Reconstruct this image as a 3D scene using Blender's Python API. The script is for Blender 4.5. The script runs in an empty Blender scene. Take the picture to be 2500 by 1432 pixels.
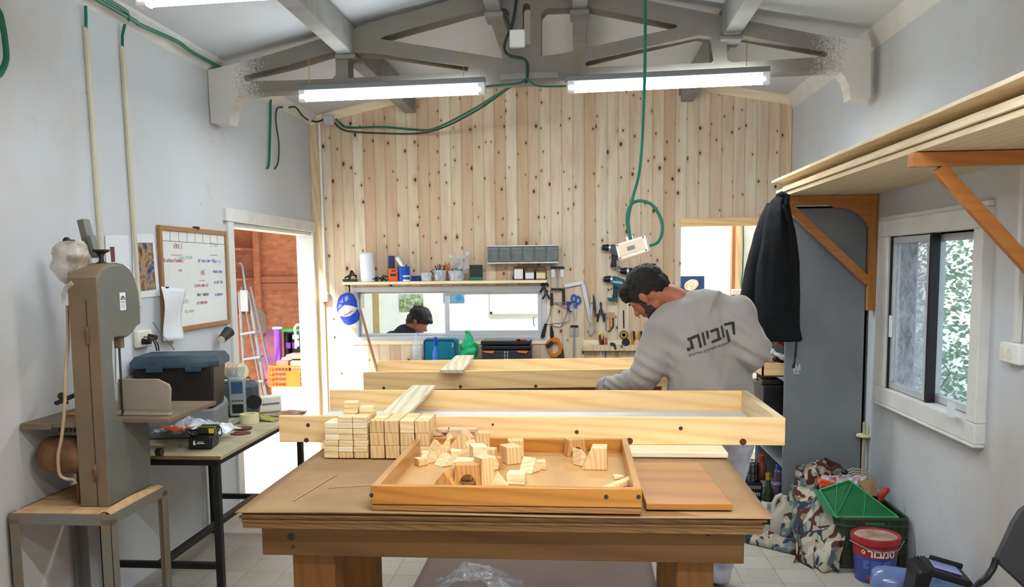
import bpy, math, random
from mathutils import Vector, Matrix, noise
R = math.radians
SC = bpy.context.scene
COL = SC.collection

# ------------------------------------------------------------------ camera
F_PX, CX, CY, CAM_H = 2056.2, 1224.3, 852.5, 1.613
YAW, PITCH, ROLL = R(5.178), R(5.6), R(-0.687)
_f = Vector((-math.sin(YAW)*math.cos(PITCH), math.cos(YAW)*math.cos(PITCH), -math.sin(PITCH)))
_r = Vector((math.cos(YAW), math.sin(YAW), 0))
_u = _r.cross(_f)
_r2 = math.cos(ROLL)*_r + math.sin(ROLL)*_u
_u2 = -math.sin(ROLL)*_r + math.cos(ROLL)*_u
CAM = Vector((0, 0, CAM_H))
cam_d = bpy.data.cameras.new('camera'); cam = bpy.data.objects.new('camera', cam_d); COL.objects.link(cam)
m = Matrix.Identity(4)
for i in range(3):
    m[i][0] = _r2[i]; m[i][1] = _u2[i]; m[i][2] = -_f[i]; m[i][3] = CAM[i]
cam.matrix_world = m
cam_d.sensor_fit = 'HORIZONTAL'; cam_d.sensor_width = 36.0; cam_d.lens = F_PX/2500*36
cam_d.shift_x = (1250-CX)/2500; cam_d.shift_y = (CY-716)/2500; cam_d.clip_start = 0.02
SC.camera = cam

# ------------------------------------------------------------------ world, sun, exposure
W = bpy.data.worlds.new('world'); SC.world = W; W.use_nodes = True
wn = W.node_tree.nodes; wl = W.node_tree.links
sky = wn.new('ShaderNodeTexSky'); sky.sky_type = 'HOSEK_WILKIE'; sky.turbidity = 4.0; sky.ground_albedo = 0.6
sky.sun_direction = Vector((-0.33, -0.62, 0.72)).normalized()
wmix = wn.new('ShaderNodeMix'); wmix.data_type = 'RGBA'; wmix.inputs[0].default_value = 0.55
wmix.inputs[7].default_value = (0.86, 0.94, 1.0, 1)
wl.new(sky.outputs[0], wmix.inputs[6]); wl.new(wmix.outputs[2], wn['Background'].inputs[0])
wn['Background'].inputs[1].default_value = 2.3
sl = bpy.data.lights.new('sun', 'SUN'); sl.energy = 10; sl.angle = R(9); sl.color = (1.0, 0.95, 0.88)
sun = bpy.data.objects.new('sun', sl); COL.objects.link(sun)
sun.rotation_euler = Vector((0.36, 0.66, -0.66)).to_track_quat('-Z', 'Y').to_euler(); sun.location = (-6, -3, 8)
SC.view_settings.view_transform = 'Standard'; SC.view_settings.look = 'None'
SC.view_settings.exposure = 0.45; SC.view_settings.gamma = 1.0; SC.view_settings.use_curve_mapping = False
SC.cycles.max_bounces = 8; SC.cycles.diffuse_bounces = 5; SC.cycles.glossy_bounces = 3
SC.cycles.transmission_bounces = 6; SC.cycles.transparent_max_bounces = 8
SC.cycles.caustics_reflective = False; SC.cycles.caustics_refractive = False
SC.cycles.sample_clamp_indirect = 6.0; SC.cycles.use_denoising = True

def tube_lamp(x0, x1, y, z, yaw, power, col=(0.86, 0.94, 1.0)):
    """light given off by one fluorescent tube"""
    l = bpy.data.lights.new('tube_light', 'AREA'); l.shape = 'RECTANGLE'; l.size = x1-x0; l.size_y = 0.05
    l.energy = power; l.color = col; l.spread = R(175)
    o = bpy.data.objects.new('tube_light', l); COL.objects.link(o)
    o.location = ((x0+x1)/2, y, z); o.rotation_euler = (0, 0, yaw)
    return o
TUBES = [(-1.716, -0.541, 5.15, 2.625, R(-3), 9), (-0.072, 1.105, 5.12, 2.625, R(-4), 18), (-1.64, -0.45, 3.07, 2.575, R(-4), 5),
         (-0.35, 0.85, 1.6, 2.62, 0, 34), (0.3, 1.5, 0.4, 2.62, 0, 26)]  # last two tubes are added out of view to brighten bench and right wall
for t in TUBES: tube_lamp(t[0], t[1], t[2], t[3], t[4], t[5])
bl = bpy.data.lights.new('next_room_fill', 'AREA'); bl.shape = 'RECTANGLE'; bl.size = 2.6; bl.size_y = 0.4; bl.energy = 70  # added unseen light that brightens the back room
bo = bpy.data.objects.new('next_room_fill', bl); COL.objects.link(bo); bo.location = (0.3, 8.0, 2.55)

# ------------------------------------------------------------------ pixel -> room coordinates (measuring helpers)
def _ray(x, y):
    a, b = (x-CX)/F_PX, -(y-CY)/F_PX
    return _r2*a + _u2*b + _f
def PX(x, y, v):
    d = _ray(x, y); return CAM + d*((v-CAM.x)/d.x)
def PY(x, y, v):
    d = _ray(x, y); return CAM + d*((v-CAM.y)/d.y)
def PZ(x, y, v):
    d = _ray(x, y); return CAM + d*((v-CAM.z)/d.z)

# ------------------------------------------------------------------ mesh builder
class MB:
    def __init__(s): s.v = []; s.f = []
    def add(s, vs, fs):
        n = len(s.v); s.v += [Vector(p) for p in vs]; s.f += [[i+n for i in f] for f in fs]; return s
    def box(s, c, d, rot=None):
        x, y, z = d[0]/2, d[1]/2, d[2]/2
        vs = [Vector((i*x, j*y, k*z)) for i in (-1, 1) for j in (-1, 1) for k in (-1, 1)]
        if rot is not None: vs = [rot @ p for p in vs]
        c = Vector(c)
        return s.add([p+c for p in vs], [(0, 1, 3, 2), (4, 6, 7, 5), (0, 4, 5, 1), (2, 3, 7, 6), (0, 2, 6, 4), (1, 5, 7, 3)])
    def bb(s, a, b):
        return s.box([(a[i]+b[i])/2 for i in range(3)], [abs(b[i]-a[i]) for i in range(3)])
    def bar(s, p0, p1, w, h, up=(0, 0, 1)):
        """rectangular bar from p0 to p1, w across, h along up"""
        p0, p1 = Vector(p0), Vector(p1); d = p1-p0; L = d.length; d.normalize()
        up = Vector(up); r = d.cross(up)
        if r.length < 1e-4: r = d.cross(Vector((0, 1, 0)))
        r.normalize(); u = r.cross(d)
        m = Matrix((r, d, u)).transposed()
        return s.box((p0+p1)/2, (w, L, h), m)
    def cyl(s, p0, p1, r, r2=None, n=16, cap=True):
        p0, p1 = Vector(p0), Vector(p1); d = (p1-p0).normalized(); r2 = r if r2 is None else r2
        a = d.orthogonal().normalized(); b = d.cross(a)
        vs = []
        for p, q in ((p0, r), (p1, r2)):
            for i in range(n):
                t = 2*math.pi*i/n; vs.append(p + (a*math.cos(t)+b*math.sin(t))*q)
        fs = [(i, (i+1) % n, n+(i+1) % n, n+i) for i in range(n)]
        if cap: fs += [tuple(range(n-1, -1, -1)), tuple(range(n, 2*n))]
        return s.add(vs, fs)
    def tube(s, pts, r, n=8, cap=True):
        pts = [Vector(p) for p in pts]; rs = r if isinstance(r, (list, tuple)) else [r]*len(pts)
        vs = []; a = None
        for k, p in enumerate(pts):
            d = (pts[min(k+1, len(pts)-1)] - pts[max(k-1, 0)]).normalized()
            if a is None: a = d.orthogonal().normalized()
            a = (a - d*a.dot(d)).normalized(); b = d.cross(a)
            for i in range(n):
                t = 2*math.pi*i/n; vs.append(p + (a*math.cos(t)+b*math.sin(t))*rs[k])
        fs = [(k*n+i, k*n+(i+1) % n, (k+1)*n+(i+1) % n, (k+1)*n+i) for k in range(len(pts)-1) for i in range(n)]
        if cap: fs += [tuple(range(n-1, -1, -1)), tuple(range((len(pts)-1)*n, len(pts)*n))]
        return s.add(vs, fs)
    def lathe(s, prof, loc=(0, 0, 0), n=28, M=None, sx=1, sy=1):
        """prof: (radius, height) list round the z axis"""
        loc = Vector(loc); vs = []; fs = []
        for r, z in prof:
            for i in range(n):
                t = 2*math.pi*i/n; p = Vector((r*sx*math.cos(t), r*sy*math.sin(t), z))
                vs.append((M @ p if M is not None else p) + loc)
        for k in range(len(prof)-1):
            for i in range(n):
                fs.append((k*n+i, k*n+(i+1) % n, (k+1)*n+(i+1) % n, (k+1)*n+i))
        fs += [tuple(range(n-1, -1, -1)), tuple(range((len(prof)-1)*n, len(prof)*n))]
        return s.add(vs, fs)
    def prism(s, poly, o, u, v, w, d):
        """polygon in the (u,v) plane at o, extruded d along w (convex or mildly concave)"""
        o, u, v, w = Vector(o), Vector(u), Vector(v), Vector(w); n = len(poly)
        vs = [o+u*a+v*b for a, b in poly] + [o+u*a+v*b+w*d for a, b in poly]
        fs = [tuple(range(n-1, -1, -1)), tuple(range(n, 2*n))] + [(i, (i+1) % n, n+(i+1) % n, n+i) for i in range(n)]
        return s.add(vs, fs)
    def solid(s, pts, off):
        """a flat outline of 3-D points given thickness by the vector off"""
        n = len(pts); off = Vector(off); pts = [Vector(p) for p in pts]
        return s.add(pts+[p+off for p in pts], [tuple(range(n-1, -1, -1)), tuple(range(n, 2*n))] + [(i, (i+1) % n, n+(i+1) % n, n+i) for i in range(n)])
    def ell(s, c, r, n=16, m=10, rot=None):
        c = Vector(c); r = (r, r, r) if not isinstance(r, (list, tuple)) else r
        vs = [Vector((0, 0, -r[2]))]; 
        for j in range(1, m):
            ph = math.pi*j/m - math.pi/2
            for i in range(n):
                t = 2*math.pi*i/n; vs.append(Vector((r[0]*math.cos(ph)*math.cos(t), r[1]*math.cos(ph)*math.sin(t), r[2]*math.sin(ph))))
        vs.append(Vector((0, 0, r[2])))
        fs = [(0, 1+(i+1) % n, 1+i) for i in range(n)]
        for j in range(m-2):
            fs += [(1+j*n+i, 1+j*n+(i+1) % n, 1+(j+1)*n+(i+1) % n, 1+(j+1)*n+i) for i in range(n)]
        L = len(vs)-1; b = 1+(m-2)*n
        fs += [(b+i, b+(i+1) % n, L) for i in range(n)]
        if rot is not None: vs = [rot @ p for p in vs]
        return s.add([p+c for p in vs], fs)
    def grid(s, fn, nu, nv):
        vs = [fn(i/nu, j/nv) for j in range(nv+1) for i in range(nu+1)]
        fs = [(j*(nu+1)+i, j*(nu+1)+i+1, (j+1)*(nu+1)+i+1, (j+1)*(nu+1)+i) for j in range(nv) for i in range(nu)]
        return s.add(vs, fs)
    def loft(s, secs, n=20):
        """secs: (centre, a-vector, b-vector) ellipses"""
        vs = []
        for c, a, b in secs:
            c, a, b = Vector(c), Vector(a), Vector(b)
            for i in range(n):
                t = 2*math.pi*i/n; vs.append(c+a*math.cos(t)+b*math.sin(t))
        k = len(secs)
        fs = [(q*n+i, q*n+(i+1) % n, (q+1)*n+(i+1) % n, (q+1)*n+i) for q in range(k-1) for i in range(n)]
        fs += [tuple(range(n-1, -1, -1)), tuple(range((k-1)*n, k*n))]
        return s.add(vs, fs)
    def xf(s, M):
        s.v = [M @ p for p in s.v]; return s

def tag(o, label=None, cat=None, group=None, kind=None):
    if label: o['label'] = label
    if cat: o['category'] = cat
    if group: o['group'] = group
    if kind: o['kind'] = kind
    return o

def obj(name, mb, mat, parent=None, world=True, bevel=0.0, seg=2, smooth=True, solid=0.0, sub=0, ang=35, flip=False):
    """one mesh object. world=True: vertices are given in room coordinates"""
    me = bpy.data.meshes.new(name)
    vs = mb.v
    if parent is not None:
        if world:
            inv = (Matrix.Translation(parent['_w']) @ Matrix.Rotation(parent['_r'], 4, 'Z')).inverted() if '_w' in parent.keys() else Matrix.Identity(4)
            vs = [inv @ p for p in vs]
            loc = Vector((0, 0, 0))
        else: loc = Vector((0, 0, 0))
        if '_w' not in parent.keys(): pass
    else:
        lo = Vector([min(p[i] for p in vs) for i in range(3)]); hi = Vector([max(p[i] for p in vs) for i in range(3)])
        loc = Vector(((lo.x+hi.x)/2, (lo.y+hi.y)/2, lo.z)); vs = [p-loc for p in vs]
    me.from_pydata([tuple(p) for p in vs], [], mb.f); me.update()
    import bmesh
    bm = bmesh.new(); bm.from_mesh(me); 
    if not solid: bmesh.ops.recalc_face_normals(bm, faces=bm.faces)
    if flip: bmesh.ops.reverse_faces(bm, faces=bm.faces)
    bm.to_mesh(me); bm.free()
    if smooth:
        for p in me.polygons: p.use_smooth = True
        me.set_sharp_from_angle(angle=R(ang))
    o = bpy.data.objects.new(name, me); COL.objects.link(o); o.location = loc
    if parent is not None:
        o.parent = parent; o['_w'] = parent['_w'] if '_w' in parent.keys() else (0, 0, 0); o['_r'] = parent['_r'] if '_r' in parent.keys() else 0.0
    else:
        o['_w'] = tuple(loc); o['_r'] = 0.0
    for mm in (mat if isinstance(mat, (list, tuple)) else [mat]): me.materials.append(mm)
    if solid:
        md = o.modifiers.new('Solid', 'SOLIDIFY'); md.thickness = solid; md.offset = 0
    if sub:
        md = o.modifiers.new('Sub', 'SUBSURF'); md.levels = sub; md.render_levels = sub
    if bevel:
        md = o.modifiers.new('Bevel', 'BEVEL'); md.width = bevel; md.segments = seg; md.limit_method = 'ANGLE'; md.angle_limit = R(40)
    return o

def thing(name, label, cat, loc=(0, 0, 0), rz=0.0, group=None):
    o = bpy.data.objects.new(name, None); COL.objects.link(o); o.empty_display_size = 0.1
    o.location = loc; o.rotation_euler = (0, 0, rz); o['_w'] = tuple(loc); o['_r'] = rz
    return tag(o, label, cat, group)

def single(name, mb, mat, label, cat, group=None, kind=None, **k):
    return tag(obj(name, mb, mat, **k), label, cat, group, kind)
def struct(name, mb, mat, parent=None, **k):
    k.setdefault('smooth', False)
    o = obj(name, mb, mat, parent, **k)
    if parent is None: o['kind'] = 'structure'
    return o
def copy_thing(src, label, group=None, M=None):
    """a copy of a thing with copies of its parts and their sub-parts"""
    r = src.copy(); COL.objects.link(r)
    r['label'] = label
    if group: r['group'] = group
    if M is not None: r.matrix_world = M
    for ch in list(src.children):
        c = ch.copy(); COL.objects.link(c); c.parent = r
        for g in list(ch.children):
            d = g.copy(); COL.objects.link(d); d.parent = c
    return r

def text_mb(txt, size, bold=0.0, depth=0.001, italic=0.0):
    """lettering as a mesh in the xz plane, centred; returns MB"""
    cu = bpy.data.curves.new('lettering', 'FONT'); cu.body = txt; cu.size = size; cu.align_x = 'CENTER'; cu.align_y = 'CENTER'
    cu.offset = bold; cu.extrude = depth; cu.resolution_u = 4; cu.shear = italic
    o = bpy.data.objects.new('lettering', cu); COL.objects.link(o)
    dg = bpy.context.evaluated_depsgraph_get(); me = bpy.data.meshes.new_from_object(o.evaluated_get(dg))
    b = MB(); b.add([(v.co.x, -v.co.z, v.co.y) for v in me.vertices], [tuple(p.vertices) for p in me.polygons])
    bpy.data.objects.remove(o); bpy.data.meshes.remove(me); bpy.data.curves.remove(cu)
    return b
def place(b, loc, u, v):
    """place an xz lettering mesh: its x along u, its z along v"""
    u, v = Vector(u).normalized(), Vector(v).normalized(); w = u.cross(v)   # faces -w... local -y is the front
    M = Matrix((u, -w, v)).transposed().to_4x4(); M.translation = Vector(loc)
    return b.xf(M)

# ------------------------------------------------------------------ materials
def srgb(h):
    if isinstance(h, str):
        h = h.lstrip('#'); c = [int(h[i:i+2], 16)/255 for i in (0, 2, 4)]
    else: c = h
    return tuple(((x/12.92) if x <= 0.04045 else ((x+0.055)/1.055)**2.4) for x in c) + (1.0,)

class NT:
    def __init__(s, name):
        s.m = bpy.data.materials.new(name); s.m.use_nodes = True; s.t = s.m.node_tree; s.n = s.t.nodes; s.l = s.t.links
        s.b = s.n['Principled BSDF']
    def node(s, typ, ins=None, **props):
        n = s.n.new(typ)
        for k, v in props.items(): setattr(n, k, v)
        for k, v in (ins or {}).items():
            if hasattr(v, 'is_linked') or isinstance(v, bpy.types.NodeSocket): s.l.new(v, n.inputs[k])
            else: n.inputs[k].default_value = v
        return n
    def math(s, op, a, b=None, c=None, clamp=False):
        i = {0: a}
        if b is not None: i[1] = b
        if c is not None: i[2] = c
        n = s.node('ShaderNodeMath', i, operation=op); n.use_clamp = clamp; return n.outputs[0]
    def mix(s, f, a, b, blend='MIX'):
        n = s.node('ShaderNodeMix', {0: f}, data_type='RGBA', blend_type=blend)
        for k, v in ((6, a), (7, b)):
            if isinstance(v, bpy.types.NodeSocket): s.l.new(v, n.inputs[k])
            else: n.inputs[k].default_value = v
        return n.outputs[2]
    def ramp(s, f, stops, interp='LINEAR'):
        n = s.node('ShaderNodeValToRGB', {0: f}); cr = n.color_ramp; cr.interpolation = interp
        while len(cr.elements) < len(stops): cr.elements.new(0.5)
        for e, (p, c) in zip(cr.elements, stops): e.position = p; e.color = c if len(c) == 4 else (*c, 1)
        return n.outputs[0]
    def coord(s, kind='Object', scale=(1, 1, 1), loc=None, rot=(0, 0, 0), rand=0.0):
        tc = s.node('ShaderNodeTexCoord'); out = tc.outputs[kind]
        if rand:
            oi = s.node('ShaderNodeObjectInfo'); mu = s.node('ShaderNodeMath', {0: oi.outputs['Random'], 1: rand}, operation='MULTIPLY')
            ad = s.node('ShaderNodeVectorMath', {0: out, 1: mu.outputs[0]}, operation='ADD'); out = ad.outputs[0]
        mp = s.node('ShaderNodeMapping', {'Vector': out, 'Scale': scale, 'Rotation': rot})
        if loc: mp.inputs['Location'].default_value = loc
        return mp.outputs[0]
    def noise(s, vec, scale=5, detail=3, rough=0.5, dist=0.0):
        n = s.node('ShaderNodeTexNoise', {'Vector': vec, 'Scale': scale, 'Detail': detail, 'Roughness': rough, 'Distortion': dist}); return n.outputs['Fac']
    def bump(s, h, strength=0.2, dist=0.01):
        n = s.node('ShaderNodeBump', {'Height': h, 'Strength': strength, 'Distance': dist}); s.l.new(n.outputs[0], s.b.inputs['Normal'])
    def col(s, c): 
        if isinstance(c, bpy.types.NodeSocket): s.l.new(c, s.b.inputs['Base Color'])
        else: s.b.inputs['Base Color'].default_value = c
    def set(s, rough=0.5, metal=0.0, spec=0.5, alpha=1.0, trans=0.0, ior=1.45, coat=0.0, sub=0.0):
        b = s.b.inputs; b['Roughness'].default_value = rough; b['Metallic'].default_value = metal; b['Specular IOR Level'].default_value = spec
        b['Alpha'].default_value = alpha; b['Transmission Weight'].default_value = trans; b['IOR'].default_value = ior; b['Coat Weight'].default_value = coat
        return s.m

def plain(name, c, rough=0.5, metal=0.0, var=0.12, scale=9.0, spec=0.4, bump=0.0, coat=0.0, c2=None):
    """one colour with soft procedural mottling (or mottled towards c2)"""
    n = NT(name); v = n.coord(rand=7.0); f = n.noise(v, scale, 4, 0.6)
    a = srgb(c); k = 1-var
    b = srgb(c2) if c2 else (a[0]*k, a[1]*k, a[2]*k, 1)
    n.col(n.mix(n.ramp(f, [(0.35, (0, 0, 0)), (0.68, (1, 1, 1))]), a, b))
    if bump: n.bump(n.noise(v, scale*8, 3, 0.6), bump, 0.004)
    return n.set(rough, metal, spec, coat=coat)

def wood(name, light, dark, axis='x', rings=1.0, knots=0.5, rough=0.5, knotcol='#5a3420', rand=9.0, contrast=0.6, spec=0.3, coat=0.0, knotdens=0.8):
    """pine-like grain running along the given object axis"""
    n = NT(name)
    st = {'x': (0.09, 1, 1), 'y': (1, 0.09, 1), 'z': (1, 1, 0.09)}[axis]
    v = n.coord(scale=st, rand=rand)
    warp = n.noise(v, 3.2, 2, 0.5)
    band = n.node('ShaderNodeTexWave', {'Vector': v, 'Scale': 17.0*rings, 'Distortion': 9.0, 'Detail': 2.0, 'Detail Scale': 0.55, 'Detail Roughness': 0.45},
                  wave_type='BANDS', bands_direction='DIAGONAL', wave_profile='SIN').outputs['Fac']
    band = n.math('POWER', band, 2.2)
    fine = n.noise(v, 75, 3, 0.6)
    g = n.math('ADD', n.math('MULTIPLY', band, 0.34), n.math('MULTIPLY', fine, 0.42))
    g = n.math('ADD', n.math('MULTIPLY', g, 0.75), n.math('MULTIPLY', warp, 0.35))
    a, d = srgb(light), srgb(dark)
    d2 = tuple(a[i]*(1-contrast)+d[i]*contrast for i in range(3))+(1,)
    c = n.mix(n.ramp(g, [(0.28, (0, 0, 0)), (0.80, (1, 1, 1))]), a, d2)
    if knots > 0:
        ks = {'x': (0.55, 1, 1), 'y': (1, 0.55, 1), 'z': (1, 1, 0.55)}[axis]
        kv = n.coord(scale=ks, rand=rand*1.7)
        vo = n.node('ShaderNodeTexVoronoi', {'Vector': kv, 'Scale': 5.5*knotdens, 'Randomness': 1.0}, feature='F1')
        dist = vo.outputs['Distance']; cr = vo.outputs['Color']
        sep = n.node('ShaderNodeSeparateColor', {0: cr})
        has = n.math('LESS_THAN', sep.outputs[0], knots)
        size = n.math('ADD', n.math('MULTIPLY', sep.outputs[1], 0.05), 0.045)
        core = n.math('MULTIPLY', has, n.math('SUBTRACT', 1.0, n.math('DIVIDE', dist, size), clamp=True))
        halo = n.math('MULTIPLY', has, n.math('SUBTRACT', 1.0, n.math('DIVIDE', dist, n.math('MULTIPLY', size, 3.2)), clamp=True))
        c = n.mix(n.math('MULTIPLY', halo, 0.55), c, srgb(dark))
        c = n.mix(n.math('MULTIPLY', core, 2.4, clamp=True), c, srgb(knotcol))
    n.col(c); n.bump(fine, 0.08, 0.002)
    return n.set(rough, 0, spec, coat=coat)

def glassy(name, c=(0.9, 0.97, 1.0), rough=0.03, alpha=0.18, spec=0.6):
    n = NT(name); tr = n.node('ShaderNodeBsdfTransparent', {0: (*c, 1)}); gl = n.node('ShaderNodeBsdfGlossy', {0: (1, 1, 1, 1), 1: rough})
    lw = n.node('ShaderNodeLayerWeight', {0: 0.5}); mx = n.node('ShaderNodeMixShader', {0: n.math('ADD', n.math('MULTIPLY', n.math('POWER', lw.outputs['Facing'], 4.0), 0.5), alpha*0.2)})
    n.l.new(tr.outputs[0], mx.inputs[1]); n.l.new(gl.outputs[0], mx.inputs[2])
    n.l.new(mx.outputs[0], n.n['Material Output'].inputs[0]); return n.m
def film(name, c, opac=0.35, rough=0.15):
    """thin translucent plastic film"""
    n = NT(name); tr = n.node('ShaderNodeBsdfTransparent', {0: (0.96, 0.97, 1, 1)})
    df = n.node('ShaderNodeBsdfPrincipled', {'Base Color': srgb(c), 'Roughness': rough})
    v = n.coord(); f = n.ramp(n.noise(v, 14, 4, 0.6, 1.0), [(0.35, (opac*0.5,)*3), (0.65, (min(1, opac*1.5),)*3)])
    mx = n.node('ShaderNodeMixShader', {0: f}); n.l.new(tr.outputs[0], mx.inputs[1]); n.l.new(df.outputs[0], mx.inputs[2])
    n.l.new(mx.outputs[0], n.n['Material Output'].inputs[0]); return n.m
def emit(name, c, s):
    n = NT(name); e = n.node('ShaderNodeEmission', {0: (*c, 1), 1: s}); n.l.new(e.outputs[0], n.n['Material Output'].inputs[0]); return n.m

def plaster(name, base, dirt, warm=None):
    n = NT(name); v = n.coord('Object'); big = n.noise(v, 0.9, 4, 0.6); mid = n.noise(v, 5, 5, 0.65); fine = n.noise(v, 60, 3, 0.6)
    c = n.mix(n.ramp(big, [(0.42, (0, 0, 0)), (0.72, (0.55,)*3)]), srgb(base), srgb(warm or dirt))
    c = n.mix(n.ramp(mid, [(0.63, (0, 0, 0)), (0.80, (0.35,)*3)]), c, srgb(dirt))
    sp = n.node('ShaderNodeTexVoronoi', {'Vector': v, 'Scale': 3.2}, feature='F1').outputs['Distance']
    c = n.mix(n.math('LESS_THAN', sp, 0.020), c, srgb('#8a8378'))
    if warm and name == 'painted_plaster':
        # walls mixed towards beige at the near end of the room, edge broken by noise
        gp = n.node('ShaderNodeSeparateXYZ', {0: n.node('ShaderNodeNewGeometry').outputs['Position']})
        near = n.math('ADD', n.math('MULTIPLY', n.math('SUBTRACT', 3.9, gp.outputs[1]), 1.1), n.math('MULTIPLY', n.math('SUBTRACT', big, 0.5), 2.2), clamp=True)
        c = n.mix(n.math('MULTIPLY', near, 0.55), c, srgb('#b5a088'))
    n.col(c); n.bump(n.math('ADD', fine, n.math('MULTIPLY', mid, 1.5)), 0.22, 0.004)
    return n.set(0.75, 0, 0.25)

M = {}
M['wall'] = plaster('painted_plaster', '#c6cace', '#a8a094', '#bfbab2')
M['ceil'] = plaster('ceiling_panel', '#cdd1d6', '#aeaaa0', '#bfc0c0')
M['white_paint'] = plain('white_paint', '#dcdad4', 0.5, var=0.12, scale=6)
M['white_room'] = plain('bright_white_wall', '#f4f6f6', 0.7, var=0.03)
M['pine'] = wood('pine', '#f7d198', '#d09250', 'x', 0.8, 0.16, 0.45, knotdens=0.7)
M['pine_y'] = wood('pine_lengthwise', '#e2d0ac', '#bd9260', 'y', 0.9, 0.12, 0.5, knotdens=0.7)
M['pine_z'] = wood('pine_upright', '#e3cda6', '#b98656', 'z', 0.9, 0.2, 0.5)
M['pine_pale'] = wood('pine_pale', '#f3e3c2', '#dcb985', 'x', 0.7, 0.05, 0.45)
M['pine_grey'] = wood('pine_grey_weathered', '#dccfb2', '#a89270', 'y', 1.0, 0.0, 0.6, contrast=0.9)
M['stained'] = wood('honey_stained_pine', '#bd7d34', '#864a17', 'x', 1.0, 0.12, 0.35, coat=0.3, contrast=0.7, knotcol='#3e1f0c')
M['stained_y'] = wood('honey_stained_pine_side', '#b78548', '#8f5f2e', 'y', 1.0, 0.12, 0.35, coat=0.3, contrast=0.45, knotcol='#3e1f0c')
M['panel'] = wood('stained_board', '#ab7239', '#74421c', 'x', 0.22, 0.10, 0.4, coat=0.2, contrast=0.7)
M['bracket'] = wood('orange_bracket_wood', '#bd7c42', '#965a2a', 'x', 0.8, 0.15, 0.4, coat=0.2)
M['bracket_z'] = wood('orange_bracket_wood_upright', '#bd7c42', '#965a2a', 'z', 0.8, 0.15, 0.4, coat=0.2)
M['beam'] = wood('old_bench_beam', '#7c5732', '#523619', 'x', 0.5, 0.12, 0.6, knotcol='#1e130b', contrast=0.7, knotdens=0.6)
M['leg'] = wood('bench_leg_wood', '#85572a', '#5c3a1a', 'z', 0.7, 0.2, 0.55)
M['ply'] = wood('plywood_edge', '#8f6a42', '#54391f', 'x', 3.0, 0.0, 0.6, contrast=0.9)
M['block'] = wood('toy_block_pine', '#f0d7a8', '#cf9f64', 'x', 1.6, 0.0, 0.5, contrast=0.8)
M['block2'] = wood('toy_block_endgrain', '#e6c48e', '#b9834a', 'z', 2.2, 0.0, 0.5, contrast=0.9)
M['block3'] = wood('toy_block_brown', '#cf9a5c', '#96602c', 'z', 2.2, 0.0, 0.5, contrast=0.9)
M['disc'] = wood('pale_disc_wood', '#d6b592', '#b58e68', 'x', 0.6, 0.0, 0.6)
M['card'] = plain('brown_cardboard', '#9c7a53', 0.8, var=0.15, scale=4, c2='#886844')
M['card_grey'] = plain('grey_brown_cardboard', '#7c6c62', 0.85, var=0.1, scale=3)
M['osb'] = None
M['black_metal'] = plain('black_painted_steel', '#23201f', 0.45, 0.3, var=0.25)
M['grey_metal'] = plain('worn_angle_iron', '#7d7d76', 0.5, 0.45, var=0.3, c2='#8d765c', scale=5)
M['saw_grey'] = plain('hammered_grey_enamel', '#66675f', 0.5, 0.1, var=0.1, scale=3, c2='#716f64')
M['saw_dusty'] = plain('dusty_enamel', '#816b52', 0.75, 0.0, scale=3, c2='#6d5d49')
M['rust'] = plain('rusty_motor', '#8f6a4c', 0.7, 0.1, scale=6, c2='#5c3a24')
M['dust'] = plain('fine_sawdust', '#c8a074', 0.95, scale=12, c2='#a8845c', bump=0.6)
M['alu'] = plain('aluminium', '#c3c6c8', 0.35, 0.7, var=0.1)
M['alu_frame'] = plain('white_grey_aluminium_frame', '#c9c9cc', 0.4, 0.2, var=0.08)
M['steel'] = plain('bright_steel', '#b9b9b6', 0.3, 0.9, var=0.15)
M['dark_steel'] = plain('dark_steel', '#4a4845', 0.4, 0.8, var=0.2)
M['black'] = plain('black_plastic', '#1b1b1d', 0.4, var=0.2)
M['rubber'] = plain('black_rubber', '#202020', 0.6, var=0.2)
M['grey'] = plain('grey_plastic', '#77797a', 0.45)
M['cream'] = plain('cream_plastic', '#e6ded0', 0.4, var=0.06)
M['white'] = plain('white_plastic', '#e9e9e6', 0.4, var=0.05)
M['green_cable'] = plain('green_cable', '#1f6b52', 0.45, var=0.2)
M['dark_cable'] = plain('dark_green_cable', '#1d3a33', 0.5)
M['cream_pipe'] = plain('cream_painted_conduit', '#cfc6b0', 0.5, var=0.15, scale=4)
M['teal'] = plain('teal_fabric', '#147e93', 0.8, var=0.2)
M['teal_plastic'] = plain('teal_power_tool_plastic', '#14586a', 0.4)
M['blue'] = plain('blue_plastic', '#1f57c0', 0.35)
M['navy'] = plain('deep_blue_plastic', '#22347f', 0.5)
M['orange'] = plain('orange_plastic', '#f0641e', 0.4)
M['orange_tool'] = plain('orange_tool_handle', '#d97a1e', 0.4)
M['red'] = plain('red_plastic', '#b32a26', 0.4)
M['bucket_red'] = plain('bucket_red', '#a82c2c', 0.4)
M['bucket_blue'] = plain('bucket_blue', '#3b4f98', 0.4)
M['tote_blue'] = plain('dusty_blue_lid', '#20384a', 0.5, scale=6, c2='#3c4f5a')
M['brown_lid'] = plain('dusty_lid', '#b39b88', 0.9, scale=12, c2='#8c6c5c')
M['green_tray'] = plain('green_plastic_tray', '#1b6439', 0.35, var=0.2)
M['crate_green'] = plain('dark_green_crate_plastic', '#3c4633', 0.5, var=0.2)
M['bag_green'] = plain('green_carrier_bag', '#25b578', 0.3, var=0.25)
M['purple'] = plain('purple_paint', '#8747b8', 0.5)
M['paper'] = plain('white_paper', '#dddee2', 0.7, var=0.04)
M['cloth_white'] = plain('white_paper_roll', '#e8ebee', 0.8, var=0.04)
M['yellow'] = plain('yellow_plastic', '#dcc02a', 0.4)
M['gold'] = plain('brass', '#c9a33a', 0.35, 0.7)
M['sand_disc'] = plain('red_brown_abrasive', '#6d3a30', 0.9, bump=0.4)
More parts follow.
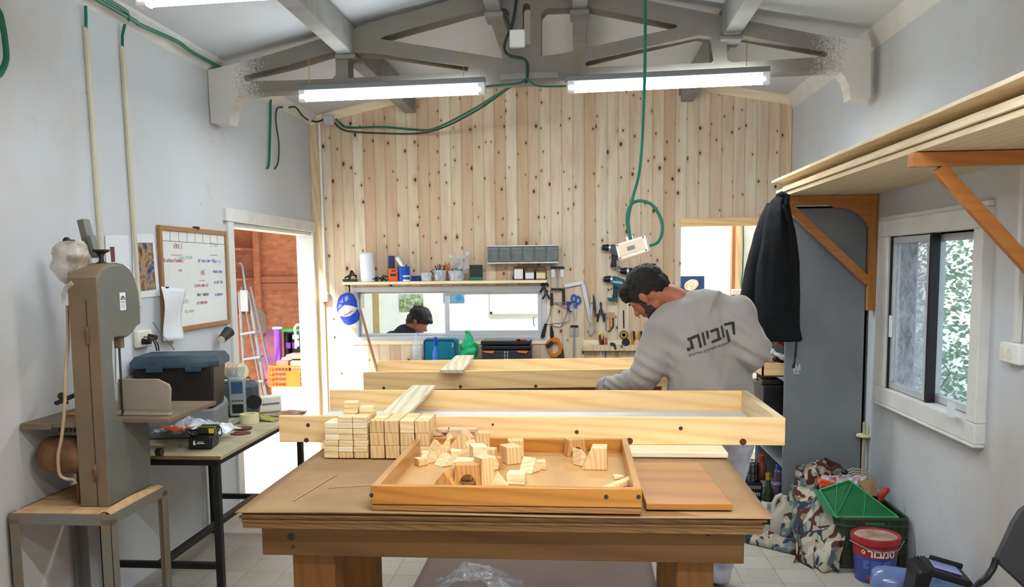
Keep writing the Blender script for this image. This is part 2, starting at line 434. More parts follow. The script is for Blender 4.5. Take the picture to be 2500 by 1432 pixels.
M['masking'] = plain('masking_tape', '#ded2a8', 0.6, var=0.05)
M['bag_white'] = film('milky_plastic_bag', '#e8eaf0', 0.7, 0.25)
M['bag_dusty'] = film('dusty_clear_bag', '#c6b8a6', 0.55, 0.3)
M['clear'] = film('clear_plastic', '#dfe6ee', 0.30, 0.1)
M['clear_tub'] = film('clear_tub_plastic', '#d8dfe6', 0.5, 0.15)
M['glass'] = glassy('window_glass')
M['hazy_glass'] = film('hazy_window_glass', '#c2ccda', 0.5, 0.15)  # pale film paints the whitish haze reflection on the dirty pane
M['tube'] = emit('lit_fluorescent_tube', (0.86, 0.95, 1.0), 29.0)
M['locker'] = plain('grey_locker_enamel', '#868a8e', 0.45, 0.1, scale=2.5, c2='#797c80')
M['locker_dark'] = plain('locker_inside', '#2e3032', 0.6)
M['skin'] = plain('skin', '#a5664c', 0.5, var=0.15, scale=12, c2='#97563e')
M['hair'] = plain('dark_hair', '#1d1917', 0.65, var=0.5, scale=40, bump=0.8)
M['beard'] = plain('dark_beard', '#3a2922', 0.8, var=0.4, scale=60)
M['pants'] = plain('pale_blue_grey_trousers', '#a9aec4', 0.9, scale=8, c2='#e2e2ea')
M['jacket'] = plain('black_jacket_fabric', '#0e0f13', 0.9, scale=14, c2='#0a0b0d', bump=0.3)
M['wood_dark'] = plain('dark_printed_wood', '#3c2f28', 0.6)
M['terr'] = None
# ================================================================== special materials
def mat_cladding():
    n = NT('knotty_pine_cladding'); geo = n.node('ShaderNodeNewGeometry'); p = geo.outputs['Position']
    sp = n.node('ShaderNodeSeparateXYZ', {0: p}); wd = 0.094
    xs = n.math('DIVIDE', n.math('ADD', sp.outputs[0], 2.29), wd); cell = n.math('FLOOR', xs); fr = n.math('FRACT', xs)
    wn_ = n.node('ShaderNodeTexWhiteNoise', {'W': cell}, noise_dimensions='1D'); rnd = wn_.outputs['Value']
    wn2 = n.node('ShaderNodeTexWhiteNoise', {'W': n.math('ADD', cell, 31.7)}, noise_dimensions='1D'); rnd2 = wn2.outputs['Value']
    # per-board offset of the grain
    off = n.node('ShaderNodeCombineXYZ', {0: n.math('MULTIPLY', cell, 3.17), 1: n.math('MULTIPLY', rnd, 40.0), 2: n.math('MULTIPLY', rnd2, 17.0)})
    q = n.node('ShaderNodeVectorMath', {0: p, 1: off.outputs[0]}, operation='ADD').outputs[0]
    g = n.node('ShaderNodeMapping', {'Vector': q, 'Scale': (1, 1, 0.10)}).outputs[0]
    fine = n.noise(g, 90, 3, 0.6); mid = n.noise(g, 22, 3, 0.5, 0.6); big = n.noise(g, 7, 2, 0.5)
    base = n.mix(rnd, srgb('#e8dac2'), srgb('#dbc7a8'))
    base = n.mix(n.math('MULTIPLY', n.math('LESS_THAN', rnd2, 0.16), 0.45), base, srgb('#c79f7c'))
    # a darker reddish stripe (heartwood) inside some boards
    heart = n.math('MULTIPLY', n.ramp(big, [(0.45, (0, 0, 0)), (0.62, (1, 1, 1))]), 0.30)
    base = n.mix(heart, base, srgb('#bd8d70'))
    base = n.mix(n.math('MULTIPLY', n.ramp(mid, [(0.45, (0, 0, 0)), (0.75, (1, 1, 1))]), 0.38), base, srgb('#b58a60'))
    base = n.mix(n.math('MULTIPLY', fine, 0.22), base, srgb('#b08458'))
    kq = n.node('ShaderNodeSeparateXYZ', {0: q}); kv = n.node('ShaderNodeCombineXYZ', {0: kq.outputs[0], 1: n.math('MULTIPLY', kq.outputs[2], 0.62)}).outputs[0]
    vo = n.node('ShaderNodeTexVoronoi', {'Vector': kv, 'Scale': 9.0, 'Randomness': 1.0}, feature='F1', voronoi_dimensions='2D')
    sc = n.node('ShaderNodeSeparateColor', {0: vo.outputs['Color']}); has = n.math('LESS_THAN', sc.outputs[0], 0.70)
    size = n.math('ADD', n.math('MULTIPLY', n.math('POWER', sc.outputs[1], 2.0), 0.085), 0.042)
    core = n.math('MULTIPLY', has, n.math('SUBTRACT', 1.0, n.math('DIVIDE', vo.outputs['Distance'], size), clamp=True))
    halo = n.math('MULTIPLY', has, n.math('SUBTRACT', 1.0, n.math('DIVIDE', vo.outputs['Distance'], n.math('MULTIPLY', size, 3.0)), clamp=True))
    base = n.mix(n.math('MULTIPLY', halo, 0.6), base, srgb('#b07a52'))
    base = n.mix(n.math('MULTIPLY', core, 2.6, clamp=True), base, srgb('#54331f'))
    groove = n.math('ADD', n.math('LESS_THAN', fr, 0.030), n.math('GREATER_THAN', fr, 0.985), clamp=True)
    bead = n.math('LESS_THAN', n.math('ABSOLUTE', n.math('SUBTRACT', fr, 0.12)), 0.02)
    n.col(n.mix(n.math('MULTIPLY', groove, 0.55), n.mix(n.math('MULTIPLY', bead, 0.18), base, srgb('#8d6a48')), srgb('#5d4228')))
    h = n.math('SUBTRACT', 1.0, n.math('ADD', groove, n.math('MULTIPLY', bead, 0.4)))
    n.bump(n.math('ADD', h, n.math('MULTIPLY', fine, 0.1)), 0.5, 0.004)
    return n.set(0.55, 0, 0.3)
M['clad'] = mat_cladding()

def mat_tiles():
    n = NT('terrazzo_floor_tiles'); p = n.node('ShaderNodeNewGeometry').outputs['Position']
    o = PZ(895.8, 1368.6, 0)
    mp = n.node('ShaderNodeMapping', {'Vector': p, 'Location': (-o.x, -o.y, 0)}).outputs[0]
    br = n.node('ShaderNodeTexBrick', {'Vector': mp, 'Scale': 1.0, 'Mortar Size': 0.0016, 'Mortar Smooth': 0.3, 'Brick Width': 0.2, 'Row Height': 0.2,
                'Color1': srgb('#b5afa2'), 'Color2': srgb('#aaa497'), 'Mortar': srgb('#6c665c')}, offset=0.0, squash=1.0)
    big = n.noise(p, 1.6, 4, 0.6); chip = n.node('ShaderNodeTexVoronoi', {'Vector': p, 'Scale': 75.0}, feature='F1')
    cs = n.node('ShaderNodeSeparateColor', {0: chip.outputs['Color']})
    c = n.mix(n.math('MULTIPLY', n.math('MULTIPLY', n.math('LESS_THAN', cs.outputs[0], 0.22), n.math('LESS_THAN', chip.outputs['Distance'], 0.42)), 0.5), br.outputs['Color'], srgb('#948c7e'))
    c = n.mix(n.ramp(big, [(0.4, (0, 0, 0)), (0.75, (0.6,)*3)]), c, srgb('#9a9184'))
    n.col(c); n.bump(n.math('SUBTRACT', 1.0, br.outputs['Fac']), 0.3, 0.002)
    return n.set(0.45, 0, 0.35)
M['tiles'] = mat_tiles()

def mat_osb():
    n = NT('osb_board'); v = n.coord(rand=5); w = n.noise(v, 3, 3, 0.6)
    ch = n.node('ShaderNodeTexVoronoi', {'Vector': n.node('ShaderNodeMapping', {'Vector': v, 'Scale': (14, 14, 30), 'Rotation': (0.5, 0.6, 0.3)}).outputs[0], 'Scale': 1.0}, feature='F1')
    s = n.node('ShaderNodeSeparateColor', {0: ch.outputs['Color']})
    c = n.mix(s.outputs[0], srgb('#bd8260'), srgb('#a4694a')); c = n.mix(n.math('MULTIPLY', w, 0.5), c, srgb('#8d5840'))
    n.col(c); return n.set(0.8, 0, 0.2)
M['osb'] = mat_osb()

def mat_concrete():
    n = NT('concrete_truss_paint'); p = n.node('ShaderNodeNewGeometry').outputs['Position']; sp = n.node('ShaderNodeSeparateXYZ', {0: p})
    ax = n.math('ABSOLUTE', n.math('ADD', sp.outputs[0], 0.28))
    v = n.coord(); f = n.noise(v, 6, 5, 0.65); g = n.noise(v, 60, 3, 0.6)
    c = n.mix(f, srgb('#8a847b'), srgb('#777067')); c = n.mix(n.ramp(g, [(0.6, (0, 0, 0)), (0.75, (0.4,)*3)]), c, srgb('#9b948a'))
    edge = n.math('ADD', ax, n.math('MULTIPLY', n.math('SUBTRACT', g, 0.5), 0.35))
    c = n.mix(n.ramp(n.math('SUBTRACT', edge, 1.25), [(0.40, (0, 0, 0)), (0.58, (1, 1, 1))]), c, srgb('#d6d2cc'))
    n.col(c); n.bump(f, 0.3, 0.01); return n.set(0.85, 0, 0.2)
M['truss'] = mat_concrete()
M['concrete'] = plain('grey_concrete_purlin', '#8f8d88', 0.85, scale=5, c2='#7d7a74', bump=0.3)

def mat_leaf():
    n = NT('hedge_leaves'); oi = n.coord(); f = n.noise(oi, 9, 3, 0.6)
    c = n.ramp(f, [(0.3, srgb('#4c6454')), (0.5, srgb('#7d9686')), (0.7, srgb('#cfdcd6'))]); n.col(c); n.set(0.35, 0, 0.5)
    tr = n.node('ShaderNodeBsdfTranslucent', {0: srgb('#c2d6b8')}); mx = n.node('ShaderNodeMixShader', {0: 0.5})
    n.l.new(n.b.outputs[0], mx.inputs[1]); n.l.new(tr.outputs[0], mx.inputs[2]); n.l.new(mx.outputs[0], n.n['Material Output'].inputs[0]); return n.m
M['leaf'] = mat_leaf()

def mat_sweat():
    n = NT('heather_grey_sweatshirt'); v = n.coord(); f = n.noise(v, 320, 2, 0.8); g = n.noise(v, 28, 4, 0.7)
    st = n.noise(n.coord(scale=(1, 1, 6)), 40, 3, 0.7)
    c = n.mix(f, srgb('#aca59f'), srgb('#857e78')); c = n.mix(n.math('MULTIPLY', st, 0.5), c, srgb('#8d857e'))
    n.col(c); n.bump(n.math('ADD', n.math('MULTIPLY', f, 0.4), g), 0.35, 0.006); n.set(0.95, 0, 0.1); n.b.inputs['Sheen Weight'].default_value = 0.3; return n.m
M['sweat'] = mat_sweat()

def mat_camo():
    n = NT('patchwork_print_cloth'); v = n.coord(rand=2)
    w = n.node('ShaderNodeVectorMath', {0: v, 1: n.node('ShaderNodeTexNoise', {'Vector': v, 'Scale': 6.0}).outputs['Color']}, operation='ADD').outputs[0]
    vo = n.node('ShaderNodeTexVoronoi', {'Vector': w, 'Scale': 8.0}, feature='F1'); s = n.node('ShaderNodeSeparateColor', {0: vo.outputs['Color']})
    c = n.ramp(s.outputs[0], [(0.0, srgb('#a39a86')), (0.22, srgb('#54332f')), (0.46, srgb('#353f4c')), (0.60, srgb('#b3ad9a')), (0.76, srgb('#6a777d')), (0.88, srgb('#7d7258'))], 'CONSTANT')
    n.col(c); return n.set(0.9, 0, 0.15)
M['camo'] = mat_camo()

def mat_photo(name, cols, scale=8):
    """a printed photograph: soft blotches of its own inks"""
    n = NT(name); v = n.coord(rand=11); f = n.noise(v, scale, 4, 0.6, 0.5)
    st = [(0.28+0.44*i/(len(cols)-1), srgb(c)) for i, c in enumerate(cols)]
    n.col(n.ramp(f, st)); return n.set(0.3, 0, 0.4)
M['ph_family'] = mat_photo('outdoor_snapshot_print', ['#3a5a34', '#6f8a4c', '#9fae7c', '#c3cbd4', '#7f8a9c'], 22)
M['ph_sea'] = mat_photo('blue_landscape_print', ['#2f5a9c', '#4a86b8', '#8ea8a0'], 9)
M['ph_green'] = mat_photo('pale_green_print', ['#9fb08c', '#c7cfb0', '#b8c4a4'], 20)
M['ph_craft'] = mat_photo('workshop_snapshot_print', ['#2b2522', '#6a4a34', '#a98a66', '#3c5478', '#1b1b1f'], 14)
M['ph_navy'] = plain('navy_poster_print', '#1c3560', 0.4)
M['ph_faces'] = mat_photo('round_faces_print', ['#3a2018', '#c98a68', '#f0d6c0', '#7a4430', '#e8e0da'], 60)

# ================================================================== setting
XL, XR, YB, YF = -2.28, 1.75, 7.2, -1.8
XA, ZA, ZL, ZR = -0.27, 3.335, 2.905, 2.965
def roof_z(x): return ZL+(ZA-ZL)*(x-XL)/(XA-XL) if x < XA else ZR+(ZA-ZR)*(XR-x)/(XR-XA)

b = MB(); b.bb((XL-.12, YF-.12, -.12), (XR+.12, YB+.1, 0)); struct('floor', b, M['tiles'])
# left wall with the wide doorway
D0, D1, DH = 5.44, 7.16, 1.93
b = MB(); b.bb((XL-.12, YF-.12, 0), (XL, D0, 2.98)); b.bb((XL-.12, D0, DH), (XL, D1, 2.98)); b.bb((XL-.12, D1, 0), (XL, YB+.1, 2.98))
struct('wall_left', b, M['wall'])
# right wall with the window
XI = XR-.045; WY0, WY1, WZ0, WZ1 = PX(2368, 760, XI).y, PX(2162, 760, XI).y, PX(2166, 950, XI).z, PX(2170, 577, XI).z
b = MB(); b.bb((XR, YF-.12, 0), (XR+.12, WY0, 3.05)); b.bb((XR, WY1, 0), (XR+.12, YB+.1, 3.05))
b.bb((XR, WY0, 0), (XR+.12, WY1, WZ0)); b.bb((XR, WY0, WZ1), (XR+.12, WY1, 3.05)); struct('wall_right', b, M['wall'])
# back wall, clad with upright knotty boards
BW = (-1.935, -0.262, 0.985, 1.452); BD = (0.865, 1.64, 1.965)
b = MB()
def strip(x0, x1, z0, z1=None):
    t0, t1 = (z1, z1) if z1 is not None else (roof_z(x0)+.02, roof_z(x1)+.02)
    b.solid([(x0, YB, z0), (x1, YB, z0), (x1, YB, t1), (x0, YB, t0)], (0, .10, 0))
strip(XL, BW[0], 0); strip(BW[0], XA, 0, BW[2]); strip(BW[0], XA, BW[3]); strip(XA, BD[0], 0); strip(BD[0], BD[1], BD[2]); strip(BD[1], XR, 0)
struct('wall_back', b, M['clad'])
# unseen wall behind the camera, broad opening added to let daylight in
b = MB(); b.bb((XL-.12, YF-.12, 0), (-1.4, YF, 3.4)); b.bb((1.2, YF-.12, 0), (XR+.12, YF, 3.4)); b.bb((-1.4, YF-.12, 0), (1.2, YF, .8)); b.bb((-1.4, YF-.12, 2.2), (1.2, YF, 3.4))
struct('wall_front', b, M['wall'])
b = MB()
b.solid([(XL-.15, YF-.15, ZL-.03), (XA, YF-.15, ZA), (XA, YB+.12, ZA), (XL-.15, YB+.12, ZL-.03)], (0, 0, .08))
b.solid([(XR+.15, YF-.15, ZR-.03), (XA, YF-.15, ZA), (XA, YB+.12, ZA), (XR+.15, YB+.12, ZR-.03)], (0, 0, .08))
struct('ceiling', b, M['ceil'])
# ledges where the walls meet the roof
b = MB(); b.solid([(XL, YF, ZL-.06), (XL+.07, YF, ZL+.0), (XL+.07, YF, ZL+.03), (XL, YF, ZL+.03)], (0, YB-YF, 0)); struct('trim_1', b, M['white_paint'])
b = MB(); b.solid([(XR, YF, ZR-.10), (XR-.05, YF, ZR-.0), (XR-.05, YF, ZR+.03), (XR, YF, ZR+.03)], (0, YB-YF, 0)); struct('trim_2', b, M['white_paint'])
# pine strips along the head of the cladding and at its corners
b = MB()
for x0, x1 in ((XL+.0, XA), (XA, XR)):
    b.solid([(x0, YB-.018, roof_z(x0)-.075), (x1, YB-.018, roof_z(x1)-.075), (x1, YB-.018, roof_z(x1)), (x0, YB-.018, roof_z(x0))], (0, .018, 0))
struct('trim_3', b, M['pine_pale'])
b = MB(); b.bb((XL+.002, YB-.02, 0), (XL+.085, YB, 2.84)); struct('trim_4', b, M['pine_z'])
b = MB(); b.bb((XR-.045, YB-.012, 1.99), (XR-.004, YB, 2.9)); struct('trim_5', b, M['pine_z'])

# ---- left doorway frame
dt = tag(thing('door_1', None, None, (XL, 6.3, 0)), kind='structure')
b = MB(); b.bb((XL-.01, D0-.09, 0), (XL+.022, D0+.0, DH+.02)); b.bb((XL-.13, D0, 0), (XL-.02, D0+.035, DH)); struct('door_jamb', b, M['white_paint'], dt, bevel=.004)
b = MB(); b.bb((XL-.01, D0-.13, DH), (XL+.03, D1+.03, DH+.085)); b.bb((XL-.13, D0, DH-.03), (XL, D1, DH)); struct('door_head', b, M['white_paint'], dt, bevel=.004)
b = MB(); b.bb((XL-.13, D1-.03, 0), (XL+.02, D1+.03, DH+.05)); struct('door_jamb', b, M['white_paint'], dt, bevel=.004)
b = MB(); b.bb((XL-.115, D0+.04, 0.02), (XL-.075, D0+.085, DH-.04)); struct('door_leaf_edge', b, M['grey'], dt, bevel=.003)
b = MB(); b.bb((XL-.11, D0+.09, 0.02), (XL-.03, D0+.13, 0.90)); struct('door_leaf_edge', b, plain('brown_weathered_door', '#9a8a7c', .7, scale=5), dt, bevel=.003)

# ---- right doorway in the back wall
dt = tag(thing('door_2', None, None, ((BD[0]+BD[1])/2, YB, 0)), kind='structure')
b = MB(); b.bb((BD[0]-.01, YB-.03, BD[2]-.035), (BD[1]+.05, YB+.11, BD[2]+.03)); struct('door_head', b, M['pine'], dt, bevel=.003)

# ---- interior sliding window in the back wall
wt = tag(thing('window_2', None, None, ((BW[0]+BW[1])/2, YB, BW[2])), kind='structure')
x0, x1, z0, z1 = BW; xm = PY(1087, 760, YB).x
b = MB()
for a, c in (((x0, YB-.015, z0), (x1, YB+.08, z0+.035)), ((x0, YB-.015, z1-.045), (x1, YB+.08, z1)), ((x0, YB-.015, z0+.035), (x0+.03, YB+.08, z1-.045)), ((x1-.035, YB-.015, z0+.035), (x1, YB+.08, z1-.045))): b.bb(a, c)
struct('window_frame', b, M['alu_frame'], wt, bevel=.003)
def sash(xa, xb, y, w, nm='sash'):
    b = MB(); za, zb = z0+.037, z1-.047
    b.bb((xa, y, za), (xb, y+.025, za+w)); b.bb((xa, y, zb-w*.55), (xb, y+.025, zb)); b.bb((xa, y, za+w), (xa+w*.8, y+.025, zb-w*.55)); b.bb((xb-w*.8, y, za+w), (xb, y+.025, zb-w*.55))
    s = struct(nm, b, M['alu_frame'], wt, bevel=.003)
    g = MB(); g.bb((xa+w*.8, y+.01, za+w), (xb-w*.8, y+.014, zb-w*.55)); struct('pane', g, M['glass'], s)
    return s
sash(x0+.032, xm+.03, YB+.045, .022); s2 = sash(xm-.005, x1-.037, YB+.008, .048)
b = MB(); b.tube([(x1-.10, YB+.004, z0+.12), (x1-.112, YB-.004, z0+.13), (x1-.115, YB-.004, z0+.19), (x1-.10, YB+.004, z0+.20)], .004); struct('sash_handle', b, M['grey'], s2)
b = MB(); b.bb((x0-.03, YB-.012, z0-.035), (x1+.03, YB+.0, z0)); b.bb((x0-.035, YB-.012, z0), (x0, YB, z1)); b.bb((x1, YB-.012, z0), (x1+.03, YB, z1)); struct('window_surround', b, M['pine_pale'], wt, bevel=.002)

# ---- window in the right wall
wt = tag(thing('window_1', None, None, (XR, 4.46, WZ0)), kind='structure')
b = MB(); y0, y1, z0, z1 = PX(2391, 760, XI).y, PX(2138, 760, XI).y, PX(2132, 975, XI).z, PX(2147, 540, XI).z
for a, c in (((XI, y0, z0), (XR+.12, y1, WZ0)), ((XI, y0, WZ1), (XR+.12, y1, z1)), ((XI, y0, WZ0), (XR+.12, WY0, WZ1)), ((XI, WY1, WZ0), (XR+.12, y1, WZ1))): b.bb(a, c)
struct('window_casing', b, M['white_paint'], wt, bevel=.006)
b = MB(); b.bb((XI-.008, y0-.004, z0-.014), (XR, y1+.01, z0)); b.bb((XI+.015, y0-.004, z1), (XR, y1+.01, z1+.025)); struct('window_sill', b, M['white_paint'], wt, bevel=.005)
ym = PX(2268, 760, XR-.005).y
def sash2(ya, yb, x, w):
    b = MB(); za, zb = WZ0+.005, WZ1-.005
    b.bb((x, ya, za), (x+.03, yb, za+w)); b.bb((x, ya, zb-w), (x+.03, yb, zb)); b.bb((x, ya, za+w), (x+.03, ya+w, zb-w)); b.bb((x, yb-w, za+w), (x+.03, yb, zb-w))
    s = struct('sash', b, M['alu_frame'], wt, bevel=.003)
    g = MB(); g.bb((x+.013, ya+w, za+w), (x+.017, yb-w, zb-w)); struct('pane', g, M['hazy_glass'] if x < XR else M['glass'], s); return s
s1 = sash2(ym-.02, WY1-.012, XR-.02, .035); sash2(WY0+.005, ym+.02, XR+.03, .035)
b = MB(); b.bb((XR-.022, ym-.045, WZ0), (XR+.02, ym-.021, WZ1)); struct('sash_seal', b, M['black'], wt)
b = MB(); b.bb((XR-.03, WY1-.012, WZ0), (XR+.01, WY1, WZ1)); struct('sash_seal', b, M['black'], wt)
b = MB(); b.bb((XR-.034, WY1-.045, 1.20), (XR-.02, WY1-.02, 1.32)); struct('sash_handle', b, M['white'], s1, bevel=.004)

# ---- the concrete truss
def cut_prism(name, outer, holes, Y, depth, mat):
    cu = bpy.data.curves.new(name, 'CURVE'); cu.dimensions = '2D'; cu.fill_mode = 'BOTH'; cu.extrude = depth/2
    for pts in [outer]+holes:
        sp = cu.splines.new('POLY'); sp.points.add(len(pts)-1); sp.use_cyclic_u = True
        for q, (x, z) in zip(sp.points, pts): q.co = (x, z, 0, 1)
    o = bpy.data.objects.new(name, cu); COL.objects.link(o); dg = bpy.context.evaluated_depsgraph_get()
    me = bpy.data.meshes.new_from_object(o.evaluated_get(dg)); mb = MB()
    mb.add([(v.co.x, Y+depth/2-v.co.z, v.co.y) for v in me.vertices], [tuple(p.vertices) for p in me.polygons])
    bpy.data.objects.remove(o); bpy.data.curves.remove(cu); return mb
TY = 5.18
def tp(l): return [(lambda p: (p.x, p.z))(PY(x, y, TY)) for x, y in l]
outer = [(507, 171), (540, 163), (614, 146), (700, 120), (800, 89), (838, 78), (1093, 2), (1200, -38), (1292, -66), (1400, -42), (1558, -3), (1735, 32), (1783, 42), (2017, 88), (2082, 92), (2126, 100), (2125, 238), (2116, 243), (2077, 240), (2073, 211), (2065, 190), (2053, 176), (2024, 171), (1878, 177), (1385, 195), (1285, 201), (1170, 206), (720, 221), (640, 225), (601, 231), (580, 240), (570, 256), (559, 301), (514, 300)]
holes = [[(596, 184), (700, 160), (790, 133), (818, 126), (820, 182), (812, 192), (700, 196), (601, 198), (594, 191)],
         [(849, 128), (923, 131), (1144, 163), (1141, 175), (990, 183), (850, 190)],
         [(928, 95), (939, 88), (1144, 30), (1180, 22), (1235, 20), (1244, 30), (1243, 140), (1230, 143), (1000, 106)],
         [(1276, 14), (1281, 8), (1290, 8), (1295, 14), (1295, 110), (1277, 109)],
         [(1321, 138), (1321, 34), (1334, 20), (1436, 17), (1560, 41), (1650, 59), (1655, 64), (1650, 68), (1378, 129)],
         [(1428, 156), (1436, 149), (1560, 119), (1705, 86), (1737, 90), (1742, 148), (1735, 153), (1436, 164)],
         [(1774, 90), (1782, 83), (1803, 85), (2015, 124), (2022, 131), (2018, 138), (1790, 152), (1776, 146)]]
mb = cut_prism('truss', tp(outer), [tp(h) for h in holes], TY, .13, None)
single('roof_truss', mb, M['truss'], 'grey concrete roof truss with triangular openings spanning wall to wall', 'roof truss', smooth=False, bevel=.006)
bpl = MB(); a = PY(1225, 180, TY); bpl.bb((a.x-.01, TY-.01, a.z-.035), (a.x+.34, TY+.0, a.z+.0)); 
single('splice_plate', bpl, M['concrete'], 'flat plate bolted low at the middle of the truss', 'plate', bevel=.002)
# purlins running the length of the roof above the truss
def purlin(x, label, w=.10, h=.17, ya=YF, yb=YB-.02):
    z1 = roof_z(x)-.012
    b = MB(); b.bb((x-w/2, ya, z1-h), (x+w/2, yb, z1)); b.bb((x-w/2-.012, TY-.03, z1-h-.03), (x+w/2+.012, TY+.16, z1-h))
    single('roof_purlin', b, M['concrete'], label, 'roof beam', 'roof purlins', smooth=False, bevel=.008)
purlin(-1.40, 'grey roof purlin over the left half of the truss')
purlin(-0.49, 'grey roof purlin just left of the ridge', .09, .15)
purlin(0.02, 'grey roof purlin just right of the ridge', .09, .15)
purlin(0.90, 'grey roof purlin over the right half of the truss')

# ================================================================== outdoors and the next rooms
b = MB(); b.bb((-9, -3, -.14), (XL-.12, 14, -.03)); struct('ground_left', b, plain('pale_concrete_yard', '#dcd9d2', .9, scale=3, var=.12))
b = MB(); b.bb((XR+.12, -3, -.6), (12, 16, -.5)); struct('ground_right', b, plain('garden_soil', '#7d7460', .9))
OY = 9.6
def P8(x, y): return PY(x, y, OY)
b = MB(); b.bb((-5.6, OY, -.03), (-2.9, OY+.03, 2.7)); struct('wall_far_left', b, M['osb'])
b = MB(); b.bb((-5.6, 7.6, -.03), (-5.56, OY, 2.7)); b.bb((-5.6, 6.9, 2.7), (-2.6, OY+.1, 2.78)); struct('roof_1', b, M['osb'])  # unseen; roof overhang shaped to keep the shed boards in shade
# timber frame and shelves of the shed
shed = thing('shed_shelf', 'reddish wooden shelves and studs on the shed wall behind the ladder', 'shelf', (-3.9, OY, 0))
xa = P8(636, 700).x
b = MB(); b.bb((xa-.04, OY-.09, 0), (xa+.03, OY-.002, 2.7)); obj('upright', b, M['osb'], shed)
for yy in (610, 681, 765):
    b = MB(); z = P8(610, yy).z; b.bb((-4.9, OY-.45, z-.01), (xa-.04, OY-.01, z+.015)); obj('shelf_board', b, M['osb'], shed)
z = P8(690, 690).z; b = MB(); b.bb((xa+.03, OY-.04, z-.085), (-2.95, OY-.001, z-.004)); b.bb((xa+.03, OY-.05, z+.004), (-2.95, OY-.001, z+.075)); obj('cross_rail', b, plain('red_brown_batten', '#a5664a', .7), shed)
# the back room: white walls all round
RY = 8.85
b = MB(); b.bb((-2.4, RY, -.05), (3.2, RY+.1, 2.8)); b.bb((-2.4, YB+.1, -.05), (-2.3, RY, 2.8)); b.bb((3.1, YB+.1, -.05), (3.2, RY, 2.8)); b.bb((XR+.12, YB, -.05), (3.2, YB+.1, 2.8))
struct('wall_far', b, M['white_room'])
b = MB(); b.bb((-2.4, YB+.1, -.12), (3.2, RY+.1, 0)); struct('floor_2', b, plain('pale_room_floor', '#d8d6d0', .7))
b = MB(); b.bb((-2.45, YB+.1, 2.7), (3.25, RY+.15, 2.8)); struct('ceiling_2', b, M['white_room'])
lt = MB(); lt.bb((-1.0, 7.97, 2.60), (1.6, 8.03, 2.68)); single('added_ceiling_light', lt, M['white'], 'added white ceiling light fitting in the back room, unseen', 'light')  # unseen fitting added to go with the back room fill light
# pine door studs in the back room seen right of the worker
st = thing('stud_frame', 'pine stud and door lining beyond the right doorway', 'stud', (1.25, 8.0, 0))
a = PY(1787, 650, 8.0); c = PY(1795, 650, 8.0); d = PY(1812, 650, 8.0)
b = MB(); b.bb((a.x, 8.0, 0), (c.x, 8.09, 2.7)); obj('stud', b, plain('dark_stud_edge', '#b0764a', .6), st)
b = MB(); b.bb((c.x, 8.0, 0), (d.x, 8.06, 2.7)); obj('lining_board', b, M['pine_z'], st)
b = MB(); b.bb((d.x+.005, 8.02, 0), (3.0, 8.06, 2.7)); struct('wall_far_right', b, M['white_room'])
b = MB(); b.tube([PY(1814, 540, 7.98), PY(1815, 600, 7.98), PY(1813, 660, 7.98), PY(1810, 690, 7.98), PY(1812, 730, 7.98)], .007)
single('hanging_cable', b, M['green_cable'], 'thin green cable hanging beside the stud in the right doorway', 'cable')
b = MB(); a = PY(1800, 712, 7.95); b.box(a, (.10, .05, .05)); single('wall_socket', b, M['white'], 'small white socket box behind the right doorway stud', 'socket', bevel=.006)
# pictures in the back room
def picture(name, x0, y0, x1, y1, mat, label, Y=RY):
    p, q = PY(x0, y0, Y-.004), PY(x1, y1, Y-.004)
    b = MB(); b.bb((p.x, Y-.006, q.z), (q.x, Y-.001, p.z)); return single(name, b, mat, label, 'picture')
picture('photo_print', 974, 718, 1034, 760, M['ph_family'], 'outdoor snapshot of people on grass, seen through the left window pane')
picture('photo_print', 1083, 715, 1134, 739, M['ph_sea'], 'small blue landscape print seen through the right window pane')
picture('photo_print', 874, 713, 890, 752, M['ph_green'], 'pale green notice at the left end of the interior window', 8.6)
pp = picture('poster', 1655, 674, 1719, 719, M['ph_navy'], 'navy blue poster with an oval group photo beyond the right doorway')
a = PY(1688, 695, RY-.01); b = MB(); b.lathe([(.001, 0), (.075, 0), (.075, .003), (.001, .003)], (a.x, RY-.007, a.z), 24, Matrix.Rotation(R(90), 4, 'X') @ Matrix.Rotation(R(25), 4, 'Z'), 1.0, .72)
obj('oval_photo', b, M['ph_faces'], pp)
p, q = PY(908, 713, 8.0), PY(927, 815, 8.0)
b = MB(); b.bb((p.x, 8.0, 0), (q.x, 8.05, 2.7)); single('door_post', b, plain('yellowish_timber', '#e2cf95', .6), 'yellowish upright post seen through the left of the interior window', 'post')
b = MB(); p = PY(1200, 680, RY); q = PY(1200, 762, RY); b.bb((p.x-.02, RY-.035, q.z-.02), (p.x+.012, RY-.001, 2.7)); b.bb((p.x-.02, RY-.035, q.z-.02), (1.0, RY-.001, q.z+.012))
single('cable_trunking', b, M['white'], 'white cable trunking turning a corner on the back room wall', 'trunking', bevel=.004)

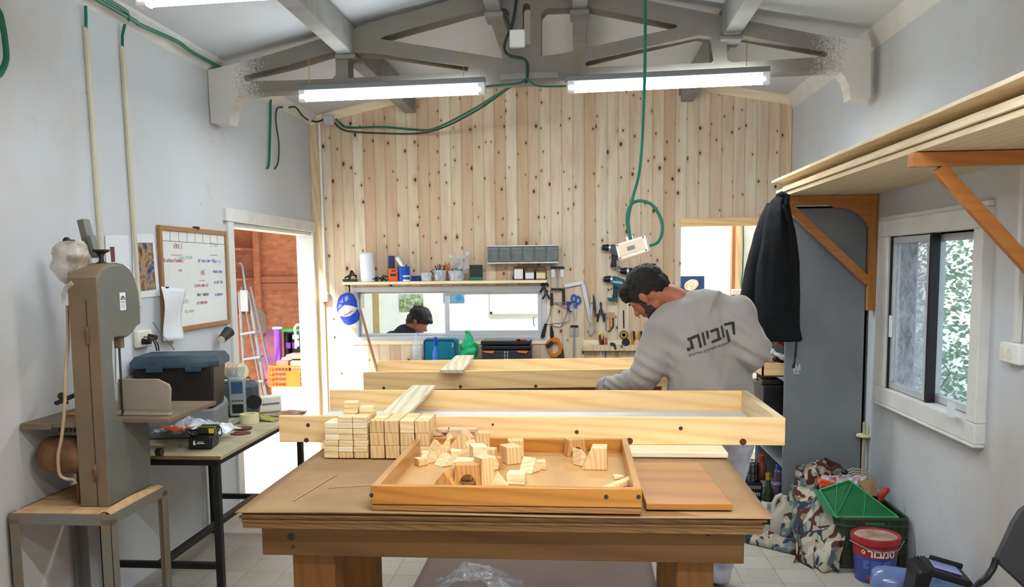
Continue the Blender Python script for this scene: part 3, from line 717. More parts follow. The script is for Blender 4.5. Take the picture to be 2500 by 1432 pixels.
# hedge outside the window: counted leaves would be past reason, one object
random.seed(5)
b = MB()
for i in range(15000):
    y = random.uniform(3.7, 7.08); x = XR+.24+random.random()**.9*.70+(y-3.7)*.06; z = -.45+3.15*random.random()**1.35
    c = Vector((x, y, z)); s = random.uniform(.010, .027)
    e = Matrix.Rotation(random.uniform(0, 6.28), 3, 'Z') @ Matrix.Rotation(random.uniform(-1.2, 1.2), 3, 'X') @ Matrix.Rotation(random.uniform(-1, 1), 3, 'Y')
    b.add([c+e @ Vector(p)*s for p in ((-1, 0, 0), (-.4, .55, .08), (.5, .5, .08), (1.1, 0, -.1), (.5, -.5, .08), (-.4, -.55, .08))], [(0, 1, 2, 3), (0, 3, 4, 5)])
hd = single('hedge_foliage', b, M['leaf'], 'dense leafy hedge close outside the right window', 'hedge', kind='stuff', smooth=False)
for i in range(9):
    y = random.uniform(4.4, 6.6); x = XR+.24+random.random()*.1; pts = [Vector((x, y, .2))]
    for k in range(5): pts.append(pts[-1]+Vector((random.uniform(-.08, .08), random.uniform(-.22, .22), random.uniform(.12, .24))))
    t = MB(); t.tube(pts, [.008, .007, .006, .005, .004, .003], 6); obj('twig', t, plain('pale_twig', '#a89c84', .7) if i == 0 else bpy.data.materials['pale_twig'], hd)
# ================================================================== lamps under the truss
def lamp(x0, x1, y, z, yaw, label):
    L = x1-x0; t = thing('fluorescent_lamp', label, 'lamp', ((x0+x1)/2, y, z), yaw, 'fluorescent tube lamps')
    b = MB(); b.bb((-L/2, -.022, .040), (L/2, .022, .075)); obj('housing', b, M['grey'], t, world=False, bevel=.004)
    b = MB(); b.cyl((-L/2+.03, 0, .004), (L/2-.03, 0, .004), .027, n=18); obj('tube', b, M['tube'], t, world=False)
    for s in (-1, 1):
        b = MB(); b.bb((s*(L/2-.03)-.012, -.024, -.024), (s*(L/2-.03)+.030, .024, .045)); obj('lamp_holder', b, M['white'], t, world=False, bevel=.003)
    if y > 4:
        for s in (-.86, .78):
            b = MB(); b.tube([(s*L/2, 0, .085), (s*L/2, .0, .20), (s*L/2+.004, .0, .24)], .0022, 5); obj('hanger_wire', b, M['gold'], t, world=False)
    else:
        for s in (-.8, .8):
            b = MB(); b.tube([(s*L/2, 0, .085), (s*L/2, 0, roof_z((x0+x1)/2+s*L/2)-z)], .003, 5); obj('hanger_wire', b, M['gold'], t, world=False)
    return t
labs = ['left of the two lit fluorescent lamps under the truss', 'right of the two lit fluorescent lamps under the truss', 'lit fluorescent lamp nearest the viewer, cut by the top edge', 'added unseen fluorescent lamp brightening the front of the bench', 'added unseen fluorescent lamp at the near right, brightening the right wall']
for (x0, x1, y, z, yaw, p), l in zip(TUBES, labs):
    if l: lamp(x0, x1, y, z+.035, yaw, l)

# ================================================================== cables and conduits
def cable(name, pts, r, mat, label, cat='cable', n=8, parent=None, smooth_=True):
    P = [Vector(p) for p in pts]
    if smooth_ and len(P) > 2:
        Q = []
        for i in range(len(P)-1):
            p0 = P[max(i-1, 0)]; p1 = P[i]; p2 = P[i+1]; p3 = P[min(i+2, len(P)-1)]
            for k in range(5):
                t = k/5; Q.append(.5*((2*p1)+(-p0+p2)*t+(2*p0-5*p1+4*p2-p3)*t*t+(-p0+3*p1-3*p2+p3)*t**3))
        Q.append(P[-1]); P = Q
    b = MB(); b.tube(P, r, n)
    if parent is not None: return obj(name, b, mat, parent)
    return single(name, b, mat, label, cat)
xw = XL+.09
cable('ceiling_cable', [PX(170, -40, xw), PX(320, 46, xw), PX(345, 62, xw), PX(430, 100, xw), PX(470, 128, xw), PX(540, 166, xw-.03)], .011, M['green_cable'], 'thick green cable clipped along the top of the left wall')
cable('ceiling_cable', [PX(215, -30, xw+.02), PX(300, 22, xw+.02), PX(312, 34, xw+.01), PX(315, 50, xw)], .009, M['green_cable'], 'second green cable joining the wall-top run at upper left')
for (x, y, x2, y2, xe, ye, lab) in ((209, 14, 209, 66, 250, 560, 'cream wall conduit nearest the left edge, with green cable on top'), (305, 60, 298, 112, 332, 585, 'cream wall conduit second from the left edge, with green cable on top')):
    t = thing('wall_conduit', lab, 'conduit', PX(xe, ye, XL+.001))
    b = MB(); b.tube([PX(x, y, XL+.02), PX(x2+1, (y+y2)/2, XL+.014), PX(x2+1, y2+4, XL+.012)], .007); obj('cable_end', b, M['green_cable'], t)
    p, q = PX(x2, y2, XL+.01), PX(xe, ye, XL+.01); q.y = p.y+.03
    b = MB(); b.bar((XL+.009, p.y, p.z), (XL+.009, q.y, q.z-.35), .03, .018, up=(1, 0, 0)); obj('pipe', b, M['cream_pipe'], t, bevel=.005)
cable('cut_cable', [PX(661, 232, XL+.02), PX(660, 300, XL+.02), PX(657, 395, XL+.02), PX(653, 410, XL+.02)], .009, M['green_cable'], 'straight cut green cable hanging high on the left wall')
cable('cut_cable', [PX(690, 262, XL+.02), PX(676, 266, XL+.03), PX(674, 300, XL+.02), PX(681, 350, XL+.03), PX(679, 395, XL+.02), PX(671, 412, XL+.02)], .006, M['dark_cable'], 'thin dark cut cable with a bowed end high on the left wall')
cable('looped_cable', [PX(-8, 20, XL+.05), PX(2, 40, XL+.05), PX(12, 95, XL+.05), PX(15, 145, XL+.05), PX(0, 180, XL+.05), PX(-12, 185, XL+.05)], .012, M['green_cable'], 'green cable loop at the left edge of the photo, high on the wall')
# junction boxes
def jbox(x, y, Y, w, h, d, mat, label, ax='y'):
    p = PY(x, y, Y); b = MB(); b.box((p.x, Y-d/2, p.z), (w, d, h)); t = single('junction_box', b, mat, label, 'junction box', bevel=.006)
    l = MB(); l.box((p.x, Y-d-.002, p.z), (w*.86, .006, h*.86)); obj('cover', l, mat, t, bevel=.002); return t
jbox(804, 294, YB-.02, .085, .085, .04, M['alu_frame'], 'grey junction box on the cladding below the left roof corner')
jbox(1264, 98, TY-.01, .092, .10, .05, M['white'], 'white junction box on the truss beside its middle post')
jbox(991, 256, YB, .085, .09, .02, M['grey'], 'grey square bracket stub high on the cladding, left of centre')
jbox(1669, 226, YB, .08, .05, .02, M['grey'], 'grey square stub high on the cladding under the right lamp')
jbox(794, 724, YB-.02, .07, .085, .035, M['cream'], 'cream switch box at the foot of the white pipe')
b = MB(); p, q = PY(779, 300, YB-.025), PY(795, 716, YB-.025); b.tube([(p.x, YB-.03, p.z), (p.x+.01, YB-.03, q.z)], .011)
single('wall_pipe', b, M['white'], 'thin white pipe running down the left end of the cladding', 'pipe')
Yc = YB-.03
cable('sagging_cable', [PY(820, 290, Yc), PY(833, 302, Yc), PY(852, 311, Yc), PY(935, 310, Yc), PY(1010, 316, Yc), PY(1060, 314, 6.9), PY(1150, 270, 6.3), PY(1240, 215, 5.6), PY(1284, 200, TY-.02)], .009, M['green_cable'], 'upper green cable sagging from the left wall box to the truss')
cable('sagging_cable', [PY(818, 300, Yc), PY(833, 314, Yc-.02), PY(870, 322, Yc-.02), PY(1010, 326, Yc-.03), PY(1080, 312, 6.8), PY(1170, 266, 6.2), PY(1250, 210, 5.5), PY(1287, 197, TY-.03)], .007, M['dark_cable'], 'lower thin green cable sagging from the left wall box to the truss')
cable('lamp_cable', [PY(1186, 211, 5.12), PY(1230, 207, 5.12), PY(1268, 203, 5.12), PY(1285, 192, 5.13)], .006, M['green_cable'], 'short green cable between the left lamp and the truss middle')
cable('lamp_cable', [PY(1288, 193, 5.13), PY(1305, 207, 5.12), PY(1330, 211, 5.12), PY(1382, 210, 5.14)], .006, M['green_cable'], 'short green cable between the right lamp and the truss middle')
Yt = TY-.02
cable('box_cable', [PY(1262, -20, Yt), PY(1258, 20, Yt), PY(1250, 60, Yt), PY(1234, 100, Yt), PY(1232, 122, Yt), PY(1245, 136, Yt), PY(1275, 142, Yt), PY(1287, 156, Yt), PY(1287, 190, Yt)], .008, M['dark_cable'], 'dark cable looping round the white box on the truss')
cable('box_cable', [PY(1230, 28, Yt), PY(1243, 60, Yt), PY(1250, 82, Yt)], .005, M['dark_cable'], 'short dark cable running down into the top of the white truss box')
cable('corner_cable', [PY(752, 293, YB-.03), PY(775, 297, YB-.03), PY(792, 290, YB-.03)], .007, M['dark_cable'], 'short cable from the left corner to the grey wall box')
cable('corner_cable', [PX(706, 262, XL+.08), PX(722, 262, XL+.08), PX(738, 282, XL+.08), PX(752, 293, XL+.06)], .007, M['dark_cable'], 'dark cable stub dropping into the left roof corner')
# the hanging extension socket
t = thing('extension_socket', 'cream plastic socket box hanging from a green cable over the bench', 'socket', PY(1546, 612, 3.3))
Yh = 3.3; c = PY(1546, 607, Yh); sc = Yh/3.0
rot = Matrix.Rotation(R(-13), 3, 'Y') @ Matrix.Rotation(R(-14), 3, 'X') @ Matrix.Rotation(R(-16), 3, 'Z')
b = MB(); b.box(c, (.122, .045, .066), rot); hb = obj('box', b, M['cream'], t, bevel=.007, seg=3)
b = MB(); b.box(c+rot @ Vector((0, -.0235, .002)), (.10, .003, .046), rot); obj('back_recess', b, plain('cream_recess', '#d8c6b0', .5), t, bevel=.004)
b = MB(); b.box(c+rot @ Vector((-.002, -.0265, .0)), (.03, .003, .014), rot); obj('rating_mark', b, M['grey'], t)
for sx, sz in ((-1, -1), (-1, 1), (1, -1), (1, 1)):
    b = MB(); p = c+rot @ Vector((sx*.052, -.022, sz*.026)); b.cyl(p, p+rot @ Vector((0, -.003, 0)), .003, n=8); obj('screw', b, M['dark_steel'], t)
for dx in (-.012, .004):
    b = MB(); p = c+rot @ Vector((dx, 0, .03)); b.cyl(p, p+rot @ Vector((0, 0, .022)), .006, n=10); obj('cable_gland', b, M['white'], t)
cable('cable', [PY(1575, -30, Yh+.3), PY(1575, 100, Yh+.25), PY(1573, 220, Yh+.2), PY(1568, 330, Yh+.1), PY(1560, 420, Yh+.05), PY(1545, 480, Yh), PY(1534, 530, Yh), PY(1536, 565, Yh), PY(1541, 588, Yh)], .0065, M['green_cable'], None, parent=t)
cable('cable_loop', [PY(1541, 588, Yh+.01), PY(1531, 540, Yh+.01), PY(1538, 502, Yh+.02), PY(1562, 490, Yh+.03), PY(1592, 500, Yh+.03), PY(1612, 530, Yh+.02), PY(1617, 560, Yh+.01), PY(1608, 588, Yh), PY(1590, 598, Yh), PY(1572, 600, Yh)], .0065, M['green_cable'], None, parent=t)

# ================================================================== long shelf of planks on the right wall
XS = 1.22
b = MB()
zs = PX(1917, 480, XS).z
def plank(xa, xb, y0, y1, z, th, mat, label, nm='shelf_plank', tilt=0.0):
    b = MB(); b.solid([(xa, y0, z), (xb, y0, z+tilt), (xb, y1, z+tilt), (xa, y1, z)], (0, 0, th)); return single(nm, b, mat, label, 'plank', 'planks stored on the wall shelf', bevel=.002)
zl = 2.008
plank(XS, XS+.25, .8, 5.28, zl, .022, M['pine_y'], 'lowest pale plank of the wall shelf, at the front edge')
plank(XS+.255, XR-.004, .8, 5.25, zl, .022, M['pine_y'], 'lowest pale plank of the wall shelf, against the wall')
plank(XS-.012, XS+.23, .8, 5.33, zl+.025, .020, M['pine_y'], 'second plank up at the front edge of the wall shelf')
plank(XS+.02, XS+.22, .8, 5.30, zl+.048, .018, M['pine_y'], 'third plank up, just back from the wall shelf edge')
plank(XS-.02, XS+.20, .8, 5.42, zl+.098, .016, M['pine_y'], 'topmost loose plank lifted above the others on the wall shelf', tilt=-.03)
def bracket(Y, label, gusset):
    t = thing('shelf_bracket', label, 'bracket', (XR-.03, Y, 1.3), 0, 'orange wooden shelf brackets')
    zt = zl-.004
    b = MB(); b.bb((XS-.02, Y-.022, zt-.05), (XR-.002, Y+.022, zt)); obj('arm', b, M['bracket'], t, bevel=.002)
    b = MB(); b.bb((XR-.045, Y-.02, 1.33), (XR-.002, Y+.02, zt-.05)); obj('wall_post', b, M['bracket_z'], t, bevel=.002)
    p0, p1 = Vector((XS+.02 if gusset else XS+.08, Y, zt-.055)), Vector((XR-.04, Y, 1.50))
    b = MB(); b.bar(p0, p1, .036, .048, up=(1, 0, .9)); obj('brace', b, M['bracket'], t, bevel=.002)
    if gusset:
        b = MB(); pts = []
        for i in range(9):
            a = i/8*math.pi/2; pts.append((XR-.24+.20*math.sin(a)+(.0), zt-.05-.02-.15*(1-math.cos(a))))
        b.prism([(XR-.045, zt-.05), (XR-.28, zt-.05)]+[(x, z) for x, z in pts], (0, Y-.018, 0), (1, 0, 0), (0, 0, 1), (0, 1, 0), .034); obj('gusset', b, M['bracket'], t)
    return t
bracket(5.16, 'orange wooden shelf bracket with corner gusset, far one by the jacket', True)
bracket(3.22, 'orange wooden shelf bracket nearest the viewer, cut by the right edge', False)

# ================================================================== workbench and what lies on it
BZ = 0.90
wb = thing('workbench', 'heavy brown timber workbench in the foreground with a thick front beam', 'workbench', (-.24, 2.8, 0))
pl, pr = PY(645, 1355, 2.47), PY(1814, 1378, 2.47)
b = MB(); b.bb((pl.x, 2.455, .735), (pr.x, 2.505, BZ-.058)); fb = obj('front_beam', b, M['beam'], wb, bevel=.004)
b = MB(); b.bb((pl.x, 3.14, .735), (pr.x, 3.19, BZ-.058)); obj('rear_beam', b, M['beam'], wb, bevel=.004)
for x in (pl.x+.03, pr.x-.03):
    b = MB(); b.bb((x-.027, 2.505, .74), (x+.027, 3.14, BZ-.058)); obj('side_beam', b, M['beam'], wb, bevel=.003)
for px0, px1 in ((716, 818), (1650, 1742)):
    a, c = PY(px0, 1400, 2.51), PY(px1, 1400, 2.51)
    for y in (2.507, 3.03):
        b = MB(); b.bb((a.x, y, 0), (c.x, y+.105, BZ-.059)); obj('leg', b, M['leg'], wb, bevel=.006)
b = MB(); b.solid([(-1.0, 2.378, BZ-.056), (.525, 2.395, BZ-.056), (.525, 3.22, BZ-.056), (-1.005, 3.22, BZ-.056)], (0, 0, .022)); obj('top_board', b, M['ply'], wb, bevel=.001)
for k, (dx, dy) in enumerate(((0, 0), (-.008, .004), (.004, -.003), (0, .003))):
    z = BZ-.0335+k*.0083
    b = MB(); b.solid([(-1.0+dx, 2.368+dy, z), (.53+dx, 2.388+dy, z), (.535+dx, 3.225, z), (-1.005+dx, 3.225, z)], (0, 0, .0066))
    single('hardboard_sheet', b, M['ply'], ['bottom', 'second', 'third', 'fourth'][k]+' of the thin brown sheets stacked under the cardboard on the bench', 'sheet', 'thin sheets stacked on the bench')
def card(u, v):
    x = -1.012+1.56*u; y = 2.352+.875*v+.022*u*(1-v)
    return Vector((x, y, BZ-.001+.0035*math.sin(u*7+v*3)*(.3+.7*(1-v)) - .004*(u**6)*(1-v)))
b = MB(); b.grid(card, 40, 16); CARD = single('cardboard_sheet', b, M['card'], 'wide brown cardboard sheet covering the workbench top', 'cardboard', solid=.0022)
# faint pale folds pressed into the cardboard
for k_, (p_, q_) in enumerate((((716, 1221), (822, 1157)), ((800, 1190), (905, 1182)))):
    A_, B_ = PZ(*p_, BZ+.0055), PZ(*q_, BZ+.0055); b = MB(); b.bar(A_, B_, .004, .0012); obj('crease', b, plain('pale_crease', '#b39870', .9) if k_ == 0 else bpy.data.materials['pale_crease'], CARD)
# dark knots in the front beam
for x, y, r in ((711, 1310, .013), (741, 1283, .005), (716, 1334, .005), (1728, 1304, .006)):
    p = PY(x, y, 2.455); b = MB(); b.cyl((p.x, 2.4535, p.z), (p.x, 2.455, p.z), r*.88, n=14); obj('knot', b, M['wood_dark'], fb)

# stained panel board, right part of bench
b = MB(); b.solid([(.198, 2.424, BZ+.0035), (.445, 2.428, BZ+.0035), (.422, 2.945, BZ+.0035), (.190, 2.942, BZ+.0035)], (0, 0, .020))
single('panel_board', b, M['panel'], 'glossy orange-brown board lying on the bench right of the tray', 'board', bevel=.002)
# white boards under the long frame
b = MB(); b.bb((-.45, 3.098, BZ+.004), (.550, 3.235, BZ+.0255)); single('spacer_board', b, M['pine_pale'], 'nearly white pine board under the front edge of the long frame', 'board', bevel=.004)

# honey tray
ty0, ty1, tx0, tx1 = 2.372, 3.095, -.606, .182
TZ = BZ+.004
tr = thing('toy_tray', 'honey-stained wooden tray with low rails full of loose blocks', 'tray', ((tx0+tx1)/2, (ty0+ty1)/2, TZ))
def rb(name, x0, y0, x1, y1, z0, z1, mat): b = MB(); b.bb((x0, y0, z0), (x1, y1, z1)); return obj(name, b, mat, tr, bevel=.003)
rb('base', tx0+.001, ty0+.002, tx1-.001, ty1, TZ, TZ+.018, wood('tray_base_ply', '#9c6a38', '#5f3a1c', 'x', 2.5, 0, .5, contrast=.9, coat=.2))
rb('base_panel', tx0+.012, ty0+.03, tx1-.012, ty1-.02, TZ+.018, TZ+.022, wood('tray_floor_varnish', '#c2935a', '#a97c48', 'y', .2, 0, .35, contrast=.6, coat=.3))
fr = rb('front_rail', tx0, ty0, tx1, ty0+.022, TZ+.0195, TZ+.076, M['stained'])
rb('rear_rail', tx0+.022, ty1-.022, tx1-.022, ty1, TZ+.0195, TZ+.074, M['stained'])
rb('side_rail', tx0, ty0+.022, tx0+.022, ty1, TZ+.0195, TZ+.0745, M['stained_y']); rb('side_rail', tx1-.022, ty0+.022, tx1, ty1, TZ+.0195, TZ+.0745, M['stained_y'])
for x, y in ((907, 1208), (1480, 1212), (1559, 1212)):
    p = PY(x, y, ty0); b = MB(); b.cyl((p.x, ty0-.0012, p.z), (p.x, ty0+.002, p.z), .0065, n=14); b.cyl((p.x, ty0-.0022, p.z), (p.x, ty0, p.z), .004, n=12); obj('screw_hole', b, M['wood_dark'], fr)
p = PY(1440, 1098, ty1-.022); b = MB(); b.cyl((p.x, ty1-.0235, p.z), (p.x, ty1-.02, p.z), .006, n=12); obj('knot', b, M['wood_dark'], tr)

# loose blocks
TF = TZ+.0225
def rotz(a): return Matrix.Rotation(R(a), 3, 'Z')
def lblock(kind, px, py, size, ang, mat, label, tilt=None, z=None):
    """a loose toy block whose base centre lies where the pixel meets the tray floor"""
    zz = TF if z is None else z
    c = PZ(px, py, zz); b = MB(); s = [k_*(.88 if 'right rail' in label or 'corner of' in label or 'left tray' in label else 1.12) for k_ in size]
    if kind == 'cube': b.bb((-s[0]/2, -s[1]/2, 0), (s[0]/2, s[1]/2, s[2]))
    elif kind == 'roof': b.prism([(-s[0]/2, 0), (s[0]/2, 0), (0, s[2])], (0, -s[1]/2, 0), (1, 0, 0), (0, 0, 1), (0, 1, 0), s[1])
    elif kind == 'wedge': b.prism([(-s[0]/2, 0), (s[0]/2, 0), (-s[0]/2, s[2])], (0, -s[1]/2, 0), (1, 0, 0), (0, 0, 1), (0, 1, 0), s[1])
    elif kind == 'flatwedge': b.prism([(-s[0]/2, -s[1]/2), (s[0]/2, -s[1]/2), (0, s[1]/2)], (0, 0, 0), (1, 0, 0), (0, 1, 0), (0, 0, 1), s[2])
    elif kind == 'trap': b.prism([(-s[0]/2, 0), (s[0]/2, 0), (s[0]*.5, s[2]), (-s[0]*.1, s[2])], (0, -s[1]/2, 0), (1, 0, 0), (0, 0, 1), (0, 1, 0), s[1])
    elif kind == 'arch':
        pts = [(-s[0]/2, 0), (-s[0]/2+s[0]*.18, 0)]
        for i in range(9): a = math.pi-math.pi*i/8; pts.append((math.cos(a)*s[0]*.32, math.sin(a)*s[2]*.55))
        pts += [(s[0]/2-s[0]*.18, 0), (s[0]/2, 0), (s[0]/2*.9, s[2]), (-s[0]/2*.9, s[2])]
        b.prism(pts, (0, -s[1]/2, 0), (1, 0, 0), (0, 0, 1), (0, 1, 0), s[1])
    T = rotz(ang)
    if tilt: T = T @ Matrix.Rotation(R(tilt[0]), 3, 'X') @ Matrix.Rotation(R(tilt[1]), 3, 'Y')
    b.v = [T @ p for p in b.v]; lo = min(p.z for p in b.v); b.v = [p-Vector((0, 0, lo))+c for p in b.v]
    return single('toy_block', b, mat, label, 'block', 'loose toy blocks in the tray', bevel=.0025, smooth=False)
Bm, B2, B3 = M['block'], M['block2'], M['block3']
LB = [
 ('roof', 1064, 1106, (.085, .035, .06), 35, Bm, 'tall pointed pine roof block in the far left corner of the tray'),
 ('roof', 1040, 1122, (.06, .03, .04), 80, Bm, 'low triangular pine block leaning at the left tray rail'),
 ('flatwedge', 1026, 1136, (.060, .045, .03), 180, B2, 'flat triangular block nearest the left tray rail'),
 ('roof', 1052, 1124, (.05, .06, .035), 20, Bm, 'slanting pale block beside the left flat triangle'),
 ('roof', 1072, 1117, (.07, .07, .05), 30, B2, 'broad striped roof block left of the tall mound of blocks'),
 ('roof', 1090, 1133, (.065, .05, .036), 40, Bm, 'small pale roof block in front of the striped one'),
 ('flatwedge', 1110, 1119, (.055, .045, .028), 160, Bm, 'flat pale triangular block behind the small roof block'),
 ('roof', 1098, 1098, (.08, .05, .06), 15, Bm, 'high pale roof block at the back left of the mound'),
 ('cube', 1117, 1094, (.055, .055, .07), 5, M['disc'], 'upright pinkish block at the back rail of the tray'),
 ('roof', 1135, 1100, (.12, .05, .075), -8, B2, 'largest light roof block at the back of the mound'),
 ('trap', 1172, 1100, (.065, .045, .065), 8, B2, 'upright grained block leaning at the rear rail'),
 ('roof', 1148, 1118, (.065, .05, .06), -25, Bm, 'pale slanted block in the middle of the mound'),
 ('cube', 1168, 1140, (.045, .055, .07), 20, Bm, 'tall pale block standing at the heart of the mound'),
 ('cube', 1190, 1135, (.055, .035, .055), -10, B2, 'tan square block right of the tall pale one'),
 ('roof', 1196, 1145, (.06, .045, .045), 55, Bm, 'bright pointed block in front of the mound, right side'),
 ('trap', 1211, 1143, (.03, .03, .035), 70, B3, 'little brown block at the right foot of the mound'),
 ('cube', 1134, 1166, (.055, .06, .055), -8, Bm, 'pale block behind the brown arch in the tray'),
 ('arch', 1141, 1182, (.075, .045, .062), 8, B3, 'dark brown arch-shaped block at the front of the tray'),
 ('cube', 1182, 1180, (.04, .05, .08), 35, B2, 'tan upright block right of the brown arch'),
 ('roof', 1094, 1182, (.075, .06, .045), -15, B3, 'tan roof block left of the brown arch'),
 ('roof', 1216, 1186, (.06, .035, .04), 10, Bm, 'white pointed block close to the front rail'),
 ('cube', 1262, 1178, (.052, .045, .032), -6, Bm, 'pale rectangular block near the front rail, standing alone'),
 ('cube', 1247, 1128, (.05, .06, .055), 28, B2, 'large tan cube in the middle of the tray'),
 ('cube', 1259, 1112, (.05, .045, .055), 10, B2, 'tan cube right behind the large tan cube'),
 ('roof', 1293, 1150, (.055, .045, .045), 60, Bm, 'striped wedge block right of the middle cube'),
 ('flatwedge', 1323, 1142, (.05, .04, .026), -25, Bm, 'small pale five-sided block near the tray middle'),
 ('arch', 1404, 1110, (.065, .04, .055), 20, B3, 'brown arch block with a knot at the rear rail'),
 ('wedge', 1424, 1133, (.05, .045, .055), 40, Bm, 'white wedge leaning on the big grained block'),
 ('trap', 1452, 1141, (.075, .06, .068), -4, B2, 'big grained block on the right side of the tray'),
 ('flatwedge', 1505, 1166, (.045, .04, .012), 30, Bm, 'small flat pale triangle near the right rail'),
 ('wedge', 1508, 1186, (.11, .035, .03), 202, B2, 'long low wedge in the front right corner of the tray'),
]
random.seed(3)
for L in LB:
    k, px, py, s, a, mt, lb = L; lblock(k, px, py, s, a, mt, lb)

# the neat stack of flat blocks and cubes behind the tray
cols = ['left', 'middle', 'right']; rows = ['bottom', 'second', 'third', 'fourth', 'fifth', 'sixth', 'top']
Y0 = 3.045; XA0 = PY(790, 1110, Y0).x; cw = .0565
fb0 = MB(); fb0.bb((-.0270, -.026, 0), (.0270, .026, .0222))
cb0 = MB(); cb0.bb((-.0265, -.026, 0), (.0265, .026, .0480))
src_f = {}; src_c = {}
def put(dic, mb, mat, x, y, z, rz, label, group, nm):
    key = mat.name
    if key not in dic:
        o = obj(nm, mb, mat, bevel=.003, smooth=False); tag(o, label, 'block', group); dic[key] = o
    else:
        o = dic[key].copy(); COL.objects.link(o); o['label'] = label
    o.location = (x, y, z); o.rotation_euler = (0, 0, rz); return o
random.seed(8); depth = ['front', 'second', 'third', 'rear']
for d in range(3):
    for c in range(3):
        n = 6 if (c == 0) else 7
        for r in range(n):
            if c == 0 and r == 5 and d == 2: continue
            mt = random.choice([Bm, Bm, B2, M['pine_pale']]) 
            put(src_f, fb0, mt, XA0+.029+c*cw+(.004 if (c == 0 and r > 2) else 0)+random.uniform(-.0012, .0012), Y0+.0275+d*.0545+random.uniform(-.001, .001), BZ+.004+r*.0226, random.uniform(-.03, .03),
                'flat pine block, %s layer of the %s column, %s row of the low stack' % (rows[r], cols[c], depth[d]), 'flat blocks stacked on the bench', 'flat_block')
zt = BZ+.004+7*.0226
for (x, y, z, lb) in ((858, 3.135, 0, 'flat block lying lower on top of the flat stack'), (858, 3.133, 1, 'uppermost flat block crowning the stack'), (889, 3.155, 0, 'flat block behind the crowning pair on the stack')):
    p = PY(x, 990, y); put(src_f, fb0, Bm, p.x+(.012 if x > 880 else 0), y, zt+z*.0226, .05+z*.08, lb, 'flat blocks stacked on the bench', 'flat_block')
XC0 = PY(902, 1118, Y0).x; cn = ['first', 'second', 'third', 'fourth']
for d in range(3):
    for c in range(4):
        y = Y0+.0275+d*.0545
        if c == 3 and d == 0: y += 0
        for r in range(3):
            put(src_c, cb0, random.choice([B2, B2, Bm]), XC0+.029+c*.0575+random.uniform(-.0012, .0012), y+random.uniform(-.001, .001), BZ+.004+r*.0483, random.uniform(-.025, .025),
                'square pine cube, %s layer, %s column from the left, %s row of cubes' % (['bottom', 'middle', 'top'][r], cn[c], depth[d]), 'cubes stacked on the bench', 'cube_block')
# wooden discs beside the cubes
random.seed(4)
dz = BZ+.004; D = []
names = [l_+' layer, '+c_ for l_ in ('lowest', 'second', 'third', 'top') for c_ in ('left', 'middle', 'right')]
k = 0
for i in range(12):
    lx = (1074, 1106, 1136)[i % 3]+(8 if (i//3) % 2 else 0)
    layer = i//3
    p = PY(lx+random.uniform(-6, 6), 1060, 3.16); b = MB(); yy = 3.16+random.uniform(-.006, .006); b.cyl((p.x, yy, dz+.046+layer*.0125), (p.x, yy, dz+.0575+layer*.0125), .030, n=26)
    single('wooden_disc', b, M['disc'], 'pale round wooden disc right of the cubes, '+names[i], 'disc', 'wooden discs piled behind the tray', bevel=.001)
b = MB(); b.bb((PY(1062, 1060, 3.13).x+.006, 3.125, dz), (PY(1150, 1060, 3.16).x, 3.19, dz+.0455)); single('offcut_block', b, B2, 'long pine offcut carrying the round discs behind the tray', 'block', bevel=.002)

# ================================================================== long planter-like frames
def frame(nm, label, x0, x1, y0, y1, z, h, th=.022, yaw=0.0, knots=()):
    cx, cy = (x0+x1)/2, (y0+y1)/2; L = x1-x0; Dp = y1-y0
    t = thing(nm, label, 'wooden frame', (cx, cy, z), yaw, 'long pine box frames')
    def pb(n, a, c, mat): b = MB(); b.bb(a, c); return obj(n, b, mat, t, world=False, bevel=.0025)
    f = pb('front_board', (-L/2, -Dp/2, 0), (L/2, -Dp/2+th, h), M['pine'])
    pb('rear_board', (-L/2+.0, Dp/2-th, 0), (L/2, Dp/2, h), M['pine'])
    pb('end_board', (L/2-th*1.4, -Dp/2+th, 0), (L/2, Dp/2-th, h), M['pine_y'])
    pb('floor_panel', (-L/2+.02, -Dp/2+th, .004), (L/2-th*1.4, Dp/2-th, .016), plain('white_panel', '#d9d6cc', .6, var=.08))
    for kx, kz, r in knots:
        b = MB(); b.cyl((kx, -Dp/2-.0008, kz), (kx, -Dp/2+.001, kz), r, n=14); obj('knot', b, M['rust'] if False else M['knot'], f, world=False)
    return t
M['knot'] = plain('dark_knot', '#5a2f1e', .6, scale=30)
AX0, AX1, AY0, AY1, AZ, AH = -1.188, .782, 3.222, 3.94, BZ+.0265, .106
def kn(px, py, Y, cx, cz, r): p = PY(px, py, Y); return (p.x-cx, p.z-cz, r)
ca = (AX0+AX1)/2
frame('long_frame', 'long pine box frame nearest the viewer, laid across the bench', AX0, AX1, AY0, AY1, AZ, AH,
      knots=[kn(752, 1037, AY0, ca, AZ, .008), kn(748, 1074, AY0, ca, AZ, .010), kn(1408, 1054, AY0, ca, AZ, .008), kn(1537, 1076, AY0, ca, AZ, .013), kn(1814, 1078, AY0, ca, AZ, .013), kn(1662, 1045, AY0, ca, AZ, .008), kn(1203, 1036, AY0, ca, AZ, .005)])
B0 = PY(887, 930, 4.87); yw = R(5.5)
ux, uy = Vector((math.cos(yw), math.sin(yw), 0)), Vector((-math.sin(yw), math.cos(yw), 0))
BL, BD_, BH = 1.97, .62, .108; bc = Vector((B0.x, 4.87, 0))+ux*BL/2+uy*BD_/2
def lk(px, py):
    p = PY(px, py, 4.87); return (p.x-B0.x)-BL/2
t2 = frame('long_frame', 'long pine box frame on the far table, where the worker reaches', -BL/2, BL/2, -BD_/2, BD_/2, .892, BH, knots=[(lk(936, 944), .012, .009), (lk(1122, 945), .014, .010), (lk(1308, 943), .012, .010)])
t2.location = (bc.x, bc.y, .892); t2.rotation_euler = (0, 0, yw)
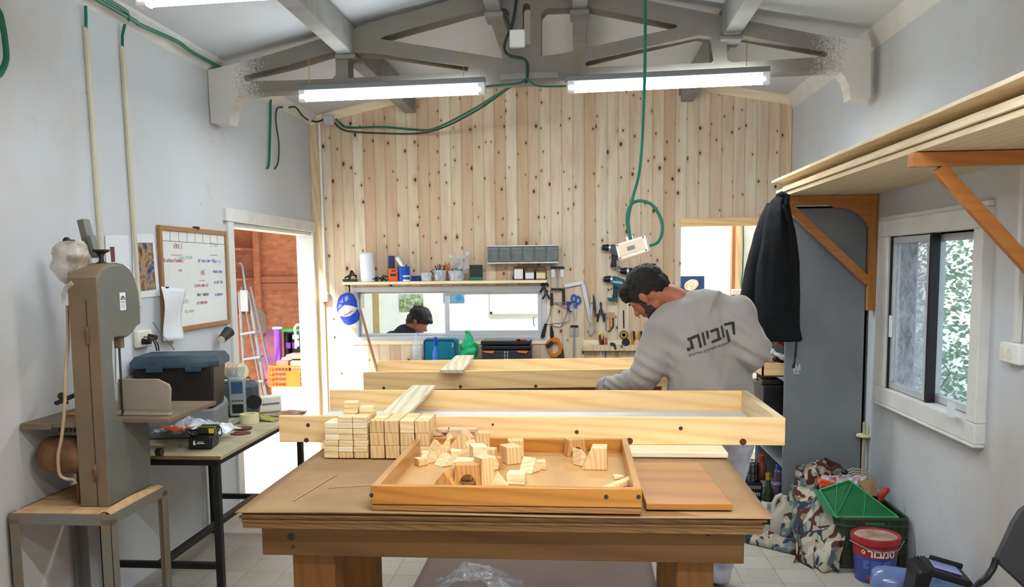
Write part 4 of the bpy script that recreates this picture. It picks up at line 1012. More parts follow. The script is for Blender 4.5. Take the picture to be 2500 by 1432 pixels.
# loose planks laid over the frames
zz = AZ+AH+.001
q = [PZ(948, 1003, zz), PZ(1008, 1006, zz), PZ(1070, 942, zz), PZ(1015, 941, zz)]
q[0].y = q[1].y = 3.21; q[2].y = q[3].y = 3.99
for p in q: p.z = zz
b = MB(); b.solid(q, (0, 0, .015)); single('loose_plank', b, M['pine_grey'], 'greyish grained plank laid across the nearest frame behind the cubes', 'plank', bevel=.002)
zz = 1.003
q = [PY(1074, 899, 4.80), PY(1130, 903, 4.80), PY(1157, 867, 5.62), PY(1113, 867, 5.60)]
for p in q: p.z = zz
b = MB(); b.solid(q, (0, 0, .020)); single('loose_plank', b, M['pine_grey'], 'short pale plank laid across the far frame', 'plank', bevel=.002)
tt = thing('trestle_table', 'table under the far frame, hidden behind the near frame', 'table', (bc.x, bc.y, 0), yw)
b = MB(); b.bb((-.85, -.26, .862), (.8, .26, .891)); obj('table_top', b, M['ply'], tt, world=False)
for sx in (-.78, .72):
    for y in (-.22, .22):
        b = MB(); b.bb((sx-.02, y-.02, 0), (sx+.02, y+.02, .862)); obj('leg', b, M['black_metal'], tt, world=False)

# cardboard and plastic on the floor under the bench
a, c, d, e = PZ(1010, 1432, .012), PZ(1605, 1432, .012), PZ(1588, 1368, .012), PZ(1045, 1362, .012)
x0_, x1_ = (a.x+e.x)/2, (c.x+d.x)/2
b = MB(); b.grid(lambda u, v: Vector((x0_+(x1_-x0_)*u, 3.0+2.1*v, .010+.004*math.sin(u*9+v*4))), 24, 20)
single('cardboard_sheet', b, M['card_grey'], 'large grey-brown board lying on the floor under the workbench', 'board', solid=.008)
random.seed(9)
def crumple(fn, nu, nv, amp, seed, fr=4):
    def g(u, v):
        p = fn(u, v); n_ = noise.noise_vector(Vector((u*fr+seed, v*fr, seed*.7)))*amp + noise.noise_vector(Vector((u*fr*2.7, v*fr*2.7+seed, 3)))*amp*.45
        return p+Vector(n_)
    b = MB(); b.grid(g, nu, nv); return b
b = crumple(lambda u, v: Vector((-.70+.40*u, 3.75+.25*v, .06+.11*math.sin(math.pi*min(1, u*1.05)))), 40, 24, .035, 2.0)
for v_ in b.v: v_.z = max(v_.z, .022)
single('plastic_sheet', b, M['clear'], 'crumpled clear plastic sheet on the floor under the workbench', 'plastic sheet')
# ================================================================== bandsaw on its stand
SZ = .66; XRt = PZ(270, 1235, SZ).x; XLt = XRt-.128
st = thing('saw_stand', 'worn angle-iron stand under the bandsaw, covered in sawdust', 'stand', (-2.03, 3.32, 0))
sx0, sx1, sy0, sy1 = -2.262, -1.832, 3.085, 3.545
def q4(x0, y0, x1, y1, z0, z1): b = MB(); b.bb((x0, y0, z0), (x1, y1, z1)); return b
b = MB()
for a, c in (((sx0, sy0, SZ-.045), (sx1, sy0+.004, SZ)), ((sx0, sy1-.004, SZ-.045), (sx1, sy1, SZ)), ((sx0, sy0, SZ-.045), (sx0+.004, sy1, SZ)), ((sx1-.004, sy0, SZ-.045), (sx1, sy1, SZ))): b.bb(a, c)
obj('top_frame', b, M['grey_metal'], st, bevel=.001)
obj('shelf_plate', q4(sx0+.004, sy0+.004, sx1-.004, sy1-.004, SZ-.012, SZ-.003), M['dust'], st)
for x, s in ((sx0, 1), (sx1, -1)):
    for y, w in ((sy0, 1), (sy1, -1)):
        b = MB(); b.bb((x, y, 0), (x+s*.045, y+w*.005, SZ-.02)); b.bb((x, y, 0), (x+s*.005, y+w*.045, SZ-.02)); obj('leg', b, M['grey_metal'], st, bevel=.001)
b = MB(); b.grid(lambda u, v: Vector((sx1-.005-.05*v, sy0+.01+.42*u, SZ-.002+.022*math.sin(math.pi*v)*(.5+.5*math.sin(math.pi*min(1, u*1.1))))), 24, 8)
obj('sawdust_heap', b, M['dust'], st)
b = MB(); b.grid(lambda u, v: Vector((sx0+.02+.38*u, sy0+.012+.05*v, SZ-.002+.010*math.sin(math.pi*v))), 24, 6); obj('sawdust_heap', b, M['dust'], st)

bs = thing('bandsaw', 'tall old grey bandsaw coated in brown dust at the left', 'bandsaw', (XRt-.064, 3.35, SZ))
def sp(x, y): p = PX(x, y, XRt); return (p.y, p.z)
side = [(270, 1236), (258, 1120), (248, 960), (239, 830), (233, 745), (232, 706), (237, 678), (249, 656), (266, 646), (285, 643), (302, 647), (318, 660), (331, 683), (339, 712), (343, 750), (344, 790), (334, 797), (326, 811), (311, 822), (292, 822), (281, 824), (276, 836), (276, 880), (284, 980), (287, 1022), (365, 1022), (368, 1100), (371, 1182)]
S2 = [sp(*p) for p in side]; y_f = S2[0][0]
S2[0] = (y_f, SZ-.0); S2[-1] = (S2[-1][0], SZ-.0)
S2 = [(max(y_f, y) if i < 6 else y, z) for i, (y, z) in enumerate(S2)]
b = MB(); b.prism(S2, (XLt, 0, 0), (0, 1, 0), (0, 0, 1), (1, 0, 0), XRt-XLt)
import bmesh
body = obj('body', b, M['saw_grey'], bs, bevel=.007, seg=3)
# dusty outer strip wrapping the spine and crown
fr_ = S2[0:13]; b = MB(); k = len(fr_)
inner = fr_; outr = []
for i, (y, z) in enumerate(fr_):
    p, n_ = fr_[max(i-1, 0)], fr_[min(i+1, k-1)]; d = Vector((n_[0]-p[0], n_[1]-p[1])).normalized(); outr.append((y-d.y*.004, z+d.x*.004))
vs = []
for (y, z), (yo, zo) in zip(inner, outr): vs += [(XLt+.002, y, z), (XRt-.002, y, z), (XRt-.004, yo, zo), (XLt+.004, yo, zo)]
fs = []
for i in range(k-1):
    a, c = i*4, i*4+4
    fs += [(a+3, a+2, c+2, c+3), (a, a+3, c+3, c), (a+2, a+1, c+1, c+2)]
b.add(vs, fs); obj('rim_cover', b, M['saw_dusty'], bs)
b = MB(); xm_ = XLt+.078; b.bb((xm_-.001, y_f-.006, SZ), (xm_+.001, y_f-.003, 1.50)); obj('cover_seam', b, M['dark_steel'], bs)
for zz in (1.36, .80):
    b = MB(); b.bb((xm_-.006, y_f-.014, zz-.035), (xm_+.006, y_f-.003, zz+.035)); b.cyl((xm_, y_f-.014, zz+.02), (xm_, y_f-.02, zz+.02), .007, n=10); obj('latch', b, M['rust'], bs, bevel=.002)
p = PX(300, 735, XRt); b = MB(); b.bb((XRt, p.y-.024, p.z-.037), (XRt+.0012, p.y+.020, p.z+.037)); stk = obj('sticker', b, M['paper'], bs)
lg = MB()
for i in range(13):
    a = math.pi*i/12; c_ = (p.y-.002+.0150*math.cos(a), p.z+.006+.0150*math.sin(a)); lg.box((XRt+.0016, c_[0], c_[1]), (.0006, .0024, .0044), Matrix.Rotation(a-math.pi/2, 3, 'X'))
for i in range(10):
    a0, a1 = math.pi*i/10, math.pi*(i+1)/10
    lg.solid([(XRt+.0013, p.y-.002+r*math.cos(a), p.z+.006+r*math.sin(a)) for a, r in ((a0, .011), (a1, .011), (a1, .0145), (a0, .0145))], (.0006, 0, 0))
for dy in (-.006, -.002, .002): lg.box((XRt+.0016, p.y+dy-.001, p.z+.009), (.0006, .0014, .008), Matrix.Rotation(R(-15), 3, 'X'))
lg.bb((XRt+.0013, p.y-.018, p.z-.004), (XRt+.0018, p.y+.014, p.z-.0015))
for k_ in range(4): lg.bb((XRt+.0013, p.y-.017, p.z-.012-k_*.005), (XRt+.0016, p.y+.012-k_*.002, p.z-.0110-k_*.005))
obj('sticker_emblem', lg, M['black'], stk, smooth=False)
# tensioning knob on the crown
c = Vector((XLt+.075, sp(285, 643)[0]-.02, sp(285, 643)[1]-.002))
b = MB(); b.lathe([(.022, 0), (.022, .006), (.010, .012), (.009, .03), (.013, .042), (.032, .052), (.034, .058), (.030, .060)], c, 20); obj('tension_knob', b, M['dark_steel'], bs)
p0, p1 = PY(226, 628, 3.36), PY(203, 536, 3.36)
b = MB(); b.bar(p0, p1, .030, .050, up=(0, 1, 0)); b.bar(PY(236, 628, 3.33), PY(221, 575, 3.33), .022, .04, up=(0, 1, 0)); obj('lamp_arm', b, M['saw_grey'], bs, bevel=.003)
b = MB(); p0 = PY(192, 655, 3.28); b.bb((p0.x-.032, p0.y-.03, p0.z-.055), (p0.x+.035, p0.y+.03, p0.z+.055)); obj('switch_box', b, M['saw_dusty'], bs, bevel=.006)
b = MB(); b.tube([PY(200, 600, 3.28), PY(180, 588, 3.26), PY(163, 588, 3.25)], .006); b.ell(PY(163, 588, 3.25), .016); obj('hose_knob', b, M['black'], bs)
def bagf(u, v):
    a = u*2*math.pi; px = 176+(2-14*v); py = 588+v*105; w = (.015+.062*math.sin(math.pi*min(1, .12+v*.9))**.7)
    if v > .85: px = 168; 
    p = PY(px, py, 3.26); d = noise.noise(Vector((math.cos(a)*1.4, math.sin(a)*1.4, v*4)))*.016
    return p+Vector((math.cos(a)*(w+d), math.sin(a)*(w*.75+d), 0))
b = MB(); b.grid(bagf, 32, 22); bag = single('plastic_bag', b, M['bag_dusty'], 'dusty clear plastic bag tied over the switch box on the bandsaw crown', 'bag')
b = MB(); b.tube([PY(178, 690, 3.2), PY(165, 700, 3.2), PY(156, 718, 3.2), PY(153, 740, 3.2)], [.012, .012, .010, .004], 8); obj('bag_tail', b, M['bag_dusty'], bag)
cable('power_cable', [PY(164, 745, 3.22), PY(166, 840, 3.22), PY(160, 900, 3.2), PY(158, 990, 3.18), PY(150, 1070, 3.18), PY(142, 1110, 3.18), PY(145, 1155, 3.19), PY(160, 1168, 3.2), PY(180, 1170, 3.22), PY(186, 1180, 3.22)], .0065, plain('tan_cable', '#b89a78', .6), None, parent=bs)
# blade
yb_ = sp(309, 825)[0]; xb = (XLt+XRt)/2
b = MB(); b.bb((xb+.028, yb_-.008, 1.0), (xb+.030, yb_+.008, 1.36)); obj('blade', b, M['dark_steel'], bs)
b = MB(); b.bb((xb+.015, yb_-.016, 1.29), (xb+.045, yb_+.016, 1.35)); obj('blade_guide', b, M['saw_dusty'], bs, bevel=.002)
# table, fence, motor
tz = PY(330, 1010, 3.44).z; TX0 = max(-2.27, PY(40, 1018, 3.22).x)
b = MB(); b.bb((TX0, 3.215, tz-.018), (XLt-.004, 3.80, tz)); b.bb((XRt+.004, 3.33, tz-.018), (-1.70, 3.80, tz)); b.bb((XLt-.004, sp(287, 1000)[0]+.03, tz-.018), (XRt+.004, 3.80, tz))
b.bb((TX0, 3.207, tz-.026), (TX0+.13, 3.215, tz-.0)); obj('saw_table', b, M['saw_dusty'], bs, bevel=.002)
b = MB()
for i in range(6): b.cyl((-2.13+i*.017, 3.24, tz-.04), (-2.13+i*.017, 3.24, tz-.018), .007, n=8)
obj('tilt_screws', b, M['dark_steel'], bs)
pf = [PY(x, y, 3.40) for x, y in ((287, 1000), (414, 1003), (416, 950), (411, 938), (384, 925), (287, 925))]
b = MB(); b.solid(pf, (0, .014, 0)); b.bb((pf[0].x, 3.395, tz), (pf[1].x, 3.43, tz+.010)); obj('fence', b, plain('worn_fence_plate', '#a2917e', .5, .1, scale=4, c2='#8d8478'), bs, bevel=.003)
b = MB(); b.bar(PY(140, 985, 3.36), PY(178, 968, 3.36), .02, .012); b.tube([PY(135, 984, 3.36), PY(184, 962, 3.36)], .008); b.ell(PY(150, 966, 3.38), .016); b.cyl(PY(150, 966, 3.36), PY(165, 985, 3.36), .007); obj('clamp_lever', b, M['dark_steel'], bs)
b = MB(); b.bb((-2.17, 3.36, tz), (-2.05, 3.39, tz+.012)); obj('wood_wedge', b, M['stained'], bs)
mz = PY(150, 1108, 3.28).z; MX0 = PY(107, 1108, 3.28).x
b = MB(); MR = Matrix.Rotation(R(90), 4, 'Y')
b.lathe([(.03, 0), (.060, .006), (.074, .03), (.078, .06), (.078, .21)], (MX0, 3.28, mz), 28, MR); obj('motor', b, M['rust'], bs)
b = MB(); b.cyl((-2.03, 3.30, SZ), (-2.03, 3.30, .80), .004); b.cyl((-2.07, 3.26, SZ), (-2.07, 3.26, mz-.07), .0055); b.cyl((-2.07, 3.26, SZ), (-2.07, 3.26, SZ+.008), .01); obj('motor_bolt', b, M['rust'], bs)
p = PX(372, 1108, XRt); b = MB(); b.cyl((XRt-.01, 3.60, p.z), (XRt+.02, 3.60, p.z), .006); b.cyl((XRt+.0, 3.60, p.z), (XRt+.024, 3.60, p.z), .020, n=14); obj('adjuster_knob', b, M['dark_steel'], bs)

# ================================================================== side table by the door wall
TB = .760
lt_ = thing('side_table', 'black steel side table with a pale chipboard top along the left wall', 'table', (-1.96, 4.31, 0))
tx, tyf, tyb = -1.640, 3.685, 4.925
b = MB(); b.bb((-2.277, tyf, TB-.018), (tx, tyb, TB)); obj('table_top', b, plain('worn_cream_laminate', '#bbb192', .5, scale=6, c2='#a09474'), lt_, bevel=.002)
b = MB(); b.bb((-2.275, tyf-.001, TB-.0175), (tx-.001, tyf+.002, TB-.0005)); obj('edge_band', b, M['ply'], lt_)
b = MB()
for a, c in (((-2.26, tyf+.01, TB-.048), (tx-.02, tyf+.04, TB-.018)), ((-2.26, tyb-.04, TB-.048), (tx-.02, tyb-.01, TB-.018)), ((tx-.05, tyf+.04, TB-.048), (tx-.02, tyb-.04, TB-.018)), ((-2.26, tyf+.04, TB-.048), (-2.23, tyb-.04, TB-.018))): b.bb(a, c)
obj('frame', b, M['black_metal'], lt_, bevel=.002)
for x in (-2.255, tx-.052):
    for y in (tyf+.01, tyb-.045):
        b = MB(); b.bb((x, y, 0), (x+.032, y+.035, TB-.03)); obj('leg', b, M['black_metal'], lt_, bevel=.002)
for a, c in (((-2.25, tyf+.012, .215), (tx-.03, tyf+.04, .245)), ((-2.25, tyb-.04, .215), (tx-.03, tyb-.012, .245)), ((-1.99, tyf+.04, .215), (-1.955, tyb-.04, .245))):
    b = MB(); b.bb(a, c); obj('stretcher', b, M['black_metal'], lt_, bevel=.002)

def T(px, py, dz=0): return PZ(px, py, TB+dz)
# metal case and storage tote on it
ex = Matrix.Rotation(R(10), 4, 'Z')
c0 = Vector((-2.055, 4.195, TB))
def rbx(sx, sy, z0, z1, off=(0, 0)):
    b = MB(); b.bb((-sx/2+off[0], -sy/2+off[1], z0), (sx/2+off[0], sy/2+off[1], z1)); b.xf(Matrix.Translation(c0) @ ex); return b
cs = single('metal_case', rbx(.39, .28, .001, .150), M['grey'], 'low grey metal case under the black storage box', 'case', bevel=.01)
tt_ = thing('storage_box', 'large black storage box with a dusty blue lid on the side table', 'storage box', c0+Vector((0, 0, .151)))
b = MB(); cc = [(-.188, -.125), (.188, -.125), (.188, .125), (-.188, .125)]
vs = [(x*.96, y*.94, .152) for x, y in cc]+[(x*1.03, y*1.03, .380) for x, y in cc]
b.add(vs, [(3, 2, 1, 0), (4, 5, 6, 7), (0, 1, 5, 4), (1, 2, 6, 5), (2, 3, 7, 6), (3, 0, 4, 7)]); b.xf(Matrix.Translation(c0) @ ex)
obj('bin', b, plain('black_box_plastic', '#1a1716', .5, scale=4, c2='#26201c'), tt_, bevel=.01)
b = MB(); x, y = .212, .150; ch = .05
ring = lambda x, y, ch, z: [(-x, -y, z), (x-ch*1.3, -y, z), (x, -y+ch*1.2, z), (x, y, z), (-x, y, z)]
vs = ring(x, y, ch, .362)+ring(x, y, ch, .395)+ring(x-.02, y-.02, ch, .425)
b.add(vs, [(4, 3, 2, 1, 0), (10, 11, 12, 13, 14)]+[(i+5*k, (i+1) % 5+5*k, (i+1) % 5+5*k+5, i+5*k+5) for k in (0, 1) for i in range(5)]); b.xf(Matrix.Translation(c0) @ ex)
obj('lid', b, M['tote_blue'], tt_, bevel=.006)
for dx in (-.09, .10): obj('lid_clip', rbx(.08, .012, .345, .378, (dx, -.155)), M['tote_blue'], tt_, bevel=.003)
# radio
rc = Vector((-1.985, 4.735, TB))
rd = thing('radio', 'grey portable radio cassette player on the side table', 'radio', rc, R(16))
def RB(nm, x0, y0, z0, x1, y1, z1, mat, bev=.01, par=None): b = MB(); b.bb((x0, y0, z0), (x1, y1, z1)); return obj(nm, b, mat, par or rd, world=False, bevel=bev, seg=3)
RB('body', -.16, -.04, .002, .12, .10, .20, plain('radio_grey', '#4a5258', .4), .03)
un = RB('front_unit', -.045, -.06, .005, .050, .0, .235, plain('radio_silver', '#9ea5a6', .35, .2), .014)
RB('display', -.030, -.0625, .140, .035, -.058, .210, plain('radio_display', '#3a5a78', .2), .006, un)
RB('cassette_door', -.028, -.0625, .025, .035, -.058, .078, M['black'], .006, un)
for i in range(4): RB('button', -.028+i*.017, -.064, .095, -.016+i*.017, -.058, .102, M['dark_steel'], .001, un)
b = MB(); b.cyl((-.105, -.035, .085), (-.105, -.05, .085), .058, .05, n=28); obj('speaker', b, plain('speaker_grille', '#b8bdb4', .5), rd, world=False)
b = MB(); b.cyl((.092, -.035, .085), (.092, -.045, .085), .045, .04, n=28); obj('speaker', b, M['rubber'], rd, world=False)
b = MB(); b.tube([(-.11, .09, .19), (-.10, .09, .215), (.06, .09, .215), (.07, .09, .19)], .007); obj('carry_handle', b, M['grey'], rd, world=False)
# sanding discs standing in a clear tub on the radio
pc = PY(575, 921, 4.75); pc.z = TB+.202
tb = thing('disc_tub', 'clear tub packed with upright pale sanding discs on the radio', 'tub', (pc.x, 4.75, pc.z))
b = MB(); b.lathe([(.048, 0), (.058, .085), (.060, .088)], (pc.x, 4.75, pc.z), 24); obj('tub', b, M['clear_tub'], tb)
for i in range(8):
    b = MB(); x = pc.x-.045+i*.0125; b.cyl((x, 4.75, pc.z+.062), (x+.005, 4.748, pc.z+.063), .046, n=22); obj('sanding_disc', b, M['masking'] if i % 2 else M['disc'], tb)
# masking tape
c = T(601, 1036); 
b = MB(); b.lathe([(.034, 0), (.052, 0), (.052, .052), (.034, .052), (.034, 0)], c+Vector((0, .05, .001)), 32); single('masking_tape', b, M['masking'], 'thick roll of cream masking tape on the side table', 'tape')
# cream jig block and round wooden piece
c = T(664, 1006)
jg = thing('jig_block', 'cream block with a long slot standing at the far end of the side table', 'block', c, R(35))
b = MB(); b.bb((-.10, -.012, .001), (.06, .035, .105)); obj('block', b, M['cream'], jg, world=False, bevel=.016, seg=3)
b = MB(); b.bb((-.06, -.0135, .048), (.045, -.011, .060)); obj('slot', b, M['grey'], jg, world=False, bevel=.002)
c = T(622, 1008); b = MB(); b.ell(c+Vector((-.01, .05, .032)), (.045, .035, .032)); b.cyl(c+Vector((-.02, .05, .03)), c+Vector((.05, .05, .05)), .014)
single('sanding_bulb', b, plain('terracotta_wood', '#a0653c', .6), 'round reddish wooden piece beside the slotted cream block', 'wooden piece')
b = MB(); b.bb(c+Vector((-.02, .10, .001)), c+Vector((.12, .13, .062))); single('wood_offcut', b, M['block'], 'pale offcut lying behind the round reddish piece', 'offcut', bevel=.003)
b = MB(); p = T(650, 1028); b = crumple(lambda u, v: Vector((p.x-.10+.16*u, p.y-.02+.09*v, TB+.016+.012*math.sin(u*5))), 24, 16, .012, 4.4, 5)
single('dust_cloth', b, plain('olive_yellow_cloth', '#a29a4a', .9), 'olive yellow cloth crumpled near the table end', 'cloth', solid=.002)
p0, p1 = T(672, 1010), T(742, 1001); b = MB(); b.bb((-.065, -.11, .001), (.065, .11, .006)); b.xf(Matrix.Translation((-1.715, 4.80, TB)) @ Matrix.Rotation(R(-18), 4, 'Z')); mg = single('magazine', b, M['ph_craft'], 'dark printed magazine at the far corner of the side table', 'magazine')
for (px, py, a, lb) in ((592, 1047, 20, 'rear of two reddish sanding discs on the side table'), (588, 1058, -8, 'front one of two reddish sanding discs on the side table')):
    c = T(px, py); b = MB(); n = 26; pts = [(.052*math.cos(R(195+a)+i/n*R(330)), .052*math.sin(R(195+a)+i/n*R(330))) for i in range(n+1)]+[(0, 0)]
    b.prism(pts, c+Vector((0, 0, .002 if 'front' in lb else .006)), (1, 0, 0), (0, 1, 0), (0, 0, 1), .0025); single('sanding_disc', b, M['sand_disc'], lb, 'sanding disc', 'sanding discs on the side table')
for k, (x, y, x2, y2) in enumerate(((545, 1036, 590, 1020), (548, 1044, 592, 1026))):
    a, c = T(x, y, .004), T(x2, y2, .004); b = MB(); b.bar(a, c, .012, .005); single('steel_rule', b, M['alu'], ['narrow metal strip behind the tape roll, farther one', 'narrow metal strip behind the tape roll, nearer one'][k], 'metal strip')
# charger with battery
c = T(492, 1098); cg = thing('battery_charger', 'black battery charger with a battery and a coiled lead', 'charger', c, R(8))
b = MB(); b.bb((-.062, .0, .002), (.050, .13, .068)); obj('body', b, M['black'], cg, world=False, bevel=.012, seg=3)
b = MB(); b.bb((-.025, .03, .068), (.060, .11, .105)); bt = obj('battery', b, plain('battery_dark_green', '#2a2f22', .5), cg, world=False, bevel=.008)
for y in (.035, .10): b = MB(); b.bb((-.026, y, .070), (.061, y+.005, .1065)); obj('battery_stripe', b, plain('lime_stripe', '#98a24a', .5), bt, world=False)
b = MB(); b.bb((.03, .024, .075), (.055, .030, .098)); obj('battery_label', b, M['yellow'], bt, world=False)
lg = MB(); lg.prism([(-.008, -.010), (.004, -.012), (.002, 0), (.0, .013), (-.006, .008)], (-.030, -.001, .036), (1, 0, 0), (0, 0, 1), (0, -1, 0), .001); lg.bb((-.022, -.0015, .030), (.016, 0, .034)); lg.bb((-.018, -.0015, .038), (.010, 0, .041))
obj('charger_mark', lg, M['cream'], cg, world=False)
for r_, z in ((.05, .08), (.056, .085), (.045, .09)):
    b = MB(); b.tube([(-.045+r_*.7*math.cos(t_*.45), .055+r_*math.sin(t_*.45), z+.01*math.sin(t_)) for t_ in range(14)], .003, 6); obj('lead_loop', b, M['black'], cg, world=False)
b = MB(); b.tube([(.055, .04, .10), (.075, .045, .105), (.080, .06, .09), (.078, .075, .06), (.065, .08, .05)], .003, 6); obj('lead_loop', b, M['black'], cg, world=False)
# carrier bag
b = crumple(lambda u, v: Vector((-2.11+.32*u+.05*v, 3.93+.26*v-.05*u, TB+.006+.075*math.sin(math.pi*min(max(u, .02), .98))**.6*math.sin(math.pi*(.12+.76*v))+.03)), 46, 36, .030, 1.3, 5)
for v_ in b.v: v_.z = max(v_.z, TB+.004)
cb_ = single('carrier_bag', b, M['bag_white'], 'crumpled milky carrier bag with a red star print on the side table', 'bag')
def bagsurf(u, v, h=.012): return Vector((-2.11+.32*u+.05*v, 3.86+.42*v-.05*u, TB+.105+h))
b = MB()
sp_ = [PZ(x, y, TB+.085) for x, y in ((380, 1040), (432, 1038), (448, 1022), (462, 1036), (478, 1040), (460, 1048), (455, 1056), (440, 1049), (425, 1055), (410, 1048))]
b.solid(sp_, (0, 0, .003)); obj('star_print', b, plain('red_orange_print', '#b52c1c', .4, c2='#c9581e'), cb_)
b = MB(); c = T(443, 1092); b.cyl(c+Vector((0, 0, .001)), c+Vector((0, 0, .016)), .008, n=6); single('hex_nut', b, M['steel'], 'small loose metal nut left of the battery charger', 'nut')
cable('loose_wire', [T(478, 1010, .10), T(490, 1018, .09), T(508, 1030, .06), T(512, 1033, .05)], .003, M['black'], 'short black wire end poking over the carrier bag')

# ================================================================== things on the left wall
XW = XL+.002
A = [PX(*p, XW) for p in ((386, 550), (547, 564), (556, 792), (390, 812))]
y0, y1 = (A[0].y+A[3].y)/2, (A[1].y+A[2].y)/2; z0, z1 = (A[2].z+A[3].z)/2, (A[0].z+A[1].z)/2
wbd = thing('whiteboard', 'wood-framed whiteboard with handwriting beside the left doorway', 'whiteboard', (XW, (y0+y1)/2, z0))
b = MB(); b.bb((XW, y0+.01, z0+.01), (XW+.010, y1-.01, z1-.01)); obj('board', b, plain('whiteboard_surface', '#dcdedb', .25, var=.05), wbd)
b = MB(); w = .026
for a, c in (((XW, y0, z0), (XW+.02, y1, z0+w)), ((XW, y0, z1-w), (XW+.02, y1, z1)), ((XW, y0, z0+w), (XW+.02, y0+w, z1-w)), ((XW, y1-w, z0+w), (XW+.02, y1, z1-w))): b.bb(a, c)
obj('wood_frame', b, plain('brown_board_frame', '#a5784a', .5, scale=12), wbd, bevel=.002)
b = MB(); ym_ = y0+(y1-y0)*.52; b.bb((XW, ym_-.02, z1-.005), (XW+.025, ym_+.02, z1+.012)); obj('hook', b, M['dark_steel'], wbd, bevel=.002)
ink = {'r': plain('red_marker', '#a8474e', .6), 'b': plain('blue_marker', '#5363ac', .6), 'k': plain('dark_marker', '#4c3a44', .6), 'g': plain('faint_green_marker', '#9fc4b0', .6)}
b = MB(); zz = z1-.085; b.bb((XW+.010, y0+w, zz), (XW+.0112, y1-w, zz+.002))
for i in range(1, 8): yy = y0+w+(y1-y0-2*w)*i/8; b.bb((XW+.010, yy-.001, zz), (XW+.0112, yy+.001, z1-w))
obj('grid_line', b, ink['k'], wbd)
def scrawl(px, py, ln, hgt, col, seed, XP=None):
    """a handwritten word as short strokes, right to left"""
    rr = random.Random(seed); p = PX(px, py, (XP or XW+.0105)); b = MB(); y = p.y+ln/2
    while y > p.y-ln/2:
        k_ = rr.random(); h = hgt*rr.uniform(.6, 1.0); w_ = hgt*.45
        if k_ < .4: pts = [(y, p.z+h), (y-w_*.3, p.z+h*.4), (y-w_*.2, p.z)]
        elif k_ < .7: pts = [(y, p.z), (y, p.z+h), (y-w_, p.z+h*.9), (y-w_, p.z+.1*h)]
        elif k_ < .85: pts = [(y, p.z+h), (y-w_, p.z+h), (y-w_*.6, p.z), (y, p.z)]
        else: pts = [(y-w_*.4, p.z+h), (y-w_*.5, p.z+h*.55)]
        b.tube([(p.x, q_[0], q_[1]) for q_ in pts], .0016, 4); y -= w_*1.5
    obj('handwriting', b, ink[col], wbd, smooth=False)
for a in ((434, 607, .10, .035, 'r', 1), (425, 640, .26, .022, 'r', 2), (441, 663, .03, .02, 'r', 3), (522, 602, .10, .03, 'b', 4), (505, 640, .24, .02, 'b', 5), (530, 642, .12, .02, 'b', 15), (495, 671, .06, .035, 'r', 6), (530, 666, .16, .02, 'b', 7), (492, 700, .18, .02, 'r', 8), (533, 692, .12, .022, 'b', 9), (495, 722, .16, .02, 'k', 10), (533, 722, .12, .02, 'b', 11), (493, 742, .14, .02, 'r', 12), (452, 740, .08, .025, 'g', 13), (450, 632, .20, .02, 'g', 14), (462, 763, .12, .02, 'g', 16)): scrawl(*a)
b = MB()
for x0_, x1_, yy in ((417, 445, 622), (513, 530, 622), (486, 500, 684)): a, c = PX(x0_, yy, XW+.011), PX(x1_, yy, XW+.011); b.bar(a, c, .002, .002)
obj('underline', b, ink['r'], wbd)
def wpaper(nm, pts, label, mat, off=.004, th=.0015):
    P_ = [PX(x, y, XL+off) for x, y in pts]; b = MB(); b.solid(P_, (th, 0, 0)); return single(nm, b, mat, label, 'paper', smooth=False)
pp = wpaper('wall_poster', ((322, 572), (374, 570), (391, 722), (326, 728)), 'white sheet with a workshop snapshot left of the whiteboard', M['paper'])
P_ = [PX(x, y, XL+.0058) for x, y in ((328, 592), (372, 592), (381, 706), (340, 711))]; b = MB(); b.solid(P_, (.0008, 0, 0)); obj('snapshot', b, M['ph_craft'], pp)
pp = wpaper('wall_poster', ((256, 574), (312, 574), (320, 705), (262, 705)), 'white sheet with a small dark figure, partly behind the bandsaw', M['paper'])
P_ = [PX(x, y, XL+.0058) for x, y in ((268, 602), (279, 602), (281, 638), (272, 640))]; b = MB(); b.solid(P_, (.0008, 0, 0)); obj('snapshot', b, plain('dark_red_print', '#6d3838', .5), pp)
wpaper('paper_sheet', ((283, 838), (318, 820), (326, 905), (284, 935)), 'white sheet low on the wall behind the bandsaw blade', M['paper'], .006)
def hang(u, v):
    a, c, d, e = (PX(x, y, XL+.034) for x, y in ((393, 699), (450, 705), (439, 829), (396, 832)))
    p = (a*(1-u)+c*u)*(1-v)+(e*(1-u)+d*u)*v; p.x += .012*math.sin(v*5+u*2)+.02*v; return p
b = MB(); b.grid(hang, 8, 14); ph = single('paper_sheet', b, M['paper'], 'curling sheet of paper pinned over the lower left of the whiteboard', 'paper', solid=.001)
b = MB(); p = PX(408, 701, XL+.04); b.box(p, (.006, .03, .008)); obj('clip', b, M['black'], ph)
# wall socket with plugs
s_ = PX(342, 826, XL); so = thing('wall_socket', 'double wall socket with two black plugs under the whiteboard', 'socket', (XL, s_.y, s_.z-.04))
b = MB(); b.bb((XL, s_.y-.07, s_.z-.045), (XL+.03, s_.y+.075, s_.z+.045)); obj('socket_plate', b, M['cream'], so, bevel=.008)
for dy, dz in ((-.03, -.012), (.035, .006)): b = MB(); b.cyl((XL+.03, s_.y+dy, s_.z+dz), (XL+.075, s_.y+dy, s_.z+dz-.004), .017, .011, n=12); obj('plug', b, M['black'], so)
for k_, (ye, dy) in enumerate(((385, 0), (377, .02))):
    cable('plug_lead', [(XL+.07, s_.y+.035-.065*k_, s_.z), PX(352+12*k_, 822, XL+.08), PX(374-4*k_, 826, XL+.07), PX(385-6*k_, 840, XL+.06), PX(388-5*k_, 856, XL+.06)], .0035, M['black'], None, parent=so)
